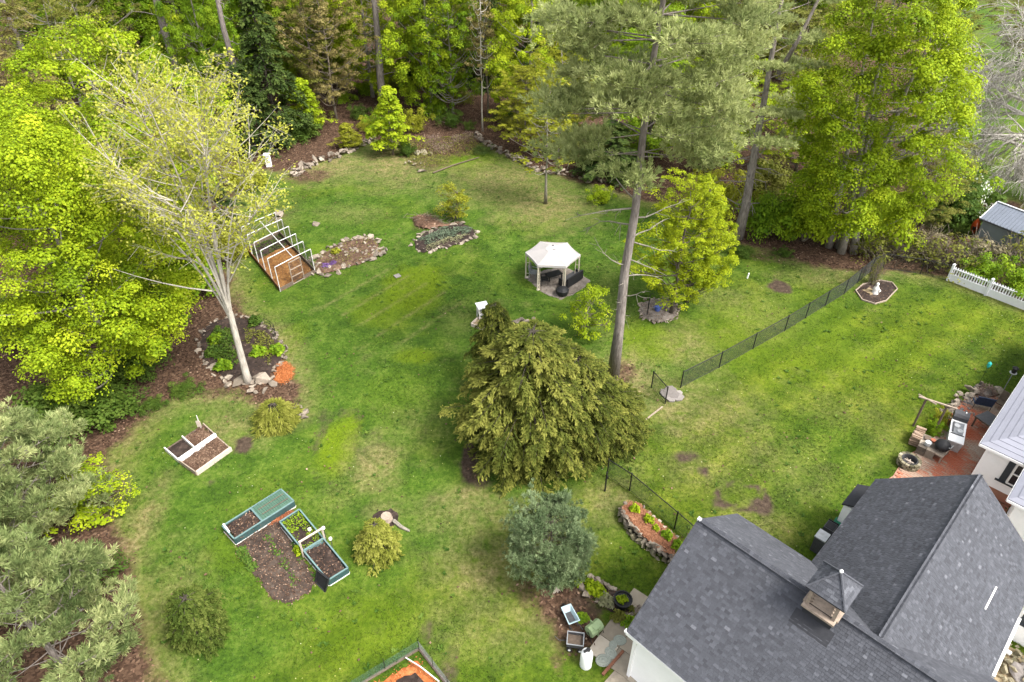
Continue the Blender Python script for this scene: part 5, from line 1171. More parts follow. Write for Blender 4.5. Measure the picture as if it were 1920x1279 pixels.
# ------------------------------------------------------------------ hoop frame vegetable cage
FL, FR = G(526,547), G(591,512); Lv = G(483,424,1.95)-G(549,498,1.95); Lv.z = 0; Wv = FR-FL
t = thing('hoop_frame', 'white pipe cage frame over a boarded orange-brown bed', 'garden cage', FL)
up = lambda z: Vector((0, 0, z))
for i in range(6):
    o = Lv*(i/5.0); q = [o+up(0), o+up(1.9), o+Wv*.5+up(1.93), o+Wv+up(1.9), o+Wv+up(0)]
    b = MB()
    for a, c in zip(q, q[1:]): b.tube([a, c], .03, 6)
    b.build('pipe_hoop', M['pvc'], t)
MB().tube([Wv*.5+up(1.98), Wv*.5+Lv+up(1.98)], .03, 6).build('ridge_pipe', M['pvc'], t)
wn_ = Wv.normalized(); ln_ = Lv.normalized()
for a, c in ((Vector(), Lv), (Wv, Wv+Lv), (Lv, Lv+Wv)): MB().beam(a+up(.17), c+up(.17), .06, .34).build('side_board', M['woodd'] if a.length > .1 else mat_plain('red_brown_board', (.16,.075,.04), .85), t)
MB().beam(up(.14), Wv*.36+up(.14), .06, .28).build('side_board', M['woodd'], t); MB().beam(Wv*.68+up(.14), Wv+up(.14), .06, .28).build('side_board', M['woodd'], t)
poly = [(FL+v_)[:2] for v_ in (Vector(), Wv, Wv+Lv*.72, Lv*.72)]; mound('mulch', poly, .14, mat_tone('rust_brown_mulch', [(0, (.075,.032,.010)), (.5, (.165,.074,.020)), (1, (.28,.15,.05))], .9, 6, use_rnd=False), t, seed=15, rough=.02, edge=.1, chipn=900, chips=M['mulch_b'])
poly = [(FL+v_)[:2] for v_ in (Lv*.72, Wv+Lv*.72, Wv+Lv, Lv)]; mound('soil', poly, .10, M['soil'], t, seed=16, rough=.02, edge=.1); cover('ground_cover', poly, .3, M['l_green'], t, 700, .1, 17, .1)
door = bpy.data.objects.new('door', None); COL.objects.link(door); door.parent = t
d0, d1 = Wv*.36, Wv*.68; b = MB()
for p in (d0, d1): b.beam(p+up(0), p+up(1.75), .05, .05)
for z in (.06, .6, 1.15, 1.72): b.beam(d0+up(z), d1+up(z), .05, .05)
b.build('door_frame', M['wood'], door)
def wires(b, o, e, f, step, q=.006, diag=True):
    """wire mesh over the parallelogram o, e, f"""
    Le, Lf = e.length, f.length; eu, fu = e/Le, f/Lf
    if not diag:
        for i in range(int(Le/step)+1): b.tube([o+eu*step*i, o+eu*step*i+f], q, 3, False)
        for i in range(int(Lf/step)+1): b.tube([o+fu*step*i, o+fu*step*i+e], q, 3, False)
        return b
    for sg in (1, -1):
        k = -Lf
        while k < Le:
            x0, x1 = k, k+Lf; y0, y1 = 0.0, Lf
            if x0 < 0: y0 = -x0; x0 = 0
            if x1 > Le: y1 = Lf-(x1-Le); x1 = Le
            if x1-x0 > .01:
                if sg > 0: p, r2 = o+eu*x0+fu*y0, o+eu*x1+fu*y1
                else: p, r2 = o+eu*x0+fu*(Lf-y0), o+eu*x1+fu*(Lf-y1)
                b.tube([p, r2], q, 3, False)
            k += step
    return b
wires(MB(), d0+up(.06), d1-d0, up(1.66), .09, .007, False).build('door_mesh', M['dark_grey'], door, kind='stuff')
wires(MB(), Wv+up(.3), Lv, up(1.5), .12, .006, False).build('wire_mesh', M['wire'], t, kind='stuff'); wires(MB(), d1+up(.3), Wv-d1, up(1.5), .12, .006, False).build('wire_mesh', M['wire'], t, kind='stuff')

# ------------------------------------------------------------------ gazebo and what stands under it
N0, N1, N3 = G(985.8,519.5), G(1005,546.6), G(1083.8,526); gc = (N0+N3)/2; gr = (N0-N3).length/2; ga = math.atan2(N1.y-gc.y, N1.x-gc.x)
t = thing('gazebo', 'six sided gazebo with a pale canvas canopy and cream legs', 'gazebo', gc)
cor = [Vector((gr*math.cos(ga+i*math.pi/3), gr*math.sin(ga+i*math.pi/3), 0)) for i in range(6)]
for c in cor:
    b = MB(); b.tube([c, c*.99+up(1.98)], .055, 6); b.tube([c*.86, c*.87+up(1.98)], .03, 5); b.beam(c*.85+up(.35), c+up(.35), .03, .03); b.beam(c*.85+up(1.2), c+up(1.2), .03, .03); b.box(c*.95+up(.02), (.2,.2,.04), math.atan2(c.y, c.x)); b.build('leg', M['cream'], t)
b = MB(); n = 6; ring = []
K = 5
def cz(f): return 2.56-.55*f**.9
for lev in (0.17, .45, .75, 1.03):
    row = []
    for i in range(6):
        for k in range(K):
            a, c = cor[i], cor[(i+1) % 6]; s = k/K; p = a.lerp(c, s)*lev; sag = 1-.035*math.sin(s*math.pi)*lev; p = p*sag; row.append((p.x, p.y, cz(lev)-.012*math.sin(s*math.pi)*lev))
    ring.append(row)
vs = [p for row in ring for p in row]; m = 6*K; fs = [(l*m+i, l*m+(i+1) % m, (l+1)*m+(i+1) % m, (l+1)*m+i) for l in range(3) for i in range(m)]
b.add(vs, fs); b.build('canopy', M['canopy'], t)
b = MB(); row = ring[-1]; b.add([(x, y, z+.004) for x, y, z in row]+[(x*1.005, y*1.005, z-.16) for x, y, z in row]+[(x*.965, y*.965, z+.030) for x, y, z in row], [(i, (i+1) % m, m+(i+1) % m, m+i) for i in range(m)]+[(2*m+i, 2*m+(i+1) % m, (i+1) % m, i) for i in range(m)]); b.build('valance', M['canopy_rim'], t)
b = MB(); b.lathe([(.52, 2.34), (.50, 2.39), (.25, 2.50), (.05, 2.58), (.0, 2.585)], 18); b.build('vent_cap', M['canopy_rim'], t); MB().lathe([(.05, 2.58), (.06, 2.62), (.03, 2.65)], 8).build('finial', M['dark_grey'], t); MB().box((.06,-.30,2.50),(.22,.03,.03)).build('vent_slot', M['dark_grey'], t)
poly = PX([(979,520),(1000,512),(1052,498),(1092,512),(1109,528),(1090,545),(1052,564),(1015,548)]); mo = mound('gravel_pad', poly, .03, M['gravel'], None, seed=18, chipn=0); mo['kind'] = 'structure'
def chair(label, px, py, rz, seat='blackp', frame='black', w=.55):
    t = thing('patio_chair', label, 'chair', G(px, py)+up(.02), rz); MB().box((0,0,.42),(w,.5,.06)).build('seat', M[seat], t); MB().box((0,.25,.70),(w,.05,.55), M=Matrix.Rotation(R_(-12), 3, 'X')).build('backrest', M[seat], t)
    for sx in (-1, 1):
        for sy in (-1, 1): MB().tube([(sx*w*.46, sy*.22, 0), (sx*w*.46, sy*.22, .42)], .018, 5).build('leg', M[frame], t)
        MB().beam((sx*w*.52,-.24,.62),(sx*w*.52,.26,.64),.05,.03).build('armrest', M[frame], t)
    return t
chair('black patio chair under the left half of the gazebo', 1020, 533, R_(100)); chair('grey patio chair at the far left under the gazebo canopy', 1000, 520, R_(70), 'grey', 'grey')
t = thing('low_table', 'black low rectangular table at the middle of the gazebo floor', 'table', G(1038,523)+up(.02), R_(28)); MB().box((0,0,.40),(1.1,.62,.05)).build('tabletop', M['blackp'], t)
for sx in (-1, 1):
    for sy in (-1, 1): MB().box((sx*.48,sy*.25,.19),(.05,.05,.38)).build('leg', M['black'], t)
t = thing('patio_sofa', 'black cushioned outdoor sofa on the right side under the gazebo', 'sofa', G(1070,531)+up(.02), R_(48)); MB().box((0,0,.25),(1.7,.7,.34)).build('seat', M['blackp'], t); MB().box((0,-.34,.55),(1.7,.12,.5)).build('backrest', M['blackp'], t)
for sx in (-1, 1): MB().box((sx*.86,0,.4),(.12,.7,.5)).build('armrest', M['blackp'], t)
for k in (-.5, 0.0, .5): MB().box((k,.03,.46),(.5,.58,.1)).build('cushion', M['dark_grey'], t)
t = thing('fire_bowl', 'round black covered fire bowl at the front corner of the gazebo pad', 'fire pit', G(1054,553)+up(.02)); MB().lathe([(.30,0),(.40,.1),(.44,.34),(.42,.42),(.25,.56),(.0,.60)], 8).build('cover', M['blackp'], t); MB().lathe([(.43,.40),(.46,.42),(.43,.44)], 8).build('rim', M['black'], t)
tag(MB().box((0,0,.03),(.42,.42,.05), .6).build('paving_slab', M['flag'], loc=G(745,518)), 'single pale square slab lying on the lime coloured lawn patch', 'slab')
# white play tower
t = thing('playhouse', 'small white play tower with flat roof and slide beside the slim golden hemlock', 'playhouse', G(905,596), R_(20))
for sx in (-1, 1):
    for sy in (-1, 1): MB().box((sx*.33,sy*.33,.55),(.07,.07,1.1)).build('post', M['wpanel'], t)
MB().box((0,0,1.13),(.86,.86,.07)).build('roof', M['white'], t); MB().box((0,0,.45),(.66,.66,.06)).build('deck', M['grey'], t)
for z in (.6, .78): MB().beam((-.33,-.34,z),(.33,-.34,z),.03,.08).build('rail', M['wpanel'], t); MB().beam((-.34,-.33,z),(-.34,.33,z),.03,.08).build('rail', M['wpanel'], t)
MB().beam((.33,-.2,.62),(1.35,-.45,.12),.36,.04).build('slide', M['white'], t); MB().beam((.36,.1,.9),(1.2,-.1,.4),.05,.05).build('handrail', M['wpanel'], t); MB().box((0,.36,.7),(.6,.03,.55)).build('panel', M['dark_grey'], t)
t.scale = (.85,)*3
t = thing('sand_box', 'low wooden box in front of the white play tower', 'sandbox', G(905,611), R_(-30)); b = MB()
for s in (-1, 1): b.box((0,s*.4,.12),(1.2,.05,.24)); b.box((s*.6,0,.12),(.05,.75,.24))
b.build('board', M['woodl'], t); MB().box((0,0,.06),(1.1,.72,.1)).build('sand', M['tan_dirt'], t)
t = thing('rock_group', 'grey rocks peeking out behind the top of the golden hemlocks', 'rocks', G(985,612))
for x in range(965, 1006, 7): stone(t, G(x, 606+rs.normal(0,2))+up(.12), rs.uniform(.4, .6))
# bed under the yellow-green tree
poly = PX([(1198,582),(1203,568),(1225,560),(1258,562),(1273,578),(1272,594),(1250,606),(1220,604),(1203,596)])
t = bed('stone_ringed_bed', 'round bed edged with small pale stones under the slender yellow-green tree', 'garden bed', poly); mound('bed_soil', poly, .08, M['gravel'], t, seed=21, chipn=500, chips=M['litter']); stone_row(t, poly, .28, 1, True, .03, gap=.9)
t = thing('garden_pole', 'thin black pole standing in the stone ringed bed beside the tall pine', 'pole', G(1213,592)); MB().tube([(0,0,0),(.02,0,1.6)], .035, 6).build('pole', M['black'], t); MB().tube([(.02,0,1.6),(.15,0,1.72),(.25,0,1.6)], .02, 5).build('hook', M['black'], t)
t = thing('watering_can', 'blue garden can standing in the bed under the yellow-green tree', 'watering can', G(1232,584)+up(.08)); bl = mat_plain('blue_plastic', (.06,.10,.30), .5); MB().lathe([(.16,0),(.18,.05),(.15,.3)], 10).build('body', bl, t); MB().tube([(.14,0,.1),(.34,0,.34)], .025, 6).build('spout', bl, t); MB().tube([(-.14,0,.1),(-.27,0,.25),(-.1,0,.38)], .02, 5).build('handle', bl, t)

# ------------------------------------------------------------------ raised beds
def board(parent, a, c, z0, z1, w, mat, name='board'):
    o = parent.location; a = Vector((a[0], a[1], 0))-o; c = Vector((c[0], c[1], 0))-o; return MB().beam(a+up((z0+z1)/2), c+up((z0+z1)/2), w, z1-z0).build(name, M[mat], parent)
zt = .26; a, c1, d1_, e1 = (G(335,862,zt), G(404,814,zt), G(432.5,838,zt), G(367,884.5,zt)); f1, h1 = G(308,838.6,zt), G(380,792,zt)
t = thing('raised_bed', 'divided raised bed of mismatched white and bare boards with dead leaves inside', 'raised bed', (a.x, a.y, 0))
board(t, a, c1, 0, zt+.05, .13, 'white'); board(t, a, e1, 0, zt, .05, 'wood'); board(t, e1, d1_, 0, zt, .10, 'woodl'); board(t, f1, a, 0, zt, .06, 'wpanel'); board(t, h1, c1, 0, zt-.05, .05, 'wood'); board(t, f1, h1, 0, .1, .05, 'woodd'); m1_ = f1.lerp(h1, .45); m2_ = a.lerp(c1, .45); board(t, m1_, m2_, 0, zt, .06, 'wpanel'); board(t, d1_, c1, 0, .12, .05, 'wood')
def quad(*p): return [(q.x, q.y) for q in p]
mound('soil', quad(f1, m1_, m2_, a), .1, M['soil'], t, seed=31, rough=.01, edge=.1); mound('leaf_mulch', quad(m1_, h1, c1, m2_), .14, M['mulch_b'], t, seed=32, rough=.02, edge=.1, chipn=700, chips=M['litter']); mound('leaf_mulch', quad(a, c1, d1_, e1), .12, M['mulch_b'], t, seed=33, rough=.02, edge=.1, chipn=1300, chips=M['litter'])
t = thing('plant_marker', 'pale paddle shaped marker on a stake in the divided raised bed', 'garden marker', G(378,806)); MB().tube([(0,0,0),(0,.02,1.0)], .025, 5).build('stake', M['wpanel'], t); MB().box((-.02,-.03,.45),(.22,.02,.42)).build('paddle', M['woodl'], t)
def rim_bed(label, cs, div, h, fills):
    o = cs[0]; t = thing('raised_bed', label, 'raised bed', (o.x, o.y, 0)); n = len(cs)
    for i in range(4):
        p, q = cs[i], cs[(i+1) % 4]; board(t, p, q, .05, h-.04, .05, 'teal', 'side_panel'); board(t, p, q, h-.035, h, .06, 'teal_l', 'rim'); board(t, p, q, 0, .05, .09, 'wpanel', 'base_board')
    board(t, div[0], div[1], .1, h, .07, 'teal_l', 'divider'); return t
h_ = .42; B1 = [G(x, y, h_) for x, y in ((416.6,985.7),(526.3,916.6),(550.7,939),(439,1010))]; D1 = (G(470.4,953,h_), G(491,976,h_))
t = rim_bed('long green panelled raised bed half covered with a green mesh lid', B1, D1, h_, None)
mound('soil', quad(B1[0], D1[0], D1[1], B1[3]), .05, M['soil'], t, seed=34, rough=.012, edge=.1, base_z=.26, chipn=350, chips=M['litter'])
o = t.location; b = MB(); P4 = [D1[0]-o, B1[1]-o, B1[2]-o, D1[1]-o]; b.add([p+(sum(P4, Vector())/4-p)*.04+up(-.02) for p in P4], [(3,2,1,0)]); lid = b.build('mesh_lid', M['net_g'], t)
lid2 = MB()
for s in (.33, .7): lid2.beam(P4[0].lerp(P4[3], s)*1+up(.01)+(P4[1]-P4[0])*.12, P4[1].lerp(P4[2], s)+up(.01)-(P4[1]-P4[0])*.06, .03, .02)
lid2.build('lid_seam', M['woodd'], t); wires(MB(), P4[0]+up(0), P4[1]-P4[0], P4[3]-P4[0], .11, .005, False).build('lid_mesh', M['teal'], t, kind='stuff')
board(t, G(419,983,h_), G(430,998,h_), h_-.02, h_+.04, .07, 'white', 'white_strip')
B2 = [G(x, y, h_) for x, y in ((524.3,977.6),(561,954.2),(652,1064),(614.8,1087.3))]; D2 = (G(569,1031.4,h_), G(605.6,1009,h_))
t = rim_bed('green panelled raised bed beside the tilled plot with seedlings in one half', B2, D2, h_, None)
mound('soil', quad(B2[0], B2[1], D2[1], D2[0]), .05, M['soil'], t, seed=35, rough=.012, edge=.1, base_z=.24); cover('seedlings', quad(B2[0], B2[1], D2[1], D2[0]), .14, M['l_bright'], t, 900, .07, 36, .30)
mound('soil', quad(D2[0], D2[1], B2[2], B2[3]), .05, M['soil'], t, seed=37, rough=.012, edge=.1, base_z=.26, chipn=250, chips=M['litter'])
t = thing('garden_arch', 'low pale wooden arch standing across the green seedling bed', 'trellis', (D2[0].x, D2[0].y, 0)); o = t.location; a, c = D2[0]-o, D2[1]-o; a.z = c.z = 0; e_ = (c-a).normalized()
MB().beam(a-e_*.06, a-e_*.06+up(1.0), .06, .06).build('post', M['woodl'], t); MB().beam(c+e_*.06, c+e_*.06+up(1.0), .06, .06).build('post', M['woodl'], t); MB().beam(a-e_*.1+up(1.03), c+e_*.1+up(1.03), .07, .06).build('crossbar', M['woodl'], t)
def lamp(label, px, py, h):
    p = G(px, py); t = thing('garden_light', label, 'garden light', p); MB().tube([(0,0,0),(0,0,h)], .015, 5).build('stake', M['dark_grey'], t); MB().lathe([(.03,h),(.075,h+.03),(.065,h+.11),(.0,h+.14)], 10).build('lamp_head', M['white'], t)
lamp('small white garden light at the right end of the pale arch', 612, 1012, .75); lamp('small white garden light on the outer side of the seedling bed', 624, 1028, .6); lamp('small white garden light hanging near the arch middle', 588, 1020, .95)
t = thing('black_tray', 'black plastic tray leaning on the corner of the green raised bed', 'tray', G(600,1100)); o = t.location; b = MB(); q = [G(592,1092)-o, G(610,1110)-o, G(616.5,1086,.62)-o, G(595,1069,.62)-o]; nn = (q[1]-q[0]).cross(q[3]-q[0]).normalized()*.05
b.add(q+[p-nn for p in q], [(0,1,2,3),(7,6,5,4),(0,4,5,1),(1,5,6,2),(2,6,7,3),(3,7,4,0)]); b.build('panel', M['blackp'], t); b = MB()
for i in range(4): b.beam(q[i]+nn*.3, q[(i+1) % 4]+nn*.3, .05, .05)
b.build('rim', M['blackp'], t)
poly = PX([(440,1018),(520,972),(560,1030),(597,1092),(583,1110),(540,1136),(512,1126),(478,1078),(446,1042)]); t = bed('tilled_plot', 'tilled brown soil plot with weedy rows between the two green raised beds', 'garden plot', poly); mound('soil', poly, .05, mat_tone('tilled_soil', [(0, (.022,.015,.012)), (.5, (.052,.037,.029)), (1, (.11,.084,.066))], .95, 8, use_rnd=False, bump=.9), t, seed=38, rough=.05, chipn=1500, chips=M['litter'])
for x0, y0, x1, y1, w_ in ((498,1000,565,1108,14),(450,1030,480,1070,14),(545,1000,595,1090,7)):
    pl = PX([(x0-w_*.5,y0+w_*.3),(x0+w_*.5,y0-w_*.3),(x1+w_*.5,y1-w_*.3),(x1-w_*.5,y1+w_*.3)]); cover('weeds', pl, .12, M['l_weed'], t, 700, .10, 39+int(x0), .05)
mound('mulch', PX([(488,982),(545,952),(556,966),(510,988)]), .06, mat_tone('rust_mulch', [(0, (.07,.03,.015)), (.5, (.20,.06,.025)), (1, (.33,.13,.06))], .9, 10, use_rnd=False), t, seed=50, chipn=400)
herb('bright green plant at the inner side of the seedling bed', 560, 1036, 'l_lime', .24, .4)
t = thing('tree_stump', 'cut stump in a dark soil ring behind the cypress shrub', 'stump', G(725,974)); MB().lathe([(.34,-.1),(.27,.1),(.24,.26)], 11).build('trunk', M['wood'], t); mound('soil', [(t.location.x+.7*math.cos(a), t.location.y+.7*math.sin(a)) for a in np.linspace(0, 6.28, 10)[:-1]], .03, M['soil'], t, seed=51)
t = thing('fallen_branch', 'rotten brown branch on the grass right of the stump', 'branch', G(738,978)); o = t.location; MB().tube([up(.06), G(752,990)-o+up(.08), G(768,997)-o+up(.05)], [.10,.09,.05], 6).build('branch', M['bark_grey'], t)

# netted corner garden at the bottom of the frame
ca, cb_, cc = G(786,1217), G(640,1306), G(850,1300); e1_ = (cb_-ca).normalized(); e2_ = (cc-ca).normalized()
t = thing('netted_garden', 'netted garden corner with an orange mulch border round dark soil at the bottom edge', 'garden', ca)
ins = ca+e1_*.25+e2_*.25; A_ = [ins, ins+e1_*4.2, ins+e1_*4.2+e2_*3.4, ins+e2_*3.4]; mound('mulch', quad(*A_), .05, M['mulch_o'], t, seed=52, chipn=1600, rough=.03)
ins2 = ca+e1_*.55+e2_*.62; mound('soil', quad(ins2, ins2+e1_*3.6, ins2+e1_*3.6+e2_*3, ins2+e2_*3), .10, M['soil'], t, seed=53, z=.05, rough=.05, edge=.2)
for o_, e_ in ((ca, e1_*4.3), (ca, e2_*2.8)):
    wires(MB(), o_-t.location+up(.02), e_, up(.55), .05, .0032, False).build('netting', M['grey'] if e_.x > 0 else M['net_g'], t, kind='stuff')
    board(t, o_, o_+e_, 0, .06, .10, 'woodd', 'base_board')
for k in (0, .33, .66): MB().tube([e1_*4.3*k, e1_*4.3*k+up(.75)], .014, 4).build('stake', M['black'], t); MB().tube([e2_*2.8*k, e2_*2.8*k+up(.7)], .014, 4).build('stake', M['black'], t)
t = thing('white_pipe', 'thin white pipe lying across the orange mulch of the netted garden', 'pipe', G(761.5,1237)); MB().tube([up(.15), G(790,1259)-t.location+up(.34), G(824,1283)-t.location+up(.2)], .026, 6).build('pipe', M['pvc'], t)

# ------------------------------------------------------------------ fences
def chain_fence(label, pts, h=1.15, gate=False, cat='fence', name='wire_fence', step=2.6, ends=True):
    P_ = [Vector(p) for p in pts]; o = P_[0]; t = thing(name, label, cat, o); posts = []
    for a, c in zip(P_, P_[1:]):
        k = max(1, round((c-a).length/step)); seg = [a.lerp(c, i/k) for i in range(k)]; posts += seg
        wires(MB(), a-o+up(.04), c-a, up(h-.06), .062, .0036).build('chain_link_mesh', M['wire'], t, kind='stuff')
        MB().tube([a-o+up(h), c-o+up(h)], .024, 6).build('top_rail', M['black'], t); MB().tube([a-o+up(.06), c-o+up(.06)], .012, 4).build('bottom_wire', M['black'], t)
    posts.append(P_[-1])
    for p in posts: MB().tube([p-o, p-o+up(h+.06)], .034, 7).build('post', M['black'], t)
    return t
chain_fence('long black chain link fence between the two lawns up to the statue bed', [G(1276,727), G(1348,690), G(1471,621), G(1582,552), G(1632,510)])
chain_fence('black chain link fence behind the statue bed reaching the white picket fence', [G(1632,510), G(1655,503), G(1725,514), G(1776,526)], step=3.4)
chain_fence('black wire gate standing open by the flagstones', [G(1221,727), G(1247,757)], cat='gate', name='wire_gate', step=9)
chain_fence('black chain link fence beside the raised stone planter running under the garage roof', [G(1138,893), G(1180,920), G(1264,992), G(1318,1040)], step=9)
t = thing('gate_post', 'tall black latch post in front of the planter fence end', 'post', G(1134,921)); MB().tube([(0,0,0),(0,0,1.3)], .04, 7).build('pole', M['black'], t); MB().box((.05,0,.95),(.06,.05,.16)).build('latch', M['black'], t)
t = thing('edging_strip', 'thin timber edging along the right skirt of the golden hemlocks', 'edging', G(1242,764)); o = t.location; MB().beam(up(.05), G(1195,800)-o+up(.05), .06, .07).build('board', M['wood'], t); MB().beam(G(1195,801)-o+up(.05), G(1130,860)-o+up(.05), .06, .07).build('board', M['wood'], t)
t = thing('flagstone_step', 'grey flagstones laid at the open wire gate', 'stepping stones', G(1260,741)); b = [(1247,739,.55),(1257,732,.5),(1262,741,.6),(1271,746,.55),(1258,749,.5),(1272,738,.35),(1251,746,.3)]
for x, y, s in b:
    MB().prism([(s*.62*math.cos(a)*rs.uniform(.8,1.15), s*.62*math.sin(a)*rs.uniform(.8,1.15)) for a in [i*6.283/6 for i in range(6)]], -.02, .03+s*.06+x*.00003, tone=float(rs.uniform(.2,.8))).build('flagstone', M['flag'], t, loc=G(x, y)-t.location)
# white picket fence
p0, p1 = G(1776,526), G(1906,577); dv = (p1-p0).normalized(); t = thing('picket_fence', 'white vinyl picket fence with a solid lower panel at the right edge', 'fence', p0); sp = 2.45
for k in range(5):
    q = dv*sp*k; MB().box(q+up(.62), (.14,.14,1.24), math.atan2(dv.y, dv.x)).build('post', M['vinyl'], t); MB().lathe([(.12,1.24),(.12,1.28),(.0,1.36)], 4, q, a0=math.atan2(dv.y, dv.x)+.785).build('post_cap', M['vinyl'], t)
    if k == 4: break
    a, c = q+dv*.08, q+dv*(sp-.08)
    MB().beam(a+up(.27), c+up(.27), .035, .46).build('lower_panel', M['vinyl'], t)
    for z in (.53, .98): MB().beam(a+up(z), c+up(z), .05, .085).build('rail', M['vinyl'], t)
    for j in range(14): r_ = a.lerp(c, (j+.5)/14); MB().box(r_+up(.80)-dv.cross(up(1))*.03, (.075,.022,.62), math.atan2(dv.y, dv.x)).build('picket', M['vinyl'], t)
# statue bed
poly = PX([(1604,546),(1618,534),(1650,527),(1672,531),(1682,543),(1661,565),(1640,571),(1616,563)]); t = bed('statue_bed', 'shield shaped mulch bed with a tan edging at the fence corner', 'garden bed', poly); mound('mulch', poly, .06, M['soil'], t, seed=61, chipn=300, chips=M['mulch_b'], rough=.02)
b = MB(); q = [Vector((x, y, .05))-t.location for x, y in poly]
for i in range(len(q)):
    MB().beam(q[i], q[(i+1) % len(q)], .06, .10).build('edging_block', M['wood'], t)
mound('sand', PX([(1618,545),(1630,540),(1642,548),(1634,557),(1622,553)]), .12, M['tan_dirt'], t, seed=62, z=.07)
t = thing('garden_statue', 'small white seated figure statue in the shield shaped bed', 'statue', G(1639,551)+up(.06)); MB().lathe([(.20,0),(.22,.06),(.16,.12),(.20,.3),(.16,.48),(.07,.58),(.11,.68),(.09,.78),(.0,.83)], 12).build('body', M['wpanel'], t, True); MB().lathe([(.24,-.05),(.24,.02)], 10).build('base', M['wpanel'], t); MB().tube([(.1,-.1,.42),(.22,-.2,.3),(.1,-.26,.22)], .045, 6).build('arm', M['wpanel'], t, True)
tag(MB().tube([(0,0,0),(.04,0,.42)], .05, 6).build('marker_post', M['white'], loc=G(1401,522)), 'short white marker post on the lawn near the dark soil patch', 'post')

# ------------------------------------------------------------------ raised stone planter by the garage
zt = .52; top = [G(x, y, zt) for x, y in ((1166,950),(1181,938.6),(1196,942),(1276,1013),(1264,1044),(1233,1024),(1204,1002),(1177,975))]
t = thing('stone_planter', 'raised dry stone planter topped with orange-brown mulch beside the wire fence', 'planter', (top[0].x, top[0].y, 0)); mound('mulch', quad(*top), .05, mat_tone('copper_mulch', [(0, (.10,.042,.022)), (.5, (.22,.092,.048)), (1, (.37,.19,.11))], .9, 14, use_rnd=False), t, seed=63, z=0, base_z=zt-.03, step=.09, rough=.02, chipn=2200, chip=(.04,.09), edge=.15)
o = t.location; b = MB(); b.prism([((p-o).x*.97, (p-o).y*.97) for p in top], 0, zt-.08); b.build('core', M['soil'], t)
near_ = [top[1], top[0], top[7], top[6], top[5], top[4], top[4]+(top[4]-top[5])*.7]
for k in range(4):
    for p in resample([(p.x, p.y) for p in near_], .27):
        s = rs.uniform(.24, .42); out = Vector((-.55, -.75, 0)).normalized()*(.12-.045*k); stone(t, p+out+up(.06+k*.135+rs.normal(0,.02)), s*(1.15 if k == 3 else 1), mat=M['stone'] if k > 1 else M['stone_moss'])
for p in resample([(p.x, p.y) for p in (top[2], top[3])], .33): stone(t, p+up(zt-.03), rs.uniform(.2, .32))
for i, (x, y, lf) in enumerate(((1190,957,'l_lime'),(1216,976,'l_lime'),(1230,992,'l_lime'),(1250,1006,'l_bright'),(1269,1024,'l_bright'))): herb(('lime', 'lime', 'thin lime', 'green', 'green')[i]+' leafy plant in the mulch of the stone planter, '+('at its far end', 'second from its far end', 'in its middle', 'second from the garage', 'closest to the garage')[i], x, y, lf, (.24,.24,.17,.26,.26)[i], (.3,.3,.2,.3,.3)[i], zt)

# ------------------------------------------------------------------ yard corner by the garage wall
t = thing('paved_patio', 'worn concrete paver patio at the garage corner', 'patio', G(1145,1210)); o = t.location; e_ = (G(1145.5,1164)-G(1103,1222)).normalized(); f_ = Vector((e_.y, -e_.x, 0)); st = G(1104,1225)
for i in range(4):
    for j in range(4):
        if (i, j) in ((0,3),): continue
        c = st+e_*(.45+i*.86)+f_*(.35+j*.86); MB().box(c-o+up(.02+rs.uniform(0,.012)), (.84,.84,.06), math.atan2(e_.y, e_.x)+rs.normal(0,.012), tone=float(rs.uniform(.25,.8))).build('paver', M['conc'], t)
NOGRASS.append(quad(st, st+e_*3.5, st+e_*3.5+f_*3.5, st+f_*3.5))
tb0, tb1 = G(1168,1223), G(1136,1260); d_ = (tb1-tb0).normalized(); n_ = Vector((-d_.y, d_.x, 0)); n_ = n_ if n_.x < 0 else -n_
t = thing('timber_edge', 'rust brown timber strip between the two paved areas', 'timber', tb0); MB().beam(up(.08), tb1-tb0+d_*.2+up(.08), .10, .10).build('board', mat_plain('rust_timber', (.20,.085,.05), .85, .3), t)
poly = quad(tb0-n_*.12, tb1-n_*.12+d_*1.2, tb1+d_*1.6-n_*3.2, tb0-n_*3.2); mo = mound('concrete_pad', poly, .03, M['conc'], None, seed=66, rough=.004, edge=.05); mo['kind'] = 'structure'
for i, (x, y, s) in enumerate(((1162,1202,.36),(1149,1211,.26),(1145,1226,.36),(1131,1240,.42))): 
    b = MB(); b.lathe([(s*.98,.05),(s,.075),(s*.9,.09),(s*.72,.075),(s*.55,.09),(s*.3,.08),(.02,.095)], 14); ob = b.build('stepping_stone', M['verdigris'], loc=G(x, y)); ob.scale = (.72, .6, 1); ob.rotation_euler = (0, 0, i*1.1); tag(ob, ('round grey-green stepping stone closest to the garage wall on the pavers', 'smallest round grey-green stepping stone on the pavers', 'grey-green ridged stepping stone at the timber strip', 'largest grey-green stepping stone near the white barrel')[i], 'stepping stone')
t = thing('rain_barrel', 'white upright barrel with a dark fitting on top at the paver corner', 'barrel', G(1098,1247)); MB().lathe([(.25,0),(.27,.05),(.27,.82),(.22,.96),(.10,1.02),(.0,1.03)], 18).build('body', M['white'], t, True); b = MB(); b.lathe([(.09,1.0),(.10,1.08),(.05,1.12)], 9, (.05,.05,0)); b.box((-.05,0,1.07),(.22,.10,.08), .5); b.build('fitting', M['blackp'], t)
t.scale = (.85, .85, .95)
t = thing('wheelbarrow', 'pale blue tub wheelbarrow standing on bare soil near the blue-green pine', 'wheelbarrow', G(1068,1163), R_(-68))
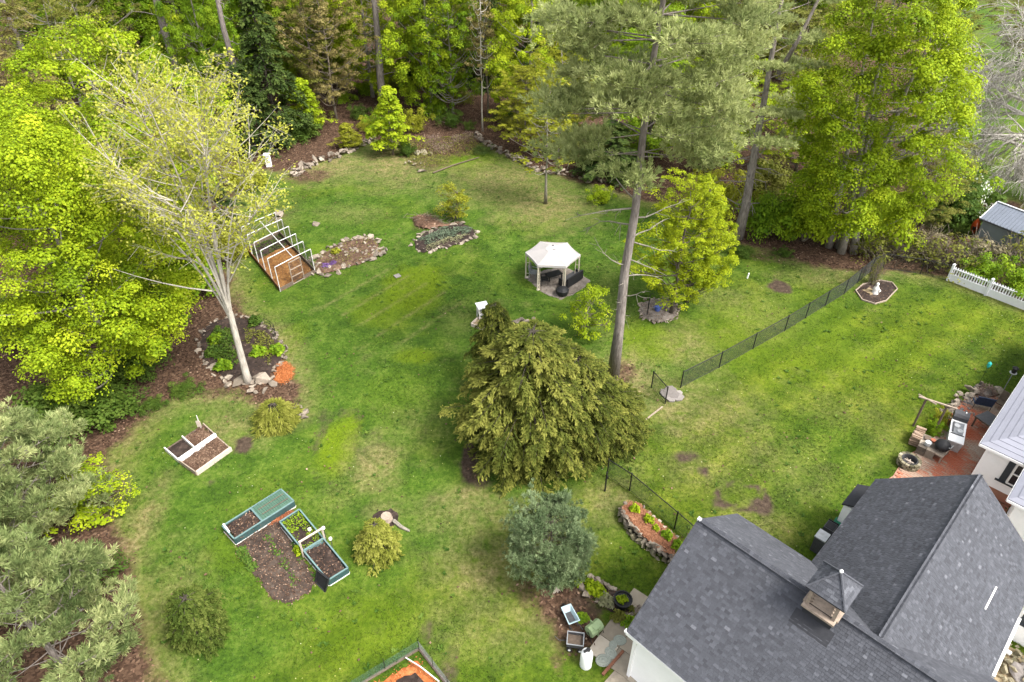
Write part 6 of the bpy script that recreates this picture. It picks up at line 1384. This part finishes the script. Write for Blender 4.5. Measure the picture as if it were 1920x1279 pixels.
b = MB(); tp_ = [(-.55,-.30,.62),(.55,-.34,.62),(.55,.34,.62),(-.55,.30,.62)]; bt_ = [(-.28,-.18,.30),(.34,-.22,.30),(.34,.22,.30),(-.28,.18,.30)]; inn = [(x*.9,y*.86,z) for x, y, z in tp_]; inb = [(x*.88,y*.85,z+.03) for x, y, z in bt_]
b.add(tp_+bt_+inn+inb, [(0,4,5,1),(1,5,6,2),(2,6,7,3),(3,7,4,0),(4,7,6,5),(0,1,9,8),(1,2,10,9),(2,3,11,10),(3,0,8,11),(8,9,13,12),(9,10,14,13),(10,11,15,14),(11,8,12,15),(12,13,14,15)]); b.build('tub', M['pale_blue'], t); MB().box((.04,0,.36),(.62,.36,.02)).build('rain_water', M['dark_grey'], t)
for s in (-1, 1):
    MB().tube([(-.75,s*.06,.2),(.1,s*.22,.30),(.55,s*.25,.33),(1.0,s*.27,.5)], .02, 5).build('handle', M['dark_grey'], t); MB().tube([(.4,s*.22,.3),(.5,s*.24,.02)], .02, 5).build('leg', M['dark_grey'], t)
wb = MB(); wb.lathe([(.04,-.05),(.20,-.05),(.21,0),(.20,.05),(.04,.05)], 14); wl = wb.build('wheel', M['black'], t); wl.location = (-.72,0,.21); wl.rotation_euler = (R_(90),0,0)
t.scale = (.72,)*3
t = thing('compost_tumbler', 'sage green compost tumbler on a dark stand beside the pavers', 'compost bin', G(1113,1189), R_(38))
b = MB(); hx = [(.34*math.cos(a), .34*math.sin(a)) for a in [i*math.pi/4+.39 for i in range(8)]]; b.add([(-.42,y,.62+z) for y, z in hx]+[(.42,y,.62+z) for y, z in hx], [list(range(8))[::-1], list(range(8,16))]+[[i,(i+1) % 8,8+(i+1) % 8,8+i] for i in range(8)]); b.build('drum', M['sage'], t)
MB().box((0,-.12,.955),(.4,.3,.035)).build('hatch', M['sage'], t); MB().box((0,0,.62),(.03,.71,.71)).build('rib', M['sage'], t)
for s in (-1, 1): MB().tube([(s*.46,-.35,0),(s*.46,0,.66),(s*.46,.35,0)], .022, 5).build('stand_leg', M['black'], t)
t.scale = (.70,)*3
t = thing('garden_cart', 'dark open garden cart with white hubbed wheels next to the white barrel', 'cart', G(1078,1208), R_(-8)); b = MB()
for s in (-1, 1): b.box((0,s*.36,.42),(.86,.03,.26)); b.box((s*.42,0,.42),(.03,.72,.26))
b.build('side_panel', M['dark_grey'], t); MB().box((0,0,.30),(.82,.70,.03)).build('bed_floor', M['woodd'], t); b = MB()
for s in (-1, 1): b.box((0,s*.36,.56),(.9,.05,.03)); b.box((s*.43,0,.56),(.05,.67,.03))
b.build('rim', M['grey'], t)
for sx in (-1, 1):
    for sy in (-1, 1): w_ = MB().lathe([(.05,-.035),(.15,-.035),(.16,0),(.15,.035),(.05,.035)], 12).build('wheel', M['black'], t); w_.location = (sx*.28,sy*.43,.16); w_.rotation_euler = (R_(90),0,0); hb = MB().lathe([(.075,-.045),(.075,.045)], 10).build('hub', M['white'], w_)
MB().tube([(-.44,0,.3),(-.85,0,.2),(-1.1,0,.55)], .018, 5).build('handle', M['dark_grey'], t)
t.scale = (.72,)*3
t = thing('planter_pot', 'big round black pot with a lime hosta by the garage roof', 'plant pot', G(1166,1136)); MB().lathe([(.30,0),(.36,.3),(.46,.58),(.48,.62),(.42,.62),(.40,.54),(.0,.52)], 18).build('pot', M['blackp'], t)
t.scale = (.80,)*3
herb('lime hosta growing in the big black pot', 1166, 1126, 'l_lime', .22, .28, .42)
poly = PX([(1085,1092),(1105,1082),(1150,1102),(1165,1110),(1200,1140),(1190,1160),(1165,1160),(1130,1140),(1095,1112)]); t = bed('hosta_bed', 'shady soil bed with pale stones between the blue-green pine and the garage', 'garden bed', poly); mound('soil', poly, .08, M['soil'], t, seed=67, chipn=500, chips=M['litter'])
for x, y, s in ((1108,1083,.32),(1113,1087,.36),(1121,1091,.42),(1126,1095,.38),(1137,1100,.34),(1144,1103,.44),(1150,1106,.3),(1091,1104,.42),(1096,1110,.40),(1102,1116,.46),(1120,1130,.25),(1190,1148,.3),(1197,1141,.26)): stone(t, G(x, y)+up(.12), s)
cover('weeds', PX([(1150,1140),(1185,1130),(1200,1150),(1185,1175),(1150,1165)]), .3, M['l_olive'], t, 800, .09, 68, .05)
for i, (x, y, lf, R__) in enumerate(((1103,1099,'l_lime',.26),(1114,1107,'l_lime',.34),(1128,1117,'l_lime',.32),(1136,1130,'l_sage',.34),(1082,1093,'l_lime',.22),(1180,1170,'l_bright',.30),(1160,1160,'l_olive',.3))): herb(('lime hosta between the pale stones, at the pine end of the row', 'larger lime hosta, second in the row of hostas', 'lime hosta, third in the row of hostas', 'cream-green variegated hosta at the end of the hosta row', 'small lime plant at the skirt of the blue-green pine', 'green hosta at the corner of the garage roof', 'olive weed clump below the big black pot')[i], x, y, lf, R__, .34, .06)
herb('small weed tuft on the bare soil left of the compost tumbler', 1092, 1160, 'l_bright', .28, .14)
tag(MB().add([(0,0,0),(.34,.1,0),(.2,.3,.28),(.12,.16,.36)], [(0,1,3),(1,2,3),(2,0,3),(0,2,1)]).build('pale_board', M['woodl'], loc=G(1036,1114)), 'pale splinter of board at the foot of the blue-green pine', 'board')
# bins by wing B
def bin_(label, px, py, lid, body, rz, open_=False):
    bp_ = G(px, py, 1.0); t = thing('wheelie_bin', label, 'bin', (bp_.x, bp_.y, 0), rz); MB().box((0,0,.5),(.52,.6,.95), taper=1.0).build('body', M[body], t); b = MB()
    if open_: b.box((0,.36,.72),(.54,.05,.55)); MB().box((0,0,.985),(.44,.5,.02)).build('opening', M['blackp'], t)
    else: b.box((0,0,1.0),(.57,.66,.06)); b.box((0,-.30,.98),(.4,.06,.05))
    b.build('lid', M[lid], t)
    for s in (-1, 1): w_ = MB().lathe([(.03,-.03),(.11,-.03),(.11,.03),(.03,.03)], 12).build('wheel', M['black'], t); w_.location = (s*.28,.27,.11); w_.rotation_euler = (0,R_(90),0)
    t.scale = (.82, .82, .95)
bin_('grey lidded wheelie bin on the grass by the garage wing', 1543, 1003, 'lgrey', 'dark_grey', R_(-45)); bin_('black open wheelie bin behind the grey lidded one', 1559, 984, 'blackp', 'dark_grey', R_(-45), True)
t = thing('hose_cart', 'green hose cart squeezed between the bins and the garage wall', 'hose reel', G(1566,1000), R_(-45)); MB().box((0,0,.35),(.5,.4,.5)).build('body', M['green_p'], t); b = MB().lathe([(.12,-.22),(.24,-.22),(.24,-.18),(.16,-.17),(.16,.17),(.24,.18),(.24,.22),(.12,.22)], 14).build('reel', M['green_p'], t); b.location = (0,-.05,.66); b.rotation_euler = (0,R_(90),0); MB().box((.1,-.3,.2),(.2,.14,.25)).build('white_jug', M['wpanel'], t)

# ------------------------------------------------------------------ brick patio of the white house
poly = PX([(1674,893),(1690,868),(1712,848),(1738,836),(1768,800),(1786,768),(1815,744),(1850,738),(1886,750)])+[tuple(uv(5.9,21)[:2]), tuple(uv(5.9,15.4)[:2]), tuple(uv(7.7,15.4)[:2]), tuple(uv(7.7,9.6)[:2]), tuple(uv(4,9.6)[:2]), tuple(uv(2.9,12.2)[:2])]
b = MB(); b.prism(poly, -.05, .035); pt = b.build('brick_patio', M['brick'], None); pt['kind'] = 'structure'; NOGRASS.append(poly)
rb = np_rng(8); cs_, sn_ = math.cos(ANG), math.sin(ANG); bks = [[MB().box((0,0,0),(.236,.112,.05), tone=k/8+.06).mesh('brick') for k in range(8)]][0]
for mm in bks: mm.materials.append(M['brick'])
xs = [p[0] for p in poly]; cand = []
for i in range(-14, 90):
    for j in range(0, 140):
        u_, v__ = 1.0+i*.25+(.125 if j % 2 else 0), 11.5+j*.126; p = uv(u_, v__); cand.append((p.x, p.y))
ca_ = np.array(cand); ins_ = sdf(poly, ca_[:, 0], ca_[:, 1]) > .12; good = [c for c, k in zip(cand, ins_) if k]
good = [c for c in good if c[0] < (c[1]*_cp+CAM_H*_sp)*.76]; good.sort(key=lambda c: c[0]**2+c[1]**2); restb = MB(); blot = lambda x, y: float(fbm(np.array([x*.55]), np.array([y*.55]), 44)[0])
for k, (x, y) in enumerate(good):
    tn = np.clip(.5+(blot(x, y)-.47)*2.4+rb.normal(0, .10), 0, 1); z = .052+rb.uniform(0, .008)
    if k < 300: link('brick', bks[int(tn*7.99)], None, pt, (x, y, z), (0, 0, ANG+rb.normal(0,.01)))
    else: restb.box((x, y, z), (.236,.112,.05), ANG+rb.normal(0,.01), tone=float(tn))
restb.build('bricks', M['brick'], pt, kind='stuff')
t = thing('fire_pit', 'round stone fire pit at the lawn corner of the brick patio', 'fire pit', G(1701,872)+up(.04))
for k in range(3):
    for i in range(14): a = i*6.283/14+k*.22; MB().box((math.cos(a)*.62,math.sin(a)*.62,.08+k*.145),(.20,.25,.135), a, tone=float(rs.uniform(.2,.7))).build('block', M['stone_moss'], t)
MB().lathe([(.50,.0),(.50,.46),(.46,.46),(.46,.06),(.0,.05)], 20).build('liner', M['dark_grey'], t)
for i in range(4): a = i*.8; MB().tube([(math.cos(a)*-.3,math.sin(a)*-.3,.14+.04*i),(math.cos(a)*.3,math.sin(a)*.3,.16+.04*i)], .05, 6).build('burnt_log', M['woodl'] if i % 2 else M['wood'], t)
t.scale = (.72, .72, .85)
lg = [MB().tube([(-.22,0,0),(.22,0,0)], .062, 6, tone=.25+.12*k).mesh('log') for k in range(5)]
for mm in lg: mm.materials.append(M['logend'])
wp = G(1716,826); dn = Vector((math.cos(R_(50)), math.sin(R_(50)), 0))
for k in range(40):
    l_, r_ = k % 8, k//8; p = wp+dn*(l_*.135-.5+rs.normal(0,.015))+up(.10+r_*.115); o = link('log', lg[int(rs.integers(0,5))], None, None, p, (rs.uniform(0,6), 0, R_(50)+1.57+rs.normal(0,.08)), (rs.uniform(.85,1.15),)*3); tag(o, 'split firewood log in the stack under the log arbor', 'log', 'firewood logs stacked at the patio corner')
t = thing('garden_arbor', 'rustic log arbor frame at the lawn side of the brick patio', 'arbor', G(1712,799)); o = t.location; pa, pb = G(1712,799)-o, G(1750,812)-o
for p in (pa, pb): MB().tube([p, p+up(1.85)], .055, 6).build('post', M['woodd'], t)
e_ = (pb-pa).normalized(); MB().tube([pa-e_*.35+up(1.9), pb+e_*.45+up(1.9)], .055, 6).build('rail', M['wood'], t); MB().tube([pa-e_*.2+up(1.85)+Vector((0,.3,0)), pa+e_*.3+up(1.95)-Vector((0,.3,0))], .04, 6).build('cross_rail', M['wood'], t)
herb('yellow-green flowering shrub below the arbor rail', 1764, 792, 'l_yellow', .55, .8, 0, 'bush2', 'shrub'); herb('green shrub between the arbor and the white tub cart', 1750, 808, 'l_bright', .5, .7, 0, 'bush2', 'shrub')
t = thing('stone_hearth', 'low grey stone table topped with pots beside the firewood', 'stone table', G(1735,846)+up(.04), R_(50))
for i in range(4):
    for j in range(2):
        for k in range(2): MB().box((-.42+i*.28,-.2+j*.4,.14+k*.26),(.27,.38,.25), tone=float(rs.uniform(.2,.7))).build('block', M['stone'], t)
MB().lathe([(.13,.53),(.16,.72),(.15,.73),(.10,.70)], 10, (-.2,.05,0)).build('pot', M['lgrey'], t); MB().lathe([(.10,.53),(.13,.66)], 10, (.2,-.1,0)).build('pot', mat_plain('terracotta', (.35,.12,.07), .8), t); MB().box((.22,.18,.58),(.3,.2,.1)).build('crate', M['woodd'], t)
t = thing('kettle_grill', 'black kettle grill on a wooden stand beside the white tub cart', 'grill', G(1756,857)+up(.04), R_(40)); MB().lathe([(.12,.50),(.30,.62),(.36,.78),(.35,.82),(.30,.94),(.14,1.03),(.0,1.05)], 16).build('kettle', M['blackp'], t, True); MB().box((0,0,.46),(.95,.62,.06)).build('stand_top', M['wood'], t)
for sx in (-1, 1):
    for sy in (-1, 1): MB().box((sx*.42,sy*.26,.22),(.06,.06,.44)).build('leg', M['wood'], t)
MB().tube([(-.12,-.3,.9),(-.12,-.38,.95),(.12,-.38,.95),(.12,-.3,.9)], .018, 5).build('handle', M['lgrey'], t)
t = thing('tub_cart', 'long white tub cart with round lids and a black hood on the brick patio', 'outdoor cart', G(1785,828)+up(.04), R_(57)); b = MB(); b.box((0,0,.42),(2.1,.74,.76), taper=1.12); b.build('body', M['lgrey'], t); b = MB(); b.box((0,0,.82),(2.36,.86,.05)); b.build('rim', M['white'], t); MB().box((.2,0,.85),(1.3,.6,.02)).build('inset_tray', M['grey'], t)
for x, y in ((.45,.1),(.0,-.12)): MB().lathe([(.19,.865),(.20,.89),(.16,.92),(.05,.93),(.0,.96)], 14, (x,y,0)).build('lid', M['lgrey'], t)
MB().beam((-.25,.28,.9),(.75,.30,.9),.08,.05).build('strip', M['dark_grey'], t); MB().beam((-.42,-.38,.87),(-.42,.38,.87),.05,.03).build('strap', M['black'], t)
b = MB(); hp = [(.0,0),(.0,.3),(.14,.44),(.6,.46),(.78,.32),(.8,0)]; b.add([(1.02+x,-.42,.80+z) for x, z in hp]+[(1.02+x,.42,.80+z) for x, z in hp], [list(range(6)), list(range(6,12))[::-1]]+[[i,6+i,6+(i+1) % 6,(i+1) % 6] for i in range(6)]); b.build('hood', M['dark_grey'], t); MB().box((1.42,0,.4),(.7,.7,.78)).build('hood_base', M['blackp'], t); MB().box((1.5,-.2,1.27),(.12,.06,.03)).build('badge', M['white'], t)
t.scale = (.80, .80, .85)
chair('navy fabric patio chair near the curved stone wall', 1836, 766, R_(160), 'navy', 'woodd', .85); chair('brown wooden chair at the house side of the brick patio', 1874, 768, R_(-60), 'woodd', 'woodd', .7)
t = thing('patio_table', 'square dark slate topped table against the house eave', 'table', G(1845,806)+up(.04), R_(25)); MB().box((0,0,.70),(.95,.95,.05)).build('tabletop', M['dark_grey'], t); b = MB()
for s in (-1, 1): b.box((0,s*.47,.68),(.98,.04,.08)); b.box((s*.47,0,.68),(.04,.90,.08))
b.build('table_frame', M['woodd'], t)
for sx in (-1, 1):
    for sy in (-1, 1): MB().box((sx*.42,sy*.42,.33),(.06,.06,.64)).build('leg', M['woodd'], t)
tag(MB().box((0,0,.05),(.75,.55,.02), R_(30)).build('door_mat', M['navy'], loc=G(1781,882)), 'dark blue-grey mat on the bricks at the garage roof edge', 'mat')
tag(MB().box((0,0,.05),(1.0,.6,.02), R_(57)).build('door_mat', M['woodd'], loc=G(1824,792)), 'brown mat on the bricks between the tub cart and slate table', 'mat')
t = wall_thing('curved grey stone wall rounding the far side of the brick patio', [(1766,800),(1778,778),(1790,760),(1806,745),(1830,734),(1855,731),(1880,742)], .42, 2, .10, None, 'curved_wall')
for k in range(40): a, c = PX([(1792,764),(1832,738)]); p = Vector((*a, 0)).lerp(Vector((*c, 0)), rs.uniform(-.15, 1.15))+Vector((rs.normal(.2,.3), rs.normal(-.2,.3), .06)); stone(t, p, rs.uniform(.2,.4), mat=M['flag'])
poly = PX([(1828,742),(1840,730),(1858,731),(1866,744),(1850,752)]); t = bed('herb_bed', 'dark grey twiggy bed behind the navy chair', 'garden bed', poly); mound('soil', poly, .2, M['gravel'], t, seed=70, z=.05); cover('dry_stalks', poly, .6, M['l_dead'], t, 500, .14, 71, .15, 1.4, .25)
t = thing('bird_feeder', 'black bird feeder on a tall thin pole at the house corner', 'bird feeder', G(1877.5,738)); hh = height_at(t.location, 696); MB().tube([(0,0,0),(0,0,hh)], .022, 5).build('pole', M['grey'], t); MB().lathe([(.10,hh-.1),(.13,hh+.02),(.13,hh+.2),(.17,hh+.21),(.0,hh+.33)], 10).build('feeder', M['black'], t); MB().lathe([(.18,hh-.13),(.18,hh-.10)], 10).build('seed_tray', M['lgrey'], t); MB().tube([(0,0,hh*.99),(.18,0,hh+.15),(.25,0,hh)], .014, 4).build('hook', M['black'], t)
t = thing('garden_pole', 'thin pole topped with a teal glass ornament on the side lawn', 'garden ornament', G(1831,728)); hh = height_at(t.location, 686); MB().tube([(0,0,0),(0,0,hh)], .012, 4).build('pole', M['wire'], t); MB().lathe([(.04,hh-.14),(.10,hh),(.10,hh+.18),(.03,hh+.26)], 9).build('ornament', mat_plain('teal_glass', (.03,.36,.33), .2), t)
# dirt and rubble by the right frame edge
poly = [tuple(uv(*q)[:2]) for q in ((9.2,2),(9.0,8.2),(13.2,8.2),(13.5,2))]; mo = mound('dirt_drive', poly, .01, M['tan_dirt'], None, seed=72, step=.25, rough=.02, chipn=0); mo['kind'] = 'structure'
t = thing('rubble_heap', 'heap of broken stone and pale slabs on the dirt by the garage', 'rubble', G(1912,1262)); 
for k in range(50): p = G(1912,1258)+Vector((rs.normal(0,.55), rs.normal(0,.55), .1+abs(rs.normal(0,.12)))); stone(t, p, rs.uniform(.15,.4), mat=M['stone_moss'])
for x, y in ((1902,1268),(1914,1276),(1920,1258)): link('slab', STONES[3], M['flag'], t, G(x, y)-t.location+up(.25), (.2,.1,x), (.9,.6,.16))

# ------------------------------------------------------------------ neighbour's shed
s0, s1 = G(1838,409,2.1), G(1921,442,2.1); sv = (s1-s0); sv.z = 0; sd_ = sv.normalized(); sn = Vector((-sd_.y, sd_.x, 0)); sn = sn if sn.y > 0 else -sn; Ls = 6.5; Wd_ = 3.0; ra_ = math.atan2(sd_.y, sd_.x)
t = thing('shed', 'blue-grey shed with a ribbed metal roof behind the brush', 'shed', (s0.x, s0.y, 0), ra_); yy = 1 if (Matrix.Rotation(ra_, 3, 'Z') @ Vector((0,1,0))).dot(sn) > 0 else -1
b = MB(); b.box((Ls/2+.1,yy*(Wd_/2+.1),1.0),(Ls-.1,Wd_-.3,2.05)); b.add([(.16,yy*.27,2.02),(.16,yy*(Wd_-.07),2.02),(.16,yy*(Wd_/2+.1),2.85),(Ls,yy*.27,2.02),(Ls,yy*(Wd_-.07),2.02),(Ls,yy*(Wd_/2+.1),2.85)], [(0,1,2),(3,5,4),(0,2,5,3),(1,4,5,2)]); b.build('wall', M['shed_wall'], t)
b = MB(); zr = 3.0; ym = yy*(Wd_/2+.1); ye = yy*(Wd_+.2)
for y0_, y1_ in ((0, ym), (ye, ym)): b.add([(0,y0_,2.1),(Ls+.2,y0_,2.1),(Ls+.2,y1_,zr),(0,y1_,zr),(0,y0_,2.04),(Ls+.2,y0_,2.04),(Ls+.2,y1_,zr-.06),(0,y1_,zr-.06)], [(0,1,2,3),(7,6,5,4),(0,4,5,1),(1,5,6,2),(3,2,6,7),(0,3,7,4)])
b.build('roof', M['shed_roof'], t)
for i in range(28): x = .06+i*.235; MB().beam((x,0,2.12),(x,ym,zr+.02),.03,.035).build('roof_rib', M['shed_roof'], t)
MB().beam((-.02,0,2.08),(-.02,ym,zr-.02),.05,.10).build('rake_trim', M['white'], t); MB().beam((-.02,ye,2.08),(-.02,ym,zr-.02),.05,.10).build('rake_trim', M['white'], t); MB().beam((0,-.0*yy,2.03),(Ls,-.0*yy,2.03),.06,.08).build('eave_trim', M['dark_grey'], t); MB().beam((0,ym,zr+.03),(Ls+.2,ym,zr+.03),.16,.04).build('ridge_cap', M['lgrey'], t)
t = thing('kayak', 'orange plastic kayak leaning upright at the end of the blue-grey shed', 'kayak', G(1822,447), 0); o = t.location; kb = G(1824,440)-o; kt = G(1834,411,1.9)-o; dk = (kt-kb); b = MB(); prof = [(.04,0),(.24,.25),(.32,.5),(.24,.75),(.04,1)]; b.tube([kb+dk*s for r_, s in prof], [r_ for r_, s in prof], 10); b.build('hull', M['orange'], t, True); MB().tube([kb+dk*.4+Vector((-.2,-.2,.05)), kb+dk*.6+Vector((-.2,-.2,.05))], [.14,.14], 8).build('seat_opening', M['blackp'], t)
tag(MB().box((0,0,.12),(.5,.4,.25), .4).build('orange_bin', M['orange'], loc=G(1815,452)), 'small orange bin at the foot of the kayak', 'bin')

grass_blades(); dandelions(); weeds(); leaf_litter()
